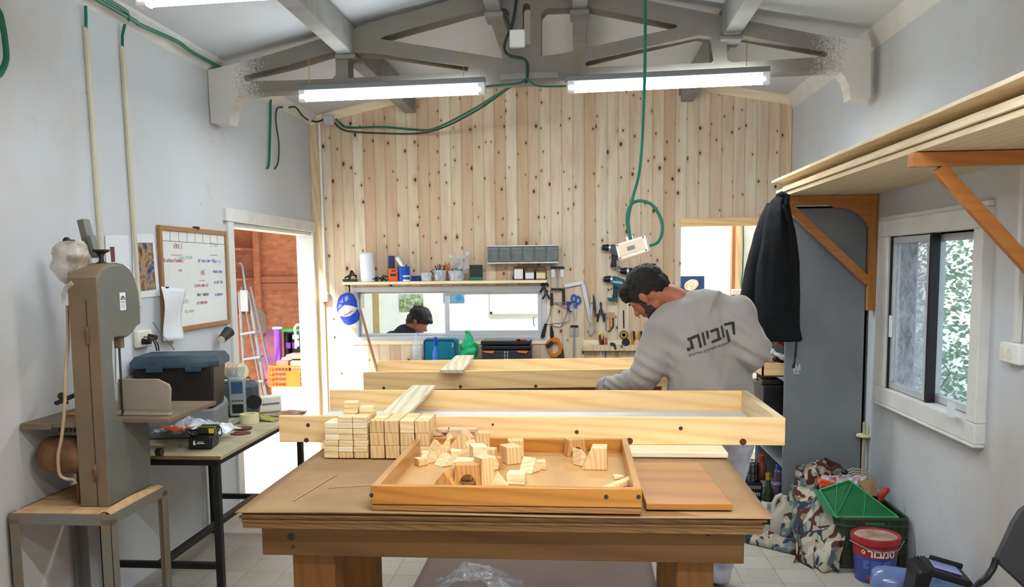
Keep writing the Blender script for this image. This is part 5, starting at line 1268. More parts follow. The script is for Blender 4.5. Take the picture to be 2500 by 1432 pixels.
cable('loose_rod', [PX(374, 787, XL+.03), PX(398, 820, XL+.04), PX(426, 853, XL+.05)], .003, M['grey'], 'thin grey rod leaning between the hanging paper and the storage box', 'rod')
# paper cup
p0, p1 = PX(568, 800, XL+.08), PX(541, 828, XL+.06)
b = MB(); d = (p1-p0); b.lathe([(.024, 0), (.026, .002), (.036, .095), (.037, .097), (.034, .097), (.024, .006)], (0, 0, 0), 24, (d*-1).to_track_quat('Z', 'Y').to_matrix().to_4x4())
for v_ in b.v: v_ += p1
cup = single('paper_cup', b, plain('dark_brown_cup', '#3c332e', .6), 'dark brown paper cup tilted on the door frame edge', 'cup')
b = MB(); b.lathe([(.001, .0), (.0235, .0), (.0235, .002), (.001, .002)], p1-d.normalized()*-.002, 20, (d*-1).to_track_quat('Z', 'Y').to_matrix().to_4x4()); obj('cup_base', b, M['cream'], cup)

# ================================================================== things in the yard beyond the left doorway
Yl = 8.1
M['ladder'] = plain('dull_aluminium', '#7d8082', .4, .6)
ld = thing('step_ladder', 'aluminium step ladder standing in the shed beyond the doorway', 'ladder', PY(620, 1000, Yl))
GZ = -.03
def lad(nm, pts, r=.014, mat=None): b = MB(); b.tube(pts, r, 8); obj(nm, b, mat or M['ladder'], ld)
f1, f2 = PY(584, 650, Yl), PY(640, 975, Yl)
d_ = (PY(650, 960, Yl)-PY(590, 700, Yl)).normalized()
def down(p, d, z=GZ): return p+d*((z-p.z)/d.z)
L1, L2 = PY(585, 712, Yl), PY(608, 712, Yl)
lad('front_stile', [PY(584, 712, Yl), down(PY(584, 712, Yl), PY(603, 1000, Yl)-PY(584, 712, Yl))], .016)
lad('front_stile', [PY(606, 712, Yl), down(PY(606, 712, Yl), PY(652, 975, Yl)-PY(606, 712, Yl))], .016)
lad('rear_stile', [PY(612, 700, Yl+.1), down(PY(612, 700, Yl+.1), PY(672, 960, Yl+.5)-PY(612, 700, Yl+.1))], .012)
lad('rear_stile', [PY(590, 700, Yl+.1), down(PY(590, 700, Yl+.1), PY(640, 960, Yl+.5)-PY(590, 700, Yl+.1))], .012)
lad('hand_rail', [PY(582, 644, Yl), PY(587, 641, Yl), PY(592, 650, Yl), PY(600, 708, Yl)], .010)
for yy, xa_, xb_ in ((815, 590, 628), (876, 596, 640), (934, 602, 648)):
    a, c = PY(xa_, yy, Yl), PY(xb_, yy-6, Yl); b = MB(); b.bar(a, c, .10, .022); obj('tread', b, M['ladder'], ld, bevel=.003)
a, c = PY(586, 708, Yl-.03), PY(607, 760, Yl-.03); b = MB(); b.bb((a.x, Yl-.04, c.z), (c.x, Yl-.02, a.z)); obj('tool_shelf', b, M['grey'], ld, bevel=.003)
# white cabinet with an orange crate of bricks on top
a, c = PY(663, 945, 7.95), PY(745, 1005, 7.95)
b = MB(); zt_ = PY(700, 945, 7.95).z; b.bb((a.x, 7.95, GZ), (a.x+.62, 8.35, zt_)); wc = single('white_cabinet', b, M['white'], 'bright white low cabinet under the orange crate', 'cabinet', bevel=.006)
for i in (0, 1): b = MB(); b.bb((a.x+.015+.30*i, 7.938, GZ+.05), (a.x+.30+.30*i, 7.95, zt_-.03)); obj('door', b, M['white'], wc, bevel=.004)
a = PY(653, 942, 7.94); z_ = zt_+.004
cr = thing('plastic_crate', 'orange slatted plastic crate full of bricks beyond the left doorway', 'crate', (a.x+.25, 8.15, z_))
ch_ = (PY(700, 893, 7.94).z-PY(700, 942, 7.94).z)
def cratewall(p, q, h, z, mat, parent, step=.032, nrow=4, th=.006, solidmid=True):
    p, q = Vector(p), Vector(q); L = (q-p).length; d = (q-p)/L; b = MB()
    for k in range(nrow+1): b.bar((p.x, p.y, z+h*k/nrow), (q.x, q.y, z+h*k/nrow), th, .012 if k < nrow else .02)
    n = int(L/step)
    for i in range(n+1):
        c = p+d*(L*i/n); b.bar((c.x, c.y, z), (c.x, c.y, z+h), .008, th, up=(d.x, d.y, 0))
    if solidmid: b.bar(p+d*L*.36+Vector((0, 0, z+h*.36)), p+d*L*.64+Vector((0, 0, z+h*.36)), th*1.2, h*.72)
    return obj('slatted_side', b, mat, parent, smooth=False)
x0_, x1_, y0_, y1_ = a.x, a.x+.50, 7.98, 8.32
for p, q, s_m in (((x0_, y0_), (x1_, y0_), True), ((x0_, y0_), (x0_, y1_), False), ((x1_, y0_), (x1_, y1_), False), ((x0_, y1_), (x1_, y1_), True)): cratewall((*p, 0), (*q, 0), ch_, z_, M['orange'], cr, solidmid=s_m)
b = MB(); b.bb((x0_, y0_, z_), (x1_, y1_, z_+.008)); obj('base', b, M['orange'], cr)
rr = random.Random(2); bn = ['left', 'middle', 'right']
for i in range(3):
    for k in range(2):
        b = MB(); b.bb((x0_+.07+i*.145, y0_+.03+k*.15, z_+.009), (x0_+.07+i*.145+.12, y0_+.03+k*.15+.12, z_+ch_+.05+.015*k))
        single('brick', b, plain('brick_%d%d' % (i, k), ['#9c6a5a', '#e0c8a8', '#8a5a4a'][(i+k) % 3], .8), '%s %s brick in the orange crate' % (['front', 'rear'][k], bn[i]), 'brick', 'bricks in the orange crate', bevel=.004)
b = MB(); b.bb((x0_+.16, y0_+.06, z_+ch_+.068), (x0_+.40, y0_+.26, z_+ch_+.11)); single('brick', b, plain('pink_brick', '#c87870', .8), 'pinkish slab lying on top of the bricks in the crate', 'brick', bevel=.004)
# purple trolley, black cases, scratched board
Yp = 8.55
b = MB(); a, c = PY(668, 803, Yp), PY(684, 880, Yp); b.bb((a.x, Yp, GZ), (c.x, Yp+.06, a.z)); pt = single('purple_post', b, M['purple'], 'purple upright post of a trolley above the orange crate', 'post', bevel=.004)
b = MB(); a2 = PY(760, 812, Yp+.05); b.bb((a.x+.02, Yp+.02, a.z-.03), (a2.x, Yp+.05, a.z)); obj('green_rail', b, plain('green_rail', '#2f8a4c', .5), pt)
b = MB(); b.bb((a.x-.01, Yp-.01, a.z), (c.x+.01, Yp+.07, a.z+.02)); obj('cap', b, M['white'], pt)
for k, (x0__, x1__, lb) in enumerate(((690, 712, 'black moulded case, left one behind the crate'), (706, 760, 'black moulded case, right one behind the crate'))):
    a, c = PY(x0__, 808, Yp+.1), PY(x1__, 890, Yp+.1); b = MB(); b.bb((a.x, Yp+.1+.02*k, GZ), (c.x-.03*(1-k), Yp+.35, a.z)); cc_ = single('black_case', b, M['black'], lb, 'case', 'black cases in the shed', bevel=.03)
    b = MB(); e = PY(x0__+8, 850, Yp+.09+.02*k); b.bb((e.x, Yp+.09+.02*k, e.z), (e.x+.05, Yp+.10+.02*k, e.z+.06)); obj('purple_sticker', b, M['purple'], cc_)
b = MB(); b.tube([PY(722, 850, 8.2), PY(722, 822, 8.2), PY(719, 800, 8.2), PY(725, 792, 8.2), PY(742, 794, 8.2)], .012); b.box(PY(722, 822, 8.19), (.05, .05, .04)); b.tube([PY(726, 830, 8.2), PY(727, 845, 8.2)], .016)
single('handle_tube', b, M['white'], 'bent white tube handle standing behind the crate', 'handle')
b = MB(); pts = [PY(x, y, 8.75+.1*(y-750)/200) for x, y in ((622, 858), (660, 800), (686, 776), (688, 940), (652, 940))]; b.solid(pts, (0, .012, 0)); pb2 = single('leaning_board', b, plain('purple_sprayed_board', '#8c5a48', .8, scale=6, c2='#6a3a72'), 'brown board sprayed with purple leaning beside the ladder', 'board')
b = MB(); pts = [PY(x, y, 8.9) for x, y in ((616, 735), (646, 765), (652, 810), (626, 820))]; b.solid(pts, (0, .012, 0)); single('leaning_board', b, M['card_grey'], 'small grey board behind the step ladder', 'board')
b = MB(); p = PZ(715, 1100, GZ); b.bb((p.x-.2, p.y-.05, GZ), (p.x+.15, p.y+.3, GZ+.05)); single('paving_slab', b, plain('pale_slab', '#e0deda', .8), 'pale slab lying on the bright yard floor', 'slab', bevel=.01)
# ================================================================== shelf over the interior window
SY = 7.03
a, c = PY(835, 688, SY), PY(1335, 685, SY); zs_ = 1.500
sh = single('wall_shelf', (lambda b: b.bb((a.x, SY, zs_-.024), (c.x, YB-.002, zs_)))(MB()), M['pine_pale'], 'pine shelf board over the interior window, crowded with small items', 'shelf', bevel=.002)
def S(px, y=7.10):
    p = PY(px, 680, y); return Vector((p.x, y, zs_+.001))
sc_ = 7.1/F_PX      # metres per pixel at the shelf
def pz(py, y=7.10): return PY(1100, py, y).z
# paper roll
c = S(900); b = MB(); h = pz(614)-zs_; b.lathe([(.062, 0), (.066, .01), (.060, h-.01), (.05, h)], c, 26); b.xf(Matrix.Translation(c) @ Matrix.Rotation(R(-3), 4, 'Y') @ Matrix.Translation(-c)); single('paper_roll', b, M['cloth_white'], 'tall white paper roll at the left of the wall shelf', 'paper roll')
rr = random.Random(4)
def junk(px, n, w, mat, label, nm='hardware_pile', cat='metal parts'):
    c = S(px); b = MB()
    for i in range(n):
        p = c+Vector((rr.uniform(-w, w), rr.uniform(-.03, .03), .008+rr.random()*.03)); d = Vector((rr.uniform(-1, 1), rr.uniform(-.5, .5), rr.uniform(-.25, .5))).normalized()*rr.uniform(.02, .05)
        b.bar(p, p+d, .010, .008)
    for v_ in b.v: v_.z = max(v_.z, zs_+.001)
    return single(nm, b, mat, label, cat, kind='stuff')
t = thing('grip_tool', 'black metal clamping tool lying at the left end of the wall shelf', 'tool', S(855))
b = MB(); c = S(855); b.bar(c+Vector((-.06, 0, .012)), c+Vector((.06, 0, .012)), .05, .022); obj('bar', b, M['dark_steel'], t, bevel=.003)
b = MB(); b.bar(c+Vector((-.01, 0, .02)), c+Vector((.015, 0, .095)), .012, .02); b.bar(c+Vector((.015, 0, .095)), c+Vector((.055, 0, .03)), .012, .012); b.tube([c+Vector((-.05, 0, .03)), c+Vector((.0, .01, .06)), c+Vector((.06, 0, .05))], .007); obj('lever', b, M['black'], t)
junk(932, 16, .055, M['dark_steel'], 'dark metal bits beside the paper roll on the shelf')
def sbox(nm, x0, x1, ytop, mat, label, cat, dep=.07, y=7.08, bev=.004):
    a, c = PY(x0, 680, y), PY(x1, 680, y); b = MB(); b.bb((a.x, y, zs_+.001), (c.x, min(y+dep, YB-.005), pz(ytop, y))); return single(nm, b, mat, label, cat, bevel=bev)
t = sbox('blister_pack', 949, 963, 622, M['navy'], 'tall blue tool pack standing on the wall shelf', 'pack', .03, 7.12)
t = sbox('orange_case', 948, 971, 653, M['orange'], 'orange plastic case on the wall shelf', 'case', .05, 7.05, .008)
a = PY(953, 668, 7.049); b = MB(); b.bb((a.x, 7.046, a.z-.02), (a.x+.05, 7.05, a.z+.0)); b.bb((a.x+.01, 7.046, a.z+.02), (a.x+.045, 7.05, a.z+.03)); obj('label', b, M['dark_steel'], t)
b = MB(); a = PY(957, 653, 7.06); b.bb((a.x-.012, 7.06, a.z-.005), (a.x+.012, 7.08, a.z+.05)); obj('clip', b, M['dark_steel'], t)
def tub(nm, px, w, ytop, mat, label, taper=.82, y=7.10, fill=None):
    c = S(px, y); h = pz(ytop, y)-zs_; r = w*sc_/2; b = MB(); b.lathe([(r*taper, 0), (r, h), (r*1.04, h), (r*1.04, h+.004), (r*.94, h+.004), (r*taper*.95, .006)], c, 24); t = single(nm, b, mat, label, 'tub')
    return t, c, h, r
t, c, h, r = tub('pen_pot', 986, 30, 650, M['blue'], 'blue pot of pens on the wall shelf', 1.0)
for i in range(6):
    b = MB(); d = Vector((rr.uniform(-.5, .5), rr.uniform(-.15, .15), 1)).normalized(); p = c+Vector((rr.uniform(-.02, .02), 0, h*.5)); b.cyl(p, p+d*.09, .004, n=7); single('pen', b, [M['black'], M['blue'], M['wood_dark'], M['white'], M['orange_tool'], M['dark_steel']][i], ['black pen leaning in the blue pot', 'blue pen in the blue pot', 'brown pencil in the blue pot', 'white pen in the blue pot', 'orange pencil in the blue pot', 'dark metal pen in the blue pot'][i], 'pen', 'pens in the blue pot')
b = MB(); b.cyl(PY(986, 655, 7.07), PY(969, 628, 7.07), .016, n=14); single('glue_tube', b, M['white'], 'white tube leaning left in the blue pot', 'tube')
c = S(992, 7.045); b = MB(); b.cyl(c, c+Vector((0, 0, .05)), .030, n=20); t = single('paste_jar', b, M['white'], 'small white and blue jar in front of the pen pot', 'jar', bevel=.004)
b = MB(); b.cyl(c+Vector((0, 0, .014)), c+Vector((0, 0, .038)), .0306, n=20); obj('label', b, M['blue'], t)
sbox('small_box', 1004, 1025, 672, M['navy'], 'small dark blue box on the wall shelf', 'box', .05)
t, c, h, r = tub('clear_tub', 1041, 31, 666, M['clear_tub'], 'empty clear tub on the wall shelf')
b = MB(); b.cyl(c+Vector((0, 0, .004)), c+Vector((0, 0, .028)), r*.84, n=20); obj('contents', b, M['white'], t)
t, c, h, r = tub('clear_tub', 1075, 34, 660, M['clear_tub'], 'clear tub bristling with black pens on the wall shelf')
for i in range(9):
    b = MB(); d = Vector((-.9+i*.16+rr.uniform(-.1, .1), rr.uniform(-.15, .15), 1)).normalized(); p = c+Vector((rr.uniform(-.02, .02), rr.uniform(-.01, .01), .01)); b.cyl(p, p+d*rr.uniform(.10, .135), .0045, n=7)
    single('pen', b, [M['black'], M['dark_steel'], M['wood_dark']][i % 3], 'dark pen in the clear tub, %s from the left' % ['first', 'second', 'third', 'fourth', 'fifth', 'sixth', 'seventh', 'eighth', 'ninth'][i], 'pen', 'pens in the clear tub')
b = MB()
for i in range(14): p = S(1095, 7.14)+Vector((rr.uniform(-.02, .02), 0, .02)); b.tube([p, p+Vector((rr.uniform(-.05, .03), 0, .06)), p+Vector((rr.uniform(-.06, .04), rr.uniform(-.02, .02), rr.uniform(.09, .14)))], .004, 5)
single('brush_bunch', b, M['orange_tool'], 'bunch of ochre handled brushes behind the pen tub', 'brushes', kind='stuff')
t, c, h, r = tub('clear_tub', 1115, 44, 662, M['clear_tub'], 'clear bluish tub holding a crumpled bag on the wall shelf')
b = crumple(lambda u, v: c+Vector((-.05+.15*u, -.02+.03*v, .05+.16*v+.02*u)), 24, 20, .035, 7.7, 5); single('crumpled_bag', b, M['clear'], 'crumpled clear bag rising out of the bluish tub', 'bag')
b = MB(); 
for i in range(24): p = c+Vector((rr.uniform(-.04, .05), rr.uniform(-.02, .02), rr.uniform(.03, .10))); b.ell(p, .012, 6, 4)
obj('contents', b, M['dark_steel'], t)
t = thing('hinged_box', 'dark green hinged box standing open on the wall shelf', 'box', S(1160))
a, c = PY(1144, 680, 7.05), PY(1176, 680, 7.05); b = MB(); b.bb((a.x, 7.05, zs_+.001), (c.x, 7.12, zs_+.030)); obj('base', b, plain('green_case', '#2f6a4a', .4), t, bevel=.003)
b = MB(); b.bb((a.x, 7.12, zs_+.02), (c.x, 7.135, pz(647, 7.12))); obj('lid', b, plain('dark_olive_case', '#2a3328', .5), t, bevel=.004)
for k_, (x0__, x1__, lb) in enumerate(((1253, 1279, 'brown card box with a white label, left of three on the shelf'), (1280, 1306, 'brown card box with a white label, middle of three on the shelf'), (1307, 1334, 'brown card box of small screws, right of three on the shelf'))):
    p, q = PY(x0__+1, 678, 7.06), PY(x1__-1, 650, 7.06); t = thing('card_box', lb, 'box', ((p.x+q.x)/2, 7.10, zs_), 0, 'small card boxes at the shelf end')
    b = MB(); zt_ = q.z; zf = zt_-.04 if k_ else zt_-.012
    b.bb((p.x, 7.06, zs_+.001), (q.x, 7.063, zf)); b.bb((p.x, 7.15, zs_+.001), (q.x, 7.153, zt_)); b.bb((p.x, 7.06, zs_+.001), (p.x+.003, 7.153, zt_)); b.bb((q.x-.003, 7.06, zs_+.001), (q.x, 7.153, zt_)); b.bb((p.x, 7.06, zs_+.001), (q.x, 7.153, zs_+.004)); obj('walls', b, plain('card_box_brown_%d' % k_, '#8a6a52', .8), t)
    b = MB(); b.bb((p.x+.006, 7.0585, zs_+.012), (q.x-.006, 7.06, zf-.012)); obj('label', b, M['paper'] if k_ < 2 else M['masking'], t)
    b = MB(); b.bb((p.x+.004, 7.065, zs_+.005), (q.x-.004, 7.149, zf-.004)); obj('contents', b, M['wood_dark'], t)
# drawer organiser on the wall
p, q = PY(1190, 642, 7.08), PY(1363, 598, 7.08)
og = thing('drawer_organiser', 'grey wall organiser with six transparent tilt bins', 'organiser', ((p.x+q.x)/2, 7.14, p.z))
b = MB(); b.bb((p.x, 7.09, p.z), (q.x, YB-.001, q.z)); obj('housing', b, plain('organiser_grey', '#8c8f88', .5), og, bevel=.003)
b = MB(); b.bb((p.x-.002, 7.078, p.z-.006), (q.x+.002, 7.10, p.z+.006)); b.bb((p.x-.002, 7.078, q.z-.006), (q.x+.002, 7.10, q.z+.004)); obj('rim', b, M['alu_frame'], og)
for i in range(6):
    w = (q.x-p.x)/6; b = MB(); b.bb((p.x+w*i+.005, 7.074, p.z+.010), (p.x+w*(i+1)-.005, 7.089, q.z-.010)); bn_ = obj('bin', b, plain('smoky_bin', '#6e736f', .2, var=.35, scale=14) if i == 0 else bpy.data.materials['smoky_bin'], og, bevel=.003)
    b = MB(); b.bb((p.x+w*i+.008, 7.070, q.z-.035), (p.x+w*(i+1)-.008, 7.075, q.z-.014)); obj('bin_lip', b, M['grey'], bn_, bevel=.002)

# ================================================================== cap and broom at the left end of the window
t = thing('cap_hook', 'black hook with a strap under the shelf end', 'hook', PY(848, 690, 7.14))
b = MB(); b.tube([PY(842, 688, 7.17), PY(842, 695, 7.12), PY(850, 698, 7.12), PY(853, 688, 7.15)], .006); b.box(PY(853, 700, 7.15), (.012, .01, .09)); obj('hook', b, M['black'], t)
cp = thing('cap', 'blue and white trucker cap hanging from the shelf end', 'cap', PY(849, 790, 7.1))
def cpx(x, y, d=0.0, vis=False):
    yo = .085*math.sqrt(max(0.0, 1-((x-565)/335)**2-((y-760)/400)**2)) if not vis else .035+.075*max(0, (y-960)/380)+.02*(1-((x-640)/300)**2)
    return PY(800+x/11.93, 680+y/11.93, 7.165-yo-d)
def capfan(pts, d, vis=False, rings=6, sub_=3):
    Q = []
    for k in range(len(pts)):
        a_, c_ = Vector(pts[k]), Vector(pts[(k+1) % len(pts)])
        for t_ in range(sub_): Q.append(a_.lerp(c_, t_/sub_))
    cen_ = sum(Q, Vector((0, 0)))/len(Q); n = len(Q); b = MB(); vs = []
    for g in range(rings): 
        f = 1-g/rings; vs += [cpx(*(cen_+(q_-cen_)*f), d, vis) for q_ in Q]
    vs.append(cpx(*cen_, d, vis))
    fs = [(g*n+i, g*n+(i+1) % n, (g+1)*n+(i+1) % n, (g+1)*n+i) for g in range(rings-1) for i in range(n)]+[((rings-1)*n+i, (rings-1)*n+(i+1) % n, rings*n) for i in range(n)]
    b.add(vs, fs); return b
cblue = plain('cap_blue', '#2345b4', .6, c2='#2c52c4'); cvis = plain('cap_visor_blue', '#1c44b8', .5)
obj('crown', capfan([(262, 800), (300, 600), (370, 490), (480, 430), (610, 400), (720, 430), (790, 520), (850, 650), (872, 850), (820, 1000), (650, 1090), (480, 1120), (340, 1080), (280, 950)], 0), cblue, cp, solid=.002)
mesh_ = plain('cap_mesh_lilac', '#8f98d8', .8)
for k_, pts in enumerate(([(345, 690), (400, 600), (440, 540), (465, 700), (400, 705)], [(495, 540), (580, 480), (605, 560), (620, 600), (520, 680), (500, 640)], [(300, 840), (340, 740), (440, 760), (380, 810), (320, 870)])): obj('mesh_panel', capfan(pts, .004), mesh_, cp, solid=.001)
obj('front_panel', capfan([(310, 960), (350, 890), (420, 820), (490, 762), (620, 772), (740, 800), (862, 850), (810, 980), (650, 1092), (480, 1122), (340, 1080)], .004), M['white'], cp, solid=.002)
obj('visor', capfan([(345, 1088), (480, 1122), (650, 1092), (800, 985), (880, 865), (930, 1050), (910, 1200), (800, 1290), (650, 1350), (560, 1342), (470, 1290)], 0, True), cvis, cp, solid=.004)
b = MB()
for k in range(6): p = cpx(490+k*44, 1060-k*18-(k*k), .007); b.box(p, (.012, .003, .008), Matrix.Rotation(R(-25), 3, 'Y'))
obj('cap_lettering', b, plain('cap_red_print', '#a03a48', .6), cp)
b = MB(); b.tube([PY(880, 757, 7.12), PY(900, 830, 7.02), PY(921, 905, 6.92), PY(960, 1050, 6.7)], .012); single('broom_handle', b, plain('brown_broomstick', '#9a7450', .6), 'brown broom handle leaning under the left of the interior window', 'broom handle')

# ================================================================== counter below the interior window
CZ = .80
p, q = PY(962, 870, 6.8), PY(1560, 870, 6.8)
ct = thing('back_counter', 'low counter under the interior window, hidden behind the frames', 'counter', ((p.x+q.x)/2, 6.98, 0))
b = MB(); b.bb((p.x, 6.75, CZ-.03), (q.x, 7.185, CZ)); obj('counter_top', b, M['ply'], ct)
for x in (p.x+.03, q.x-.07):
    for y in (6.78, 7.12): b = MB(); b.bb((x, y, 0), (x+.04, y+.04, CZ-.03)); obj('leg', b, M['pine_z'], ct)
def C(px, y=6.95): v = PY(px, 870, y); return Vector((v.x, y, CZ+.001))
def cz(py, y=6.95): return PY(1100, py, y).z
c = C(1019); h = cz(812)-CZ
t = thing('water_bottle', 'clear ribbed plastic water bottle on the back counter', 'bottle', c)
b = MB(); b.lathe([(.038, 0), (.042, .01), (.040, .03), (.042, .05), (.039, .07), (.042, .09), (.039, .11), (.042, .13), (.036, h*.72), (.015, h*.90), (.014, h*.93)], c, 22); obj('bottle', b, M['clear'], t)
b = MB(); b.cyl(c+Vector((0, 0, h*.93)), c+Vector((0, 0, h)), .016, n=16); obj('bottle_cap', b, plain('pale_blue_cap', '#9cc4e8', .4), t)
p, q = C(1033, 6.93), C(1115, 6.93); h = cz(827)-CZ
t = thing('teal_bag', 'teal cool bag with a zip on the back counter', 'bag', ((p.x+q.x)/2, 7.0, CZ))
b = MB(); b.bb((p.x, 6.93, CZ+.001), (q.x, 7.10, CZ+h)); obj('body', b, M['teal'], t, bevel=.022, seg=4)
b = MB(); b.tube([(p.x+.01, 6.926, CZ+.02), (p.x+.012, 6.926, CZ+h-.02), (p.x+.03, 6.926, CZ+h-.008), (q.x-.03, 6.926, CZ+h-.008), (q.x-.012, 6.926, CZ+h-.02), (q.x-.01, 6.926, CZ+.02)], .005, 6); obj('piping', b, M['navy'], t)
b = MB(); b.box((q.x-.03, 6.922, CZ+h-.05), (.012, .008, .035)); obj('zip_pull', b, M['alu'], t)
c = C(1064, 6.86); h = cz(822, 6.86)-CZ
t = thing('spray_bottle', 'blue spray bottle in front of the teal bag', 'bottle', c)
b = MB(); b.lathe([(.026, 0), (.028, .01), (.028, h*.45), (.013, h*.66), (.012, h*.70)], c, 18); obj('bottle', b, glassy('blue_clear', (.25, .5, .95), .05) if False else plain('blue_clear_bottle', '#3a78d0', .2), t)
b = MB(); b.cyl(c+Vector((0, 0, h*.70)), c+Vector((0, 0, h)), .017, .013, n=14); b.bar(c+Vector((0, 0, h*.95)), c+Vector((0, -.05, h*.93)), .016, .018); obj('trigger_head', b, plain('trigger_blue', '#1746c8', .35), t)
def gb(u, v):
    a = u*2*math.pi; p = PY(1144, 876-68*v, 6.92); w = [.060, .066, .068, .062, .050, .034, .018][min(6, int(v*6.99))]; w2 = [.060, .066, .068, .062, .050, .034, .018, .018][min(7, int(v*6.99)+1)]; f = v*6.99-int(v*6.99); w = w*(1-f)+w2*f
    n_ = noise.noise(Vector((math.cos(a)*1.5, math.sin(a)*1.5, v*5)))*.018; off = -.045*max(0, v-.55)
    return Vector((p.x+off+math.cos(a)*(w*1.15+n_), 6.96+math.sin(a)*(w*.8+n_), max(p.z, CZ+.002)))
b = MB(); b.grid(gb, 36, 26); single('carrier_bag', b, M['bag_green'], 'bright green plastic carrier bag, knotted, on the back counter', 'bag')
b = MB(); a = C(1172, 6.85); b.bb((a.x-.03, 6.85, CZ+.001), (a.x+.04, 6.90, CZ+.03)); single('pale_box', b, plain('pale_cyan_box', '#8fc4d0', .5), 'small pale blue box at the foot of the green carrier bag', 'box', bevel=.003)
p, q = C(1176, 6.9), C(1296, 6.9); h = cz(832, 6.9)-CZ
t = thing('toolbox', 'black toolbox with orange catches and an open top tray', 'toolbox', ((p.x+q.x)/2, 7.0, CZ))
b = MB(); b.bb((p.x, 6.90, CZ+.001), (q.x, 7.12, CZ+h*.62)); obj('body', b, plain('charcoal_plastic', '#2e3036', .5), t, bevel=.012)
b = MB(); b.bb((p.x-.005, 6.895, CZ+h*.64), (q.x+.005, 7.125, CZ+h*.80)); obj('lid', b, M['black'], t, bevel=.008)
b = MB(); b.bb((p.x-.008, 6.90, CZ+h*.82), (q.x+.0, 7.12, CZ+h)); obj('open_tray', b, M['black'], t, bevel=.01)
for x in (p.x+.06, q.x-.07): b = MB(); b.solid([(x-.05, 6.893, CZ+h*.60), (x+.05, 6.893, CZ+h*.60), (x+.035, 6.893, CZ+h*.50), (x-.03, 6.893, CZ+h*.53)], (0, -.006, 0)); obj('orange_catch', b, M['orange_tool'], t)
b = MB(); xm__ = (p.x+q.x)/2; 
for k in range(4):
    for s in (-1, 1): b.box((xm__+s*.011, 6.889, CZ+h*(.15+.13*k)), (.010, .006, .018))
obj('latch', b, M['alu'], t)
b = MB(); b.box((q.x-.08, 6.93, CZ+h), (.09, .04, .02)); b.box((q.x-.10, 6.92, CZ+h+.006), (.02, .02, .02)); obj('red_tool', b, M['red'], t)

# ================================================================== tools hung on the cladding
WY = YB-.004
def W(px, py, d=0): return PY(px, py, WY-d)
def wt_(nm, label, cat, px, py, group='hand tools hung on the cladding'): return thing(nm, label, cat, W(px, py), 0, group)
def wpoly(pts, mat, parent, nm, th=.010, off=.004, bev=.0015, sm=False):
    b = MB(); b.solid([W(x, y, off) for x, y in pts], (0, -th, 0)); return obj(nm, b, mat, parent, bevel=bev, smooth=sm)
def wtube(pts, r, mat, parent, nm, off=.012): b = MB(); b.tube([W(x, y, off) for x, y in pts], r, 8); return obj(nm, b, mat, parent)
# spring clamps by the window corner
for k, (x, y, a) in enumerate(((1331, 684, 10), (1328, 700, 25), (1334, 716, -15))):
    t = wt_('spring_clamp', 'black spring clamp at the window corner, ' + ['uppermost', 'middle', 'lowest'][k]+' of the cluster', 'clamp', x, y+10)
    s = math.sin(R(a)); wpoly([(x-4, y-9), (x+5, y-9), (x+4, y), (x+10, y+14), (x+6, y+15), (x, y+4), (x-8, y+15), (x-12, y+12), (x-4, y)], M['black'], t, 'jaws', .02, .01+.022*k, .003)
    b = MB(); b.cyl(W(x, y, .008+.022*k), W(x, y, .034+.022*k), .010, n=10); obj('spring', b, M['dark_steel'], t)
# bar clamp with T handle
def tclamp(x, y0, y1, w, lab):
    t = wt_('bar_clamp', lab, 'clamp', x, y1)
    wpoly([(x-w, y0+3), (x-w+4, y0), (x+w-3, y0), (x+w, y0+3), (x+w-3, y0+5), (x-w+3, y0+5)], M['black'], t, 'head_bar', .02, .012)
    for s in (-1, 1): wpoly([(x+s*w*.62-4, y0+7), (x+s*w*.62+4, y0+7), (x+s*w*.62+4, y0+27), (x+s*w*.62-4, y0+27)], M['steel'], t, 'hinge_plate', .003, .002, 0)
    wtube([(x, y0+4), (x, y1)], .007, M['alu'], t, 'rod', .02); return t
t = tclamp(1361, 650, 708, 18, 'T-shaped clamp with black head bar hanging right of the window corner')
wpoly([(1345, 703), (1379, 703), (1379, 708), (1345, 708)], M['black'], t, 'lower_bar', .02, .014)
tclamp(1402, 793, 872, 11, 'lower T-shaped clamp with a long rod, left of the tool rail')
for x, y0, y1, lb in ((1347, 715, 745, 'short black file handle, left one under the T clamp'), (1376, 706, 742, 'short black file handle, right one under the T clamp')):
    t = wt_('file_handle', lb, 'file', x, y1); wpoly([(x-3, y0), (x+3, y0), (x+4, y1), (x-3, y1)], M['black'], t, 'grip', .018, .006, .003)
# coping saws
t = wt_('coping_saw', 'coping saw with a bent wire frame, left one', 'saw', 1345, 800)
wtube([(1334, 790), (1341, 768), (1350, 740), (1356, 738), (1386, 754), (1382, 770), (1371, 792), (1364, 796), (1336, 789)], .005, M['steel'], t, 'frame', .016)
wpoly([(1330, 788), (1336, 790), (1330, 822), (1324, 825), (1320, 822), (1322, 812)], M['rubber'], t, 'handle', .024, .008, .004)
t = wt_('coping_saw', 'coping saw with blue hilt, right one', 'saw', 1375, 780)
wtube([(1352, 737), (1372, 739), (1388, 738), (1392, 760), (1391, 780), (1385, 786), (1340, 791)], .004, M['steel'], t, 'frame', .026)
wpoly([(1383, 735), (1395, 736), (1396, 742), (1388, 742), (1390, 756), (1398, 760), (1394, 762), (1385, 757)], M['navy'], t, 'hilt', .02, .02, .002)
t = wt_('rasp_handle', 'black tool handle hanging below the right coping saw', 'tool', 1348, 830); wpoly([(1343, 796), (1348, 795), (1352, 812), (1352, 828), (1347, 831), (1343, 818)], M['rubber'], t, 'grip', .022, .006, .004)
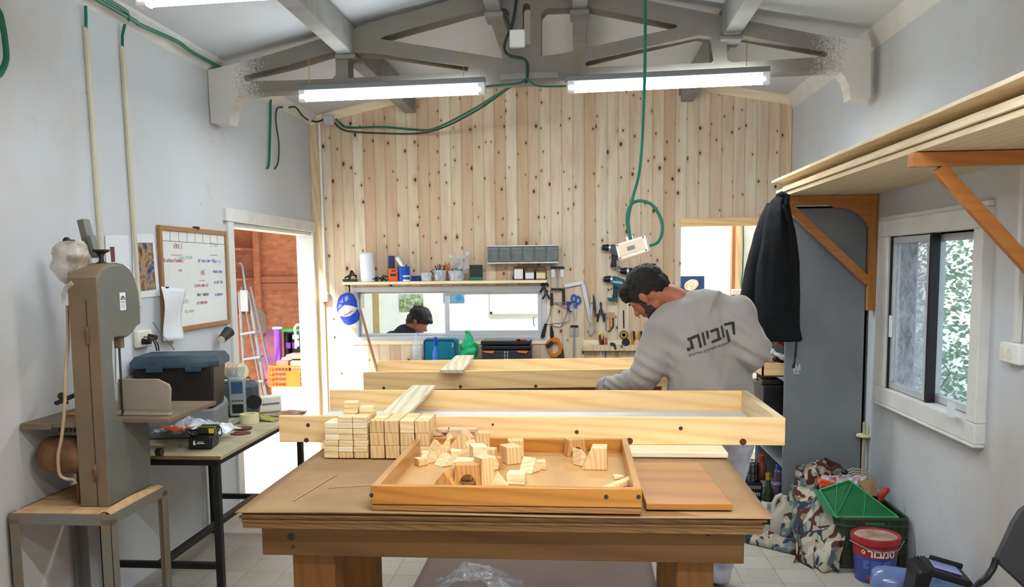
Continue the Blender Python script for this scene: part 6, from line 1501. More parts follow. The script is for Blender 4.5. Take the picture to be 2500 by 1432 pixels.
# scissors
t = wt_('scissors', 'blue-handled scissors hanging point down', 'scissors', 1405, 785)
for s, xx in ((-1, 1401), (1, 1411)):
    b = MB(); b.tube([W(xx+5*math.cos(a_*.63)*(1.15), 730+s*2+9*math.sin(a_*.63), .012) for a_ in range(11)], .008, 6); obj('handle', b, M['blue'], t)
wpoly([(1401, 742), (1410, 742), (1408, 753), (1403, 753)], M['blue'], t, 'hilt', .012, .006)
wpoly([(1403, 752), (1408, 752), (1407, 775), (1405, 784)], M['steel'], t, 'blade', .003, .012, 0); wpoly([(1402, 752), (1406, 752), (1404, 782), (1402, 770)], M['steel'], t, 'blade', .003, .008, 0)
# try square
t = wt_('try_square', 'large grey folding square hanging in the tool group', 'square', 1440, 790)
wpoly([(1376, 693), (1424, 684), (1425, 693), (1380, 702)], M['alu'], t, 'short_arm', .008, .012); wpoly([(1417, 687), (1424, 684), (1430, 700), (1447, 783), (1443, 790), (1438, 785)], M['alu'], t, 'long_arm', .008, .006)
t = wt_('adjustable_wrench', 'chromed wrench hanging beside the grey square', 'wrench', 1442, 815)
wpoly([(1443, 720), (1447, 718), (1448, 745), (1446, 765), (1448, 795), (1452, 803), (1446, 817), (1437, 815), (1438, 805), (1442, 796), (1441, 765), (1441, 740)], M['steel'], t, 'body', .010, .022); wpoly([(1441, 740), (1448, 733), (1455, 750), (1449, 752)], M['dark_steel'], t, 'jaw', .012, .02)
t = wt_('slip_pliers', 'long slim pliers hanging behind the wrench', 'pliers', 1455, 770)
wpoly([(1446, 717), (1451, 722), (1455, 745), (1456, 772), (1452, 772), (1450, 748), (1445, 728)], M['dark_steel'], t, 'body', .010, .006)
t = wt_('pliers', 'pair of dark pliers hanging open, jaws up', 'pliers', 1467, 785)
wpoly([(1464, 738), (1467, 736), (1470, 740), (1469, 752), (1473, 760), (1477, 785), (1473, 784), (1467, 762), (1460, 784), (1456, 783), (1461, 760), (1465, 752)], M['dark_steel'], t, 'body', .012, .006)
for a_, c_ in ((1457, 1461), (1472, 1477)): wpoly([(a_, 765), (c_, 765), (c_, 784), (a_, 784)], M['rubber'], t, 'grip', .018, .004, .003)
t = wt_('bracket_jig', 'grey metal bracket with a wooden slat on the cladding', 'jig', 1488, 810)
wpoly([(1477, 762), (1500, 762), (1500, 776), (1477, 776)], plain('pinkish_plate', '#b89a80', .6), t, 'plate', .004, .002, 0); wtube([(1479, 764), (1479, 806)], .004, M['steel'], t, 'rod')
wpoly([(1487, 776), (1492, 776), (1492, 800), (1487, 800)], M['orange_tool'], t, 'slat', .008, .006); wtube([(1497, 776), (1497, 796), (1490, 806), (1484, 808)], .006, M['dark_steel'], t, 'hook')
t = wt_('lens_gauge', 'black rod with a gold-rimmed black disc on the cladding', 'gauge', 1523, 827)
wtube([(1522, 757), (1523, 800)], .005, M['black'], t, 'rod'); b = MB(); b.cyl(W(1523, 817, .002), W(1523, 817, .016), .036, n=26); obj('disc', b, M['black'], t); b = MB(); b.lathe([(.024, 0), (.029, 0), (.029, .003), (.024, .003)], W(1523, 817, .016), 26, Matrix.Rotation(R(90), 4, 'X')); b.lathe([(.010, 0), (.014, 0), (.014, .003), (.010, .003)], W(1523, 817, .016), 20, Matrix.Rotation(R(90), 4, 'X')); obj('rings', b, M['gold'], t)
# tool rail
p, q = W(1424, 855), W(1560, 840)
rl = single('tool_rail', (lambda b: b.bb((p.x, WY-.05, p.z), (q.x, WY, q.z)))(MB()), M['pine_z'], 'pale wooden rail with slots holding tools right of the toolbox', 'rail', bevel=.002)
b = MB(); r2_ = W(1424, 838); b.bb((p.x, WY-.01, q.z), (q.x, WY, r2_.z+.03)); obj('back_strip', b, M['pine_pale'], rl)
b = MB(); b.bb((p.x+.02, WY-.045, p.z-.10), (q.x, WY, p.z-.085)); obj('lower_strip', b, M['wood_dark'], rl)
def rt(nm, lab, cat): return wt_(nm, lab, cat, 1480, 850, 'tools standing in the wall rail')
t = rt('sheathed_knife', 'dark red knife with a yellow grip in the tool rail', 'knife'); wpoly([(1461, 817), (1468, 817), (1469, 842), (1464, 842)], plain('dark_red_grip', '#7a2f22', .5), t, 'sheath', .018, .02); wpoly([(1466, 814), (1473, 812), (1475, 840), (1469, 842)], M['black'], t, 'case', .018, .022); wpoly([(1467, 813), (1474, 811), (1472, 822), (1470, 832), (1467, 822)], M['yellow'], t, 'grip', .008, .042)
t = rt('screwdriver', 'screwdriver with orange-red handle in the tool rail', 'screwdriver'); wpoly([(1477, 824), (1482, 823), (1483, 843), (1477, 843)], plain('orange_red', '#c2502a', .4), t, 'handle', .018, .02, .003); wtube([(1467, 857), (1467, 872)], .003, M['white'], t, 'shaft', .03)
t = rt('hammer', 'grey claw hammer head over the tool rail', 'hammer'); wpoly([(1488, 838), (1493, 834), (1502, 838), (1505, 850), (1501, 853), (1498, 844), (1490, 842)], M['dark_steel'], t, 'head', .02, .04); wtube([(1497, 855), (1497, 875)], .005, M['yellow'], t, 'handle', .03)
t = rt('round_scraper', 'round black tool resting on the tool rail', 'tool'); b = MB(); b.cyl(W(1528, 835, .02), W(1528, 835, .05), .034, n=20); obj('disc', b, M['rubber'], t, bevel=.006); wtube([(1527, 857), (1527, 873)], .004, M['yellow'], t, 'handle', .03); b = MB(); b.cyl(W(1518, 845, .04), W(1518, 845, .06), .010, n=10); obj('stud', b, M['dark_steel'], t)
for k, x in enumerate((1543, 1561)):
    t = rt('chisel', ['left', 'right'][k]+' chisel with orange and black handle in the tool rail', 'chisel'); wpoly([(x-3, 808), (x+3, 806), (x+6, 812), (x+4, 840), (x-1, 842)], M['orange_tool'], t, 'handle', .02, .02, .004); wpoly([(x+2, 808), (x+7, 808), (x+8, 826), (x+4, 834)], M['black'], t, 'handle_inset', .008, .038, .002)
for k, x in enumerate((1478, 1505, 1515)):
    t = rt('screwdriver', ['dark', 'thin grey', 'thin yellow'][k]+' screwdriver shaft showing under the tool rail', 'screwdriver'); wtube([(x, 857), (x, 874)], .004, [M['navy'], M['steel'], M['yellow']][k], t, 'shaft', .03)
# hand saw with orange handle
t = wt_('hand_saw', 'hand saw with a big orange and black handle', 'saw', 1352, 875, None)
b = MB()
out_ = [(1331, 838), (1340, 828), (1356, 822), (1364, 825), (1373, 845), (1371, 862), (1358, 872), (1349, 873), (1341, 862)]
inn_ = [(1339, 845), (1352, 836), (1360, 834), (1365, 847), (1363, 858), (1352, 864), (1346, 858)]
N_ = 24
def ring_(pts):
    P2 = [Vector((x, y)) for x, y in pts]; c_ = sum(P2, Vector((0, 0)))/len(P2); L_ = []
    for i in range(N_):
        a = 2*math.pi*i/N_; d = Vector((math.cos(a), math.sin(a))); best = None
        for k in range(len(P2)):
            e0, e1 = P2[k]-c_, P2[(k+1) % len(P2)]-c_; den = d.x*(e1.y-e0.y)-d.y*(e1.x-e0.x)
            if abs(den) < 1e-6: continue
            tt2 = (e0.x*(e1.y-e0.y)-e0.y*(e1.x-e0.x))/den; ss = (e0.x*d.y-e0.y*d.x)/den
            if tt2 > 0 and -.001 <= ss <= 1.001: best = tt2 if best is None else min(best, tt2)
        L_.append(c_+d*(best or 5))
    return L_
ro, ri = ring_(out_), ring_(inn_)
vs = [W(p.x, p.y, .012) for p in ro]+[W(p.x, p.y, .012) for p in ri]+[W(p.x, p.y, .036) for p in ro]+[W(p.x, p.y, .036) for p in ri]
fs = []
for i in range(N_):
    j = (i+1) % N_; fs += [(i, j, N_+j, N_+i), (2*N_+i, 2*N_+j, 3*N_+j, 3*N_+i), (i, j, 2*N_+j, 2*N_+i), (N_+i, N_+j, 3*N_+j, 3*N_+i)]
b.add(vs, fs); obj('handle', b, M['orange_tool'], t, bevel=.003)
wpoly([(1331, 842), (1347, 830), (1353, 836), (1338, 850)], M['rubber'], t, 'grip', .034, .008, .004)
wpoly([(1364, 858), (1375, 850), (1378, 876), (1360, 878)], M['dark_steel'], t, 'blade', .002, .02, 0)
# drills
def drill(dx, dy, mat, lab, full=True, base=True, chuckmat='steel', writing=None):
    t = wt_('cordless_drill', lab, 'drill', 1490+dx, 735+dy, 'cordless drills hung on the cladding')
    def C_(x0, x1, y, r0, r1, m_, nm): b = MB(); b.cyl(W(x0+dx, y+dy, .04), W(x1+dx, y+dy, .04), r0, r1, n=18); return obj(nm, b, m_, t)
    C_(1470, 1475, 680, .008, .012, M['steel'], 'chuck_tip'); C_(1474, 1490, 681, .022, .030, M['black'], 'chuck'); C_(1490, 1495, 682, .030, .030, M['alu'], 'collar')
    bd = wpoly([(1494+dx, 675+dy), (1500+dx, 673+dy), (1524+dx, 682+dy), (1526+dx, 700+dy), (1510+dx, 704+dy), (1498+dx, 698+dy), (1493+dx, 690+dy)], mat, t, 'motor_body', .065, .008, .010, True)
    if full:
        wpoly([(1496+dx, 698+dy), (1510+dx, 701+dy), (1507+dx, 728+dy), (1494+dx, 727+dy), (1497+dx, 712+dy)], M['black'] if mat is not M['teal_plastic'] else plain('dark_teal_grip', '#173640', .5), t, 'grip', .04, .02, .008, True)
        b = MB(); b.bar(W(1494+dx, 702+dy, .04), W(1491+dx, 708+dy, .04), .014, .006); obj('trigger', b, M['black'], t)
    if base: wpoly([(1482+dx, 726+dy), (1507+dx, 726+dy), (1508+dx, 733+dy), (1485+dx, 734+dy)], mat, t, 'battery_foot', .06, .01, .006, True)
    if writing:
        l_ = text_mb(writing, .032, .0006, .0006); p = W(1508+dx, 688+dy, .0745); obj('lettering', place(l_, p, (1, 0, -.12), (.12, 0, 1)), M['cream'], bd, smooth=False)
    return t
drill(0, 0, M['teal_plastic'], 'teal cordless drill hanging lowest, chuck to the left', writing='makita')
drill(-4, -77, plain('grey_black_drill', '#4a4c50', .4), 'black and silver cordless drill hanging highest, partly behind the socket box', base=False)
drill(40, -20, M['black'], 'black cordless drill hanging behind the worker head', full=False, base=False)
t = wt_('bit_holder', 'chromed bit cluster under the highest drill', 'drill bits', 1502, 660, None)
for x, y, x2, y2 in ((1490, 648, 1515, 650), (1492, 653, 1512, 646), (1500, 645, 1500, 660), (1506, 645, 1508, 658), (1495, 645, 1499, 657)): wtube([(x, y), (x2, y2)], .008, M['steel'], t, 'bit', .03)
t = wt_('hook_clip', 'small black clip on the cladding above the worker head', 'clip', 1596, 665, None); wpoly([(1589, 643), (1601, 643), (1600, 652), (1590, 653)], M['black'], t, 'cap', .02, .006, .003); wpoly([(1592, 652), (1599, 652), (1598, 662), (1594, 660)], M['dark_steel'], t, 'clip', .01, .006, .002)
# ================================================================== grey cabinet against the right wall
CY0, CY1, CX0, CX1, CH = 5.25, 6.06, 1.262, 1.738, 1.955
cab = thing('cabinet', 'tall dark grey metal cabinet side-on beside the doorway, white spray marks', 'cabinet', (1.5, 5.6, 0))
def cb(nm, a, c, mat=None, bev=.002): b = MB(); b.bb(a, c); return obj(nm, b, mat or M['locker'], cab, bevel=bev)
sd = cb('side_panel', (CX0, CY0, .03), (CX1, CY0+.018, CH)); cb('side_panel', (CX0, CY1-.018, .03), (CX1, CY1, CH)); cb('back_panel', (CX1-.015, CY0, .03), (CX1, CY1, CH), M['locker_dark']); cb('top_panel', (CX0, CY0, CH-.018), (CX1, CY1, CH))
cb('edge_strip', (CX0-.003, CY0-.003, CH-.005), (CX0+.30, CY0+.012, CH+.006), M['white'], 0)
for z in (.09, .36, .60, .90, 1.25, 1.60): cb('shelf', (CX0+.004, CY0+.018, z-.012), (CX1-.016, CY1-.018, z), M['locker'])
for i, (px, py, ln) in enumerate(((1938, 900, .006), (1943, 899, .006), (1948, 902, .006), (1952, 897, .008))):
    p = PY(px, py, CY0-.001); b = MB(); b.tube([(p.x, CY0-.001, p.z+.022), (p.x+.002, CY0-.001, p.z-.016)], .0035, 5); obj('spray_mark', b, M['white_paint'], sd)
b = MB(); p = PY(1947, 908, CY0-.001); b.tube([(p.x-.02, CY0-.001, p.z-.0), (p.x-.012, CY0-.001, p.z-.010), (p.x, CY0-.001, p.z-.006), (p.x+.014, CY0-.001, p.z-.012)], .003, 5); obj('spray_mark', b, M['white_paint'], sd)
# things in the cabinet and before it
def item(nm, label, cat, px, py, Y, mb_fn, z=None):
    p = PY(px, py, Y); t = thing(nm, label, cat, (p.x, Y, z if z is not None else p.z)); mb_fn(t, Vector((p.x, Y, z if z is not None else p.z))); return t
a, c = PY(1846, 884, 5.52), PY(1921, 905, 5.52)
db = thing('wooden_bin', 'pale wooden drawer full of bags sticking out of the grey cabinet', 'drawer', (1.3, 5.7, .90))
b = MB()
b.bb((CX0-.10, 5.42, .902), (CX0+.40, 5.434, .985)); b.bb((CX0-.10, 5.96, .902), (CX0+.40, 5.974, .985)); b.bb((CX0-.10, 5.42, .902), (CX0-.085, 5.974, .985)); b.bb((CX0-.10, 5.42, .902), (CX0+.40, 5.974, .91)); obj('drawer_box', b, M['pine'], db, bevel=.002)
b = crumple(lambda u, v: Vector((CX0-.08+.40*u, 5.45+.5*v, 1.00+.03*math.sin(u*8))), 30, 30, .05, 6.1, 6); single('plastic_bags', b, M['bag_white'], 'crumpled clear bags heaped in the wooden drawer', 'bags', kind='stuff')
for k, (x, y, mt, lb) in enumerate(((1893, 866, M['white'], 'white plastic fitting on top of the wooden drawer heap'), (1912, 838, M['red'], 'red cap showing at the top of the drawer heap'), (1905, 880, M['black'], 'dark tube lying in the drawer heap'))):
    p = PY(x, y, 5.45); b = MB(); b.cyl(p+Vector((-.03, 0, .01)), p+Vector((.03, .01, -.015)), .012, n=12); b.ell(p+Vector((-.03, 0, .01)), .018, 10, 8); single('small_part', b, mt, lb, 'part')
b = MB(); b.bb((CX0-.08, 5.45, .601), (CX0+.35, 5.80, .84)); t = single('black_box', b, M['black'], 'black box on the cabinet shelf under the wooden drawer', 'box', bevel=.008)
b = MB(); b.bb((CX0-.083, 5.48, .84), (CX0+.2, 5.60, .875)); b.box((CX0-.04, 5.47, .865), (.05, .03, .02)); single('grey_device', b, M['dark_steel'], 'small dark device on top of the black box in the cabinet', 'device', bevel=.004)
b = MB()
for k in range(7): b.tube([(CX0-.02+.02*k, 5.36, .602+.002*k), (CX0+.01+.02*k, 5.37, .625), (CX0+.05+.02*k, 5.36, .602)], .005, 6)
single('yellow_rope', b, M['yellow'], 'bit of yellow cord on the cabinet shelf under the black box', 'cord')
# floor-level bottles and cans
p = PZ(1873, 1276, .0)
t = thing('wine_bottle', 'dark green glass bottle with a white label on the floor by the cabinet', 'bottle', (p.x, p.y, 0))
P0 = Vector((p.x, p.y, 0)); gl_ = plain('dark_green_glass', '#28321c', .1, spec=.6)
b = MB(); b.lathe([(.030, .001), (.036, .004), (.037, .19), (.033, .215), (.016, .245), (.0145, .30), (.016, .302), (.016, .31), (.014, .312)], P0, 24); obj('bottle', b, gl_, t)
b = MB(); b.lathe([(.001, .276), (.0155, .276), (.0165, .318), (.001, .32)], P0, 18); obj('foil_cap', b, M['gold'], t)
b = MB(); b.lathe([(.0374, .045), (.0374, .145)], P0, 24); b.f = b.f[:-2]; obj('label', b, M['paper'], t)
b = MB(); b.cyl(P0+Vector((0, -.0376, .125)), P0+Vector((0, -.038, .125)), .001); 
for k in range(4): b.bb((P0.x-.012, P0.y-.0384, .128-.010*k), (P0.x+.006+.003*(k % 2), P0.y-.0376, .131-.010*k))
obj('label_print', b, M['black'], t)
# jug
p = PZ(1912, 1316, 0); P0 = Vector((p.x, p.y+.06, 0))
t = thing('white_jug', 'white plastic jug with a moulded handle on the floor by the cloth heap', 'jug', P0)
b = MB(); b.loft([(P0+Vector((0, 0, z)), (w, 0, 0), (0, w*.75, 0)) for w, z in ((.058, .001), (.062, .01), (.062, .13), (.052, .165))]+[(P0+Vector((.022, 0, .205)), (.030, 0, 0), (0, .03, 0)), (P0+Vector((.010, 0, .245)), (.022, 0, 0), (0, .022, 0))], 24); obj('body', b, plain('milky_plastic', '#d2cfc6', .4, c2='#c4bca6', scale=6), t)
b = MB(); b.tube([P0+Vector(q_) for q_ in ((-.045, -.01, .155), (-.048, -.01, .20), (-.030, -.01, .24), (.0, 0, .25))], .013, 10); obj('handle', b, bpy.data.materials['milky_plastic'], t)
def can(px, ybot, Y, r, h, mt, lab, cat='can', top=None, nm='spray_can', z=None):
    p = PY(px, ybot, Y); P0 = Vector((p.x, Y, p.z if z is None else z)); t = thing(nm, lab, cat, P0)
    b = MB(); b.lathe([(r*.95, 0), (r, .005), (r, h*.82), (r*.8, h*.86)], P0, 22); obj('body', b, mt, t)
    if top: b = MB(); b.lathe([(r*.82, h*.84), (r*.84, h*.98), (r*.7, h)], P0, 20); obj('cap', b, top, t)
    return t, P0
can(1904, 1216, 5.46, .036, .235, plain('printed_can_side', '#4a4454', .35, c2='#7a5a6a', scale=22), 'printed spray can with a blue cap on the low cabinet shelf', top=M['blue'], z=.091)
t, P0 = can(1893, 1214, 5.37, .036, .15, plain('purple_label_jar', '#5a4a6c', .35, c2='#7a7080', scale=18), 'jar with a purple label in front of the blue capped can', 'jar', nm='jar', z=.101)
cab_ext = thing('low_shelf', 'low dark shelf sticking out below the cabinet, carrying jars', 'shelf', (1.15, 5.5, 0))
b = MB(); b.bb((.92, 5.31, .085), (CX0-.004, 5.75, .10)); obj('shelf_board', b, M['locker_dark'], cab_ext)
for x in (.95, 1.20): b = MB(); b.bb((x, 5.50, 0), (x+.03, 5.53, .085)); obj('foot', b, M['locker_dark'], cab_ext)
t = thing('wire_basket', 'dark wire basket with dripping paint on a jar, left of the wine bottle', 'basket', (1.06, 5.36, .21))
p = PY(1828, 1172, 5.42); P0 = Vector((p.x, 5.42, p.z))
b = MB(); b.lathe([(.050, .002), (.052, .115), (.045, .118)], P0, 20); obj('jar', b, plain('smoky_jar', '#8a8c92', .2, c2='#3a3634', scale=30), t)
b = MB()
for k in range(12): a_ = k/12*6.283; b.cyl(P0+Vector((.055*math.cos(a_), .055*math.sin(a_), 0)), P0+Vector((.055*math.cos(a_), .055*math.sin(a_), .125)), .003, n=5)
for z in (0, .06, .125): b.tube([P0+Vector((.055*math.cos(k/16*6.283), .055*math.sin(k/16*6.283), z)) for k in range(17)], .003, 5)
obj('wire_cage', b, M['black'], t)
bx = MB(); p2 = PY(1828, 1206, 5.36); bx.bb((P0.x-.075, 5.36, .101), (P0.x+.075, 5.49, P0.z-.003)); t = single('dark_tin_box', bx, M['black'], 'dark box with pale lettering under the wire basket', 'box', bevel=.004)
lg = text_mb('חלמון'[::-1], .034, .0005, .0006); obj('lettering', place(lg, (P0.x+.02, 5.3594, .155), (1, 0, 0), (0, 0, 1)), M['paper'], t, smooth=False)
b = MB(); b.bb((P0.x-.07, 5.365, P0.z-.040), (P0.x+.065, 5.359, P0.z-.018)); obj('label_band', b, M['grey'], t)
P1 = P0+Vector((.085, .03, 0)); b = MB(); b.lathe([(.03, -.0), (.034, .01), (.034, .09), (.014, .12), (.014, .135)], P1, 18); t = single('red_bottle', b, plain('red_brown_bottle', '#7a3a28', .3), 'reddish bottle with a red cap beside the wire basket', 'bottle')
b = MB(); b.cyl(P1+Vector((0, 0, .135)), P1+Vector((0, 0, .16)), .016, n=14); obj('cap', b, M['red'], t)

# ================================================================== heap on the right: crate, cloth, tray
gx0, gx1, gy0, gy1, gh = 1.375, 1.735, 4.47, 4.95, .275
cr = thing('plastic_crate', 'dark green ribbed plastic crate on the floor against the right wall', 'crate', ((gx0+gx1)/2, (gy0+gy1)/2, 0))
def rrect(x0, y0, x1, y1, r, n=5):
    pts = []
    for cx_, cy_, a0 in ((x1-r, y0+r, -90), (x1-r, y1-r, 0), (x0+r, y1-r, 90), (x0+r, y0+r, 180)):
        for k in range(n+1): a = R(a0+90*k/n); pts.append((cx_+r*math.cos(a), cy_+r*math.sin(a)))
    return pts
def shell(z0, z1, o, th, r=.04, x0=gx0, y0=gy0, x1=gx1, y1=gy1):
    b = MB(); A_ = rrect(x0-o, y0-o, x1+o, y1+o, r+o); B_ = rrect(x0-o+th, y0-o+th, x1+o-th, y1+o-th, max(.005, r+o-th)); n = len(A_)
    b.add([(x, y, z0) for x, y in A_]+[(x, y, z1) for x, y in A_]+[(x, y, z0) for x, y in B_]+[(x, y, z1) for x, y in B_],
          [(i, (i+1) % n, n+(i+1) % n, n+i) for i in range(n)]+[(2*n+i, 2*n+(i+1) % n, 3*n+(i+1) % n, 3*n+i) for i in range(n)]+[(n+i, n+(i+1) % n, 3*n+(i+1) % n, 3*n+i) for i in range(n)]+[(i, (i+1) % n, 2*n+(i+1) % n, 2*n+i) for i in range(n)])
    return b
obj('wall_shell', shell(.002, gh-.01, -.006, .004), plain('crate_shell', '#343c2c', .5), cr)
for z in (.006, .085, .165, .225, .262): obj('rib', shell(z, z+(.013 if z < .26 else .014), 0, .012), M['crate_green'], cr, bevel=.002)
b = MB()
for k in range(9):
    x = gx0+.05+k*(gx1-gx0-.10)/8
    b.bb((x-.003, gy0-.001, .015), (x+.003, gy0+.008, gh-.01))
for k in range(11):
    y = gy0+.05+k*(gy1-gy0-.10)/10; b.bb((gx0-.001, y-.003, .015), (gx0+.008, y+.003, gh-.01))
obj('uprights', b, M['crate_green'], cr)
b = MB(); b.bb(((gx0+gx1)/2-.05, gy0-.002, .235), ((gx0+gx1)/2+.05, gy0+.006, .252)); obj('hand_hole', b, plain('green_insert', '#2d6a4a', .5), cr, bevel=.004)
b = MB(); b.bb((gx0+.01, gy0+.01, .004), (gx1-.01, gy1-.01, .012)); obj('base', b, M['crate_green'], cr)
# green tray tipped into the crate
tp_ = [PY(2040, 1262, gy0+.03), PY(2193, 1263, gy0+.03), PY(2072, 1172, gy0+.20), PY(2000, 1196, gy0+.18)]
tg = thing('green_tray', 'bright green plastic tray tipped over the dark crate', 'tray', (1.5, 4.6, gh))
tp_[1].x = min(tp_[1].x, XR-.012)
pl_ = [Vector(q_) for q_ in tp_]
nn = (pl_[1]-pl_[0]).cross(pl_[3]-pl_[0]).normalized()
if nn.y > 0: nn = -nn
b = MB(); b.solid(pl_, -nn*.004); obj('bottom', b, M['green_tray'], tg)
b = MB()
for i in range(4): b.bar(pl_[i], pl_[(i+1) % 4], .008, .012, up=nn)
b.tube([pl_[0]+(pl_[1]-pl_[0])*.45+nn*.001, pl_[2]+(pl_[1]-pl_[2])*.35+nn*.001], .0025, 5); b.tube([pl_[0]+nn*.001, pl_[2]+(pl_[1]-pl_[2])*.08+nn*.001], .0025, 5); b.tube([pl_[0]+nn*.001, pl_[3]+(pl_[2]-pl_[3])*.6+nn*.001], .0025, 5)
obj('rim', b, plain('green_tray_edge', '#3a9a62', .35), tg)
b = MB(); k0 = pl_[0]; b.solid([pl_[0], pl_[3], pl_[3]+Vector((-.03, .02, .004)), pl_[0]+Vector((-.045, .04, .012))], (0, .004, 0)); obj('tray_side', b, M['green_tray'], tg)
# contents poking out of the crate
def P(x, y, Y): return PY(x, y, Y)
t = thing('caulk_gun', 'orange-red plastic tubes poking out left of the green tray', 'tool', P(2025, 1190, 4.72))
b = MB(); b.tube([P(2000, 1172, 4.72), P(2025, 1180, 4.74), P(2052, 1185, 4.78)], .014, 12); obj('tube', b, M['orange'], t)
b = MB(); b.tube([P(2003, 1184, 4.68), P(2030, 1190, 4.70), P(2056, 1192, 4.72)], .014, 12); obj('tube', b, plain('coral_tube', '#d04a38', .4), t)
b = MB(); b.tube([P(2148, 1222, 4.62), P(2152, 1208, 4.62), P(2164, 1195, 4.62), P(2171, 1193, 4.62)], [.012, .020, .018, .008], 12); single('red_grip', b, M['red'], 'curved red handle sticking out right of the green tray', 'handle')
b = crumple(lambda u, v: P(2005+110*u, 1160+26*v, 4.80-.06*v), 30, 14, .02, 3.3, 6); single('printed_bag', b, plain('white_red_print', '#d8d4d8', .4, c2='#a86a6c', scale=20), 'white and red printed bag on top of the crate', 'bag')
b = MB()
for k in range(6):
    o = k*.008; b.tube([P(2050+4*k, 1158+5*k, 4.84-o), P(2080+3*k, 1143+6*k, 4.84-o), P(2112-k, 1147+6*k, 4.84-o), P(2138-3*k, 1168+6*k, 4.84-o), P(2151-4*k, 1190+2*k, 4.83-o), P(2156-4*k, 1210, 4.82-o)], .0042, 7)
single('cable_coil', b, plain('beige_cable', '#b3ab98', .5), 'coil of beige cable arching behind the green tray', 'cable')
b = MB(); pts = [P(2095, 1175, 4.75), P(2130, 1172, 4.75), P(2148, 1210, 4.70), P(2120, 1210, 4.68)]; b.solid(pts, (0, .02, 0)); single('brown_paper', b, M['card'], 'brown paper wedge behind the green tray', 'paper')
for k, (x, y, mt, lb) in enumerate(((2146, 1200, M['grey'], 'grey plug at the right of the crate top'), (2062, 1152, M['black'], 'dark knob on the cloth behind the green tray'))):
    b = MB(); b.ell(P(x, y, 4.72), (.02, .02, .015)); single('small_part', b, mt, lb, 'part')
# patchwork cloth heap
cl = thing('patchwork_cloth', 'patchwork print cloth heaped over the crate corner and spilling on the floor', 'cloth', (1.3, 4.9, 0))
def heap(u, v):
    a = u*2*math.pi; ph = v
    base_r = (.180+.03*math.sin(2*a+1))*(1-ph)**.42 if ph < 1 else 0
    c = Vector((1.415, 5.0, 0)); x = math.cos(a)*base_r*1.05; y = math.sin(a)*base_r*.95; z = .445*math.sin(min(1, ph)*math.pi/2)**.8
    n_ = Vector(noise.noise_vector(Vector((math.cos(a)*2.2, math.sin(a)*2.2, ph*3.5))))*.050+Vector(noise.noise_vector(Vector((math.cos(a)*6, math.sin(a)*6, ph*7))))*.018
    p = c+Vector((x, y, z))+n_*(1-.2*ph); p.z = max(p.z, .005); p.x = min(p.x, XR-.01); return p
b = MB(); b.grid(heap, 72, 36); obj('heap', b, M['camo'], cl)
def drape(u, v):
    a, c, d, e = Vector((1.25, 4.90, .33)), Vector((1.47, 4.62, .36)), Vector((1.36, 4.40, .0)), Vector((1.16, 4.58, .0))
    p = (a*(1-u)+c*u)*(1-v)+(e*(1-u)+d*u)*v; f_ = .028*math.sin(u*17+v*1.5)*(.4+v*.6)
    n_ = Vector(noise.noise_vector(Vector((u*4, v*3, 9))))*.035; return Vector((p.x+n_.x-.02*v, p.y-f_+n_.y-.05*math.sin(v*3), max(.006, p.z+n_.z*.5)))
b = MB(); b.grid(drape, 48, 28); obj('hanging_fold', b, M['camo'], cl, solid=.004)
def spread(u, v):
    A_ = PZ(1818, 1325, .0); B_ = PZ(2010, 1372, .0); p = A_.lerp(B_, u); w = .22*math.sin(math.pi*(.15+.8*u)); q_ = Vector((p.x+.01*v, p.y+w*v, 0))
    h = .018+.045*abs(noise.noise(Vector((u*5, v*4, 2))))+.03*math.sin(math.pi*v)*abs(math.sin(v*9+u*2)); 
    if v < .02 or u < .01: h = .004
    return Vector((q_.x, q_.y, h))
b = MB(); b.grid(spread, 44, 24); obj('floor_fold', b, M['camo'], cl, solid=.004)
# broomstick with a disc in the corner
p = PY(2110, 1062, 5.19); t = thing('stick_with_disc', 'pale stick with a round wooden disc leaning beside the grey cabinet', 'stick', (p.x, 5.19, 0))
b = MB(); b.tube([(min(p.x, 1.72), 5.19, .05), PY(2111, 1030, 5.19)], .011); obj('stick', b, plain('pale_stick', '#b8a68c', .6), t)
b = MB(); b.cyl((p.x, 5.19, p.z-.008), (p.x, 5.19, p.z+.006), .045, n=26); obj('disc', b, M['masking'], t, bevel=.002)

# ================================================================== paint bucket
bc_ = Vector((1.512, 4.335, 0)); r0, r1, bh = .094, .112, .235
bk = thing('paint_bucket', 'red and blue paint bucket with a dusty lid before the green crate', 'bucket', bc_)
b = MB(); b.lathe([(r0-.004, .001), (r0, .005), (r0+(r1-r0)*.58, bh*.60)], bc_, 36); obj('lower_body', b, M['bucket_blue'], bk)
b = MB(); b.lathe([(r0+(r1-r0)*.58+.0003, bh*.58), (r1-.002, bh-.012)], bc_, 36); obj('upper_body', b, M['bucket_red'], bk)
b = MB(); b.lathe([(r1+.002, bh-.035), (r1+.006, bh-.034), (r1+.008, bh-.006), (r1+.006, bh), (r1-.004, bh), (r1-.006, bh-.008), (r1-.010, bh-.010)], bc_, 36); obj('lid', b, M['bucket_red'], bk)
b = MB(); b.lathe([(.001, bh-.0075), (r1-.008, bh-.0075), (r1-.008, bh-.0065), (.001, bh-.0060)], bc_, 32); obj('lid_dust', b, M['brown_lid'], bk)
b = MB(); b.tube([bc_+Vector((-(r1+.014), 0, bh-.03)), bc_+Vector((-(r1+.022), -.02, bh-.028)), bc_+Vector((-.07, -r1-.006, bh-.045)), bc_+Vector((0, -r1-.015, bh-.052)), bc_+Vector((.07, -r1-.006, bh-.045)), bc_+Vector((r1+.022, -.02, bh-.028)), bc_+Vector((r1+.014, 0, bh-.03))], .0022, 6); obj('wire_handle', b, M['steel'], bk)
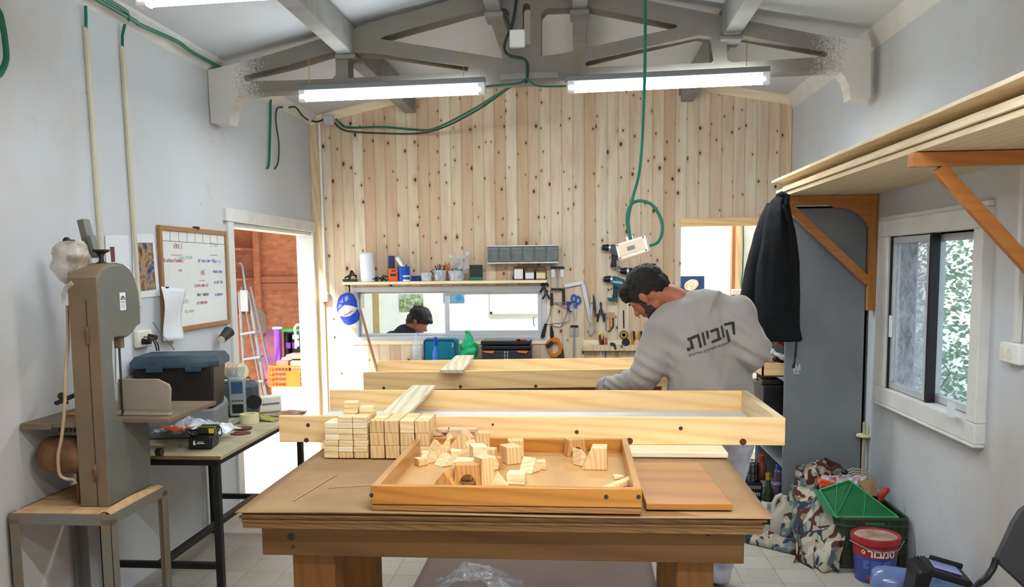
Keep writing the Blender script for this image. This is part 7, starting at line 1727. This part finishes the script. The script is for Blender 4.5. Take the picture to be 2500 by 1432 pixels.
def wrap(mb, zc, ang, rr_, extra=.0012):
    out = []
    for v in mb.v:
        a = ang+v.x/rr_; rad = rr_+extra+(-v.y)*1.0; out.append(bc_+Vector((math.sin(a)*rad, -math.cos(a)*rad, zc+v.z)))
    mb.v = out; return mb
fa = math.atan2(-bc_.x*.55, bc_.y)      # the lettering faces the room
obj('bucket_lettering', wrap(text_mb('טמבור'[::-1], .052, .0016, .0006), bh*.685, fa+.17, .1075), M['cream'], bk, smooth=False)
b = MB(); n = 24
ringv = [(math.cos(k/n*6.283)*.0105, math.sin(k/n*6.283)*.0105) for k in range(n)]; rin = [(math.cos(k/n*6.283)*.0050-.001, math.sin(k/n*6.283)*.0050+.001) for k in range(n)]
b.add([(x, 0, z) for x, z in ringv]+[(x, 0, z) for x, z in rin], [(k, (k+1) % n, n+(k+1) % n, n+k) for k in range(n)]); b.add([(-.010, 0, .006), (-.003, 0, .014), (.002, 0, .010), (-.006, 0, .003)], [(0, 1, 2, 3)])
obj('bucket_emblem', wrap(b, bh*.70, fa-.66, .1078), M['cream'], bk, smooth=False)
b = MB()
for k in range(5): 
    for x0__, x1__ in ((-.075, -.045), (-.035, .01), (.02, .065)):
        b.add([(x0__, 0, -.009*k), (x1__-.006*(k % 3), 0, -.009*k), (x1__-.006*(k % 3), 0, -.009*k+.003), (x0__, 0, -.009*k+.003)], [(0, 1, 2, 3)])
obj('small_print', wrap(b, bh*.50, fa+.05, .1042), plain('pale_blue_print', '#8fa0d8', .5), bk, smooth=False)
b = MB(); b.add([(math.cos(k/20*6.283)*.020, 0, math.sin(k/20*6.283)*.009) for k in range(20)], [tuple(range(20))]); obj('red_oval', wrap(b, bh*.16, fa-.35, .0985), plain('red_oval', '#c03838', .5), bk, smooth=False)

# ================================================================== blue jug, black case, chair
jc = Vector((1.50, 4.02, .088)); t = thing('blue_jug', 'translucent blue-grey plastic jug lying on its side, cut by the bottom edge', 'jug', (1.5, 4.0, 0))
b = MB(); JR = Matrix.Rotation(R(90), 4, 'Y') @ Matrix.Rotation(R(90), 4, 'Z')
b.lathe([(.03, -.11), (.062, -.105), (.080, -.085), (.087, -.05), (.086, .0), (.083, .06), (.078, .10), (.06, .125)], (0, 0, 0), 30, JR); b.xf(Matrix.Translation(jc) @ Matrix.Rotation(R(-14), 4, 'Z')); obj('body', b, plain('blue_grey_plastic', '#6f83b4', .25, c2='#5a6a96', scale=3, coat=.3), t)
b = MB(); b.lathe([(.06, .12), (.07, .125), (.07, .16), (.05, .165)], (0, 0, 0), 24, JR); b.xf(Matrix.Translation(jc) @ Matrix.Rotation(R(-14), 4, 'Z')); obj('collar', b, M['black'], t)
t = thing('tool_case', 'black ribbed tool pack with blue windows at the bottom edge', 'case', (1.58, 3.74, 0)); K_ = Matrix.Translation((1.580, 3.74, .222)) @ Matrix.Rotation(R(-9), 4, 'Z') @ Matrix.Rotation(R(14), 4, 'Y')
b = MB(); b.prism([(-.10, -.17), (.11, -.21), (.125, .0), (.10, .055), (-.07, .06), (-.12, .03)], (0, -.09, 0), (1, 0, 0), (0, 0, 1), (0, 1, 0), .18); b.xf(K_); obj('shell', b, M['black'], t, bevel=.008)
b = MB(); b.bb((-.05, -.05, .058), (.065, .05, .066)); b.xf(K_); obj('window', b, plain('lilac_window', '#9a9ed6', .2), t, bevel=.004)
b = MB(); b.bb((-.06, -.096, -.04), (.10, -.089, .03)); b.xf(K_); obj('window', b, plain('steel_blue_window', '#6b86a8', .2, c2='#46607c'), t, bevel=.004)
for k in range(4): b = MB(); b.bb((-.10+.012*k, -.094, -.04), (-.095+.012*k, .09, .064-.004*(3-k))); b.xf(K_); obj('rib', b, M['rubber'], t, bevel=.002)
b = MB(); b.bb((-.05, .045, .06), (.09, .06, .085)); b.xf(K_); obj('carry_bar', b, M['rubber'], t, bevel=.006)
# chair
ch = thing('chair', 'black plastic-backed tubular chair cut off by the right edge', 'chair', (1.47, 2.62, 0))
bp = [PY(x, y, 2.9) for x, y in ((2416, 1352), (2440, 1310), (2462, 1268), (2482, 1240), (2510, 1222), (2560, 1220), (2640, 1250), (2640, 1420), (2560, 1480), (2500, 1436), (2470, 1408), (2430, 1372))]
b = MB()
cen = sum(bp, Vector())/len(bp)
b.solid([p+Vector((0, .06*((p.x-cen.x)/.2)**2*-1, 0)) for p in bp], (0, -.018, 0)); obj('backrest', b, plain('charcoal_chair_plastic', '#3b3b3c', .6), ch, bevel=.008)
b = MB(); b.tube([PY(2432, 1362, 2.87), PY(2425, 1385, 2.87), PY(2410, 1408, 2.86), PY(2390, 1424, 2.84), PY(2372, 1438, 2.80), Vector((1.36, 2.70, .46)), Vector((1.36, 2.45, .45))], .011, 10); obj('back_tube', b, M['black'], ch)
b = MB(); b.bb((1.34, 2.40, .44), (1.70, 2.80, .465)); obj('seat', b, bpy.data.materials['charcoal_chair_plastic'], ch, bevel=.01)
for x, y in ((1.36, 2.42), (1.68, 2.42), (1.36, 2.78), (1.68, 2.78)): b = MB(); b.cyl((x, y, .44), (x+(.02 if x > 1.5 else -.02), y, 0), .011); obj('leg', b, M['black'], ch)
# socket and conduit on the right wall
p = PX(2480, 862, XR); t = thing('wall_socket', 'white double wall socket right of the window', 'socket', (XR, p.y, p.z))
b = MB(); b.bb((XR-.035, p.y-.09, p.z-.04), (XR-.0, p.y+.065, p.z+.045)); obj('socket_plate', b, M['white'], t, bevel=.008)
for dy in (.035, -.02): b = MB(); b.cyl((XR-.037, p.y+dy, p.z), (XR-.034, p.y+dy, p.z), .024, n=20); obj('socket_face', b, M['cream'], t)
b = MB(); b.bb((XR-.025, p.y-.045, p.z+.045), (XR-.001, p.y-.015, 2.0)); single('wall_conduit', b, M['white_paint'], 'white conduit rising from the socket on the right wall', 'conduit', bevel=.004)
b = MB(); b.bb((XR-.075, WY0+.04, WZ0+.002), (XR-.072, WY0+.12, WZ0+.07)); single('window_note', b, M['paper'], 'small pale card standing in the right window corner', 'card')

# ================================================================== jacket on the bracket end
jk = thing('jacket', 'black fleece jacket hanging by its collar from the far shelf bracket', 'jacket', PY(1890, 830, 5.05))
YJ = 5.03
def jsec(y, l, r, dep, yy=YJ): a, c = PY(l, y, yy), PY(r, y, yy); m_ = (a+c)/2; return (m_, ((c.x-a.x)/2, 0, 0), (0, dep, 0))
rows_ = [(478, 1896, 1916, .03), (490, 1884, 1921, .05), (516, 1872, 1923, .07), (555, 1862, 1930, .085), (590, 1856, 1938, .09), (630, 1848, 1946, .09), (680, 1842, 1951, .09), (730, 1838, 1952, .09), (775, 1842, 1951, .09), (800, 1850, 1951, .085), (826, 1862, 1957, .08), (832, 1866, 1953, .07)]
def folds(b, amp, fr_):
    for v in b.v:
        n_ = noise.noise(Vector((v.x*fr_, v.y*fr_, v.z*3)))*amp; v.x += n_; v.y += noise.noise(Vector((v.x*fr_+5, v.y*fr_, v.z*2.5)))*amp*1.5
    return b
def dense(rows, k=4):
    out = []
    for i in range(len(rows)-1):
        for j in range(k):
            t_ = j/k; out.append(tuple(rows[i][m]*(1-t_)+rows[i+1][m]*t_ for m in range(len(rows[0]))))
    out.append(rows[-1]); return out
b = MB(); b.loft([jsec(*r_) for r_ in dense(rows_)], 40); folds(b, .014, 16); obj('body', b, M['jacket'], jk)
rows2 = [(495, 1872, 1892, .04), (530, 1858, 1886, .05), (570, 1842, 1880, .055), (620, 1828, 1868, .06), (670, 1818, 1860, .06), (720, 1806, 1852, .06), (770, 1803, 1856, .06), (815, 1808, 1850, .05)]
b = MB(); b.loft([jsec(*r_, yy=YJ+.05) for r_ in dense(rows2)], 28); folds(b, .010, 20); obj('sleeve', b, M['jacket'], jk)
rows3 = [(500, 1905, 1926, .05), (560, 1912, 1940, .055), (640, 1918, 1952, .06), (720, 1920, 1952, .06), (790, 1922, 1950, .05)]
b = MB(); b.loft([jsec(*r_, yy=YJ-.03) for r_ in dense(rows3)], 28); folds(b, .008, 20); obj('sleeve', b, M['jacket'], jk)
b = MB(); b.tube([PY(1908, 472, YJ-.04), PY(1922, 478, YJ-.05), PY(1921, 510, YJ-.06), PY(1922, 540, YJ-.07), PY(1934, 552, YJ-.06)], [.014, .016, .014, .012, .008], 10); b.tube([PY(1898, 478, YJ), PY(1908, 472, YJ-.02), PY(1918, 476, YJ)], .014, 10); obj('collar', b, M['jacket'], jk)
b = MB(); b.tube([PY(1944, 828, YJ-.03), PY(1941, 860, YJ-.03), PY(1939, 898, YJ-.03)], .005, 6); b.tube([PY(1946, 830, YJ-.03), PY(1943, 870, YJ-.03), PY(1934, 898, YJ-.03)], .004, 6); obj('drawcord', b, M['black'], jk)

# ================================================================== people
def remeshed(name, mb, mat, parent, voxel, smooth_it=3, disp=None):
    """turn overlapping volumes into one continuous surface"""
    me = bpy.data.meshes.new('tmp'); me.from_pydata([tuple(p) for p in mb.v], [], mb.f); me.update()
    import bmesh as _b
    bm = _b.new(); bm.from_mesh(me); _b.ops.recalc_face_normals(bm, faces=bm.faces); bm.to_mesh(me); bm.free()
    o = bpy.data.objects.new('tmp', me); COL.objects.link(o)
    md = o.modifiers.new('r', 'REMESH'); md.mode = 'VOXEL'; md.voxel_size = voxel
    if smooth_it: sm = o.modifiers.new('s', 'SMOOTH'); sm.iterations = smooth_it; sm.factor = .6
    dg = bpy.context.evaluated_depsgraph_get(); ev = bpy.data.meshes.new_from_object(o.evaluated_get(dg))
    out = MB()
    vs = [v.co.copy() for v in ev.vertices]; ns = [v.normal.copy() for v in ev.vertices]
    if disp: vs = [v+n*disp(v) for v, n in zip(vs, ns)]
    out.add(vs, [tuple(p.vertices) for p in ev.polygons])
    bpy.data.objects.remove(o); bpy.data.meshes.remove(me); bpy.data.meshes.remove(ev)
    return obj(name, out, mat, parent, ang=80)
def limb(b, pts, rs, n=18, steps=5, flat=1.0):
    pts = [Vector(p) for p in pts]; P_, R_ = [], []
    for i in range(len(pts)-1):
        for k in range(steps): t_ = k/steps; P_.append(pts[i].lerp(pts[i+1], t_)); R_.append(rs[i]*(1-t_)+rs[i+1]*t_)
    P_.append(pts[-1]); R_.append(rs[-1]); b.tube(P_, R_, n); b.ell(pts[0], rs[0]*.98, n, 10); b.ell(pts[-1], rs[-1]*.98, n, 10)
    for i in range(1, len(pts)-1): b.ell(pts[i], rs[i]*.99, n, 10)

YP = 4.10
pe = thing('person', 'person in a grey sweatshirt bending over a frame, back to the camera', 'person', (.72, 4.2, 0))
def H(x, y, Y=YP): return PY(x, y, Y)
# --- head frame: face looks left, down and slightly away
hc = H(1581, 713, 4.12)
fwd = Vector((-.62, .30, -.72)).normalized(); upv = Vector((-.62, .15, .72)); rt_v = fwd.cross(upv).normalized(); upv = rt_v.cross(fwd).normalized()
HM = Matrix((rt_v, fwd, upv)).transposed()      # columns: right, forward, up
def hp(x, y, z): return hc+HM @ Vector((x, y, z))
body = MB()
body.ell(hp(0, -.015, .022), (.074, .098, .092), 28, 20, HM)           # skull
body.ell(hp(0, .045, -.035), (.056, .055, .075), 24, 16, HM)           # face
body.ell(hp(0, .052, -.088), (.036, .036, .030), 20, 12, HM)           # chin and jaw
body.ell(hp(.0, .010, -.072), (.055, .060, .035), 20, 12, HM)
limb(body, [hp(0, .088, .010), hp(0, .108, -.022), hp(0, .116, -.034)], [.009, .012, .014], 12, 3)     # nose
body.ell(hp(0, .104, -.036), (.017, .012, .010), 12, 8, HM)
body.ell(hp(0, .091, .020), (.045, .012, .010), 14, 8, HM)             # brow
body.ell(hp(0, .094, -.062), (.022, .010, .007), 12, 8, HM); body.ell(hp(0, .091, -.072), (.019, .010, .007), 12, 8, HM)   # lips
for s in (-1, 1):
    body.ell(hp(s*.029, .084, .004), (.013, .011, .010), 12, 8, HM)    # eyelids
    body.ell(hp(s*.072, .016, -.016), (.008, .017, .029), 14, 10, HM @ Matrix.Rotation(R(-12), 3, 'X'))
    body.ell(hp(s*.079, .012, -.006), (.006, .018, .019), 14, 10, HM)
nb = H(1674, 744, 4.07)
limb(body, [hp(0, -.035, -.045), (hp(0, -.035, -.045)+nb)/2+Vector((0, 0, .012)), nb], [.054, .056, .062], 20)
# arms and hands inside the sleeves
shL, elL, wrL = H(1622, 806, 4.06), H(1592, 898, 4.08), H(1500, 936, 4.30)
shR, elR, wrR = H(1792, 780, 4.02), H(1843, 862, 3.98), H(1776, 900, 4.36)
limb(body, [nb, H(1692, 775, 4.10), H(1716, 860, 4.08), H(1732, 985, 4.14)], [.050, .07, .10, .11], 20)
def hand(bm_, wr, d, upn, side, curl=35):
    """palm, four unequal bent fingers and a thumb from the side of the palm"""
    d = Vector(d).normalized(); n_ = Vector(upn); n_ = (n_-d*n_.dot(d)).normalized(); s_ = d.cross(n_).normalized()*side
    Mh = Matrix((s_, d, n_)).transposed()
    bm_.ell(wr+d*.050, (.040, .050, .015), 18, 12, Mh); limb(bm_, [wr-d*.01, wr+d*.03], [.027, .030], 12, 3)
    for k, (off, L_, r_) in enumerate(((-.030, .072, .0088), (-.010, .082, .0092), (.011, .078, .0090), (.031, .062, .0080))):
        p0 = wr+d*.085+s_*off; dd = d; pts = [p0]
        for seg, fr2 in enumerate((.45, .32, .23)):
            a_ = R(curl*(.35+.65*seg)+k*3); dv = d*math.cos(a_)-n_*math.sin(a_); pts.append(pts[-1]+dv*L_*fr2)
        limb(bm_, pts, [r_*1.12, r_, r_*.92, r_*.8], 10, 3)
    p0 = wr+d*.030-s_*.030; limb(bm_, [p0, p0+(d*.6-s_*.75-n_*.2).normalized()*.035, p0+(d*.85-s_*.45-n_*.35).normalized()*.062], [.013, .0105, .009], 10, 3)
limb(body, [shL, elL, wrL], [.050, .042, .028], 16); limb(body, [shR, elR, wrR], [.050, .042, .028], 16)
limb(body, [H(1692, 785, 4.10), shL], [.055, .05], 16); limb(body, [H(1700, 785, 4.10), shR], [.055, .05], 16)
hand(body, wrL, (-.45, .80, -.12), (0, 0, 1), 1, 40); hand(body, wrR, (-.35, .9, -.15), (0, 0, 1), -1, 40)
hipL, hipR = Vector((.58, 4.14, .90)), Vector((.75, 4.14, .90))
ftL, ftR = Vector((.50, 4.28, .07)), Vector((.700, 4.20, .07))
knL, knR = Vector((.53, 4.22, .48)), Vector((.720, 4.17, .48))
limb(body, [H(1732, 985, 4.12), hipL, knL, ftL], [.12, .085, .055, .038], 16); limb(body, [H(1732, 985, 4.12), hipR, knR, ftR], [.12, .085, .055, .038], 16)
bo_ = remeshed('body', body, M['skin'], pe, .0062, 2)
# eyes, brows
for s in (-1, 1):
    b = MB(); b.ell(hp(s*.029, .090, .003), (.0105, .006, .005), 12, 8, HM); obj('eye', b, plain('eye_dark', '#241a16', .2) if s < 0 else bpy.data.materials['eye_dark'], pe)
    b = MB(); b.ell(hp(s*.030, .098, .020), (.019, .006, .005), 12, 8, HM @ Matrix.Rotation(R(s*8), 3, 'Y')); obj('eyebrow', b, M['hair'], pe)
# hair: cap over the skull, thick on top, short at the nape, a fringe over the brow
hair = MB()
hair.ell(hp(0, -.018, .040), (.080, .107, .088), 32, 22, HM)
hair.ell(hp(0, -.062, .000), (.072, .058, .066), 28, 18, HM)
hair.ell(hp(0, .060, .082), (.060, .050, .034), 24, 16, HM)
hair.ell(hp(0, .092, .056), (.050, .024, .028), 20, 12, HM)
for s in (-1, 1): hair.ell(hp(s*.064, .040, .018), (.013, .024, .036), 16, 12, HM)
for s in (-1, 1): hair.ell(hp(s*.066, -.012, .012), (.014, .045, .030), 16, 12, HM)
remeshed('hair', hair, M['hair'], pe, .006, 2, lambda v: .0055*noise.noise(v*42)+.004*noise.noise(v*95))
beard = MB()
beard.ell(hp(0, .052, -.091), (.041, .041, .031), 20, 14, HM); beard.ell(hp(0, .094, -.052), (.025, .008, .005), 14, 8, HM)
for s in (-1, 1): beard.ell(hp(s*.045, .040, -.072), (.014, .032, .026), 16, 12, HM @ Matrix.Rotation(R(22), 3, 'X')); beard.ell(hp(s*.058, .042, -.036), (.010, .012, .034), 14, 10, HM)
remeshed('beard', beard, M['beard'], pe, .005, 2)
# sweatshirt
sw = MB()
def tsec(y, cxp, hw, Y, dep, tw=.0):
    c = H(cxp, y, Y); k = Y/F_PX*hw; ax = Vector((math.cos(tw), math.sin(tw), 0)); return (c, ax*k, Vector((-math.sin(tw), math.cos(tw), 0))*dep)
TW = R(12)
secs = [tsec(1040, 1738, 106, 4.14, .155, TW), tsec(1010, 1736, 112, 4.13, .165, TW), tsec(970, 1733, 108, 4.11, .160, TW), tsec(920, 1730, 104, 4.09, .150, TW), tsec(870, 1722, 106, 4.08, .150, TW), tsec(825, 1714, 110, 4.07, .150, TW), tsec(790, 1708, 108, 4.06, .145, TW), tsec(765, 1706, 97, 4.06, .130, TW), tsec(745, 1704, 82, 4.06, .110, TW), tsec(730, 1705, 62, 4.06, .09, TW), tsec(721, 1706, 40, 4.06, .06, TW)]
sw.loft(secs, 36)
limb(sw, [H(1652, 770, 4.06), H(1618, 806, 4.06), H(1590, 890, 4.06), H(1572, 920, 4.10)], [.085, .094, .088, .078], 22)
limb(sw, [H(1580, 915, 4.10), H(1530, 932, 4.20), H(1488, 940, 4.28)], [.075, .056, .046], 20)
limb(sw, [H(1756, 758, 4.06), H(1794, 785, 4.02), H(1838, 850, 3.98)], [.085, .094, .080], 22)
limb(sw, [H(1840, 856, 3.98), H(1818, 885, 4.15), H(1780, 900, 4.34)], [.080, .064, .048], 20)
sw.ell(H(1800, 770, 4.03), .09, 20, 14)
nd = (hc-nb).normalized(); n1 = nd.cross(Vector((0, 1, 0))).normalized(); n2 = nd.cross(n1).normalized()
sw.loft([(nb+nd*.012, n1*.064, n2*.066), (nb-nd*.03, n1*.082, n2*.085), (nb-nd*.08, n1*.105, n2*.10), (nb-nd*.13, n1*.115, n2*.11)], 24)
_e = H(1588, 905, 4.06)
def cloth(v):
    d = .0
    d += .009*noise.noise(Vector((v.x*9, v.y*9, v.z*5)))
    d += .0035*noise.noise(Vector((v.x*24, v.y*24, v.z*12+3)))
    # gathered folds radiating from elbows and armpits
    for c_, am, fr3 in ((H(1590, 900, 4.02), .009, 105), (H(1840, 862, 3.95), .012, 95), (H(1650, 830, 3.95), .007, 60), (H(1505, 938, 4.25), .006, 150), (H(1805, 800, 3.92), .009, 75)):
        q_ = v-c_; l_ = q_.length
        if l_ < .14: d += am*math.sin(q_.z*fr3+q_.x*fr3*.55)*(1-l_/.14)
    d += .007*max(0, noise.noise(Vector((v.x*13+v.z*5, 3.3, v.z*3.2+v.x*2))))*2-.003
    d += .006*math.sin((v.x*math.cos(.3)+v.z*.25)*38)*max(0, min(1, (1.25-v.z)*3))*.6
    return d
sweat = remeshed('sweatshirt', sw, M['sweat'], pe, .0085, 4, cloth)
# cuff ribbing
b = MB(); d_ = (H(1462, 941, 4.33)-H(1490, 940, 4.28)).normalized(); c_ = H(1484, 940, 4.28)
b.tube([c_+d_*(.008*k) for k in range(6)], [.040, .046, .040, .045, .038, .040], 22, cap=False); obj('cuff', b, M['sweat'], sweat)
# printing on the back, draped on to the cloth
def on_back(mb, name, mat, off=.0022):
    from mathutils.bvhtree import BVHTree
    vs = [v.co+Vector(pe['_w']) for v in sweat.data.vertices]; bv = BVHTree.FromPolygons(vs, [tuple(p.vertices) for p in sweat.data.polygons])
    out = []
    for v in mb.v:
        d = (v-CAM).normalized(); hit = bv.ray_cast(Vector((v.x, 3.2, v.z)), Vector((0, 1, 0)))
        out.append((hit[0]+Vector((0, -off, 0))) if hit[0] is not None else v)
    mb.v = out; return obj(name, mb, mat, sweat, smooth=False)
BKY = 3.93
INK = plain('charcoal_print', '#35322f', .9)
def lp(x, y): return H(x, y, BKY)
def glyph(b, quads):
    for q_ in quads:
        # subdivide each stroke so that it can follow the folds
        A_, B_, C_, D_ = [lp(*p) for p in q_]
        b.grid(lambda u, v: (A_*(1-u)+B_*u)*(1-v)+(D_*(1-u)+C_*u)*v, 8, 4)
Z = lambda x, y: (1440+x/3.769, 620+y/3.769)
b = MB()
gl = [ # qof
 [(1240, 640), (1322, 616), (1326, 640), (1244, 664)], [(1305, 630), (1328, 622), (1340, 738), (1318, 742)], [(1250, 700), (1272, 694), (1300, 806), (1278, 820)],
 # vav
 [(1202, 664), (1222, 656), (1244, 766), (1226, 774)],
 # bet
 [(1104, 698), (1170, 676), (1174, 700), (1108, 722)], [(1158, 682), (1182, 674), (1204, 788), (1182, 792)], [(1116, 796), (1210, 764), (1214, 786), (1120, 820)],
 # yod
 [(1062, 704), (1084, 698), (1096, 772), (1076, 780)],
 # vav
 [(1020, 722), (1042, 714), (1066, 832), (1046, 840)],
 # tav
 [(890, 770), (992, 728), (998, 752), (896, 796)], [(976, 738), (998, 730), (1028, 852), (1004, 858)], [(908, 786), (932, 778), (956, 866), (930, 872)], [(916, 852), (952, 846), (956, 866), (926, 874)],
 # stop
 [(890, 862), (916, 856), (924, 886), (898, 892)]]
glyph(b, [[Z(*p) for p in g_] for g_ in gl]); on_back(b, 'back_print', INK)
t_ = text_mb('מתנות משחקים ואירועים'[::-1], .040, .0001, 0.0, -.25)
a_, c_ = lp(1684, 866), lp(1778, 838); t_ = place(t_, (a_+c_)/2, (c_-a_), Vector((0, 0, 1)))
sc2 = ((c_-a_).length)/max(.001, (max(v.x for v in t_.v)-min(v.x for v in t_.v))); m_ = (a_+c_)/2
t_.v = [m_+(v-m_)*sc2 for v in t_.v]; on_back(t_, 'back_print_small', INK, .003)
# trousers and shoes
pa_ = MB()
pa_.loft([(Vector((.69, 4.15, .965)), (.165, 0, 0), (0, .125, 0)), (Vector((.68, 4.15, .88)), (.185, 0, 0), (0, .15, 0)), (Vector((.68, 4.14, .78)), (.195, 0, 0), (0, .15, 0)), (Vector((.67, 4.15, .68)), (.17, 0, 0), (0, .12, 0))], 30)
limb(pa_, [hipL+Vector((.02, 0, -.06)), knL, ftL+Vector((0, 0, .006))], [.115, .088, .072], 20); limb(pa_, [hipR+Vector((.01, 0, -.06)), knR+Vector((.005, 0, 0)), ftR+Vector((0, 0, .006))], [.118, .088, .074], 20)
remeshed('trousers', pa_, M['pants'], pe, .010, 3, lambda v: .008*noise.noise(Vector((v.x*10, v.y*10, v.z*14)))+.006*math.sin(v.z*60+v.x*25)*(1 if v.z < .3 else .2))
for f_, nm in ((ftL, 'shoe'), (ftR, 'shoe')):
    b = MB(); b.loft([(f_+Vector((-.0, -.03, -.02)), (.03, 0, 0), (0, 0, .03)), (f_+Vector((0, -.01, -.015)), (.038, 0, 0), (0, 0, .05)), (f_+Vector((0, .06, -.03)), (.045, 0, 0), (0, 0, .038)), (f_+Vector((0, .15, -.043)), (.042, 0, 0), (0, 0, .026)), (f_+Vector((0, .19, -.05)), (.02, 0, 0), (0, 0, .015))], 18)
    for v_ in b.v: v_.z = max(v_.z, .003)
    obj(nm, b, M['rubber'], pe)
# the second person, behind the interior window
p2 = thing('person', 'person with dark hair and dark top seen through the interior window', 'person', PY(1000, 900, 7.75)); p2.location.z = 0; p2['_w'] = tuple(p2.location)
Y2 = 7.75
def G(x, y, Y=Y2): return PY(x, y, Y)
bb_ = MB(); h2 = G(1024, 783)
F2 = Vector((.75, -.25, -.55)).normalized(); U2 = Vector((.35, .1, .9)); R2_ = F2.cross(U2).normalized(); U2 = R2_.cross(F2); HM2 = Matrix((R2_, F2, U2)).transposed()
g2 = lambda x, y, z: h2+HM2 @ Vector((x, y, z))
bb_.ell(g2(0, -.01, .02), (.073, .095, .09), 22, 16, HM2); bb_.ell(g2(0, .05, -.04), (.055, .05, .07), 20, 14, HM2); bb_.ell(g2(0, .105, -.03), (.014, .02, .016), 10, 8, HM2)
for s in (-1, 1): bb_.ell(g2(s*.076, -.005, -.01), (.008, .018, .028), 10, 8, HM2)
limb(bb_, [g2(0, -.04, -.05), G(985, 822)], [.055, .065]); limb(bb_, [G(985, 822), G(970, 900, 7.8), Vector((G(970, 900).x, 7.85, .85))], [.10, .14, .13])
limb(bb_, [G(950, 830), G(930, 900), G(980, 935, 7.55)], [.06, .045, .035]); limb(bb_, [G(1005, 840, 7.65), G(1010, 910, 7.6), G(1040, 935, 7.5)], [.06, .045, .035])
hx = p2.location.x
for dx in (-.09, .09): limb(bb_, [Vector((hx+dx, 7.85, .85)), Vector((hx+dx*1.1, 7.8, .45)), Vector((hx+dx*1.1, 7.9, .07))], [.09, .06, .045])
hand(bb_, G(980, 935, 7.55), (.3, -.8, -.3), (0, 0, 1), 1, 40); hand(bb_, G(1040, 935, 7.5), (.1, -.8, -.4), (0, 0, 1), -1, 40)
remeshed('body', bb_, M['skin'], p2, .009, 2)
hb_ = MB(); hb_.ell(g2(0, -.02, .045), (.088, .115, .095), 24, 16, HM2); hb_.ell(g2(0, -.055, -.02), (.078, .065, .08), 20, 14, HM2); hb_.ell(g2(0, .085, .06), (.05, .03, .025), 16, 10, HM2)
remeshed('hair', hb_, M['hair'], p2, .009, 1, lambda v: .012*noise.noise(v*30))
tb_ = MB(); limb(tb_, [G(990, 822), G(968, 900, 7.8), Vector((hx, 7.85, .80))], [.125, .17, .16]); limb(tb_, [G(958, 828), G(930, 900), G(978, 934, 7.58)], [.085, .06, .05]); limb(tb_, [G(1003, 838, 7.67), G(1010, 908, 7.6), G(1038, 934, 7.53)], [.085, .06, .05])
remeshed('dark_top', tb_, plain('dark_navy_top', '#1e2030', .9), p2, .012, 2)
tb_ = MB()
for dx in (-.09, .09): limb(tb_, [Vector((hx+dx, 7.85, .84)), Vector((hx+dx*1.1, 7.8, .45)), Vector((hx+dx*1.1, 7.9, .09))], [.115, .08, .06])
remeshed('trousers', tb_, plain('dark_trousers', '#22242c', .9), p2, .012, 2)
for dx in (-.1, .1):
    b = MB(); b.ell((hx+dx, 7.84, .035), (.045, .12, .034)); obj('shoe', b, M['rubber'], p2)
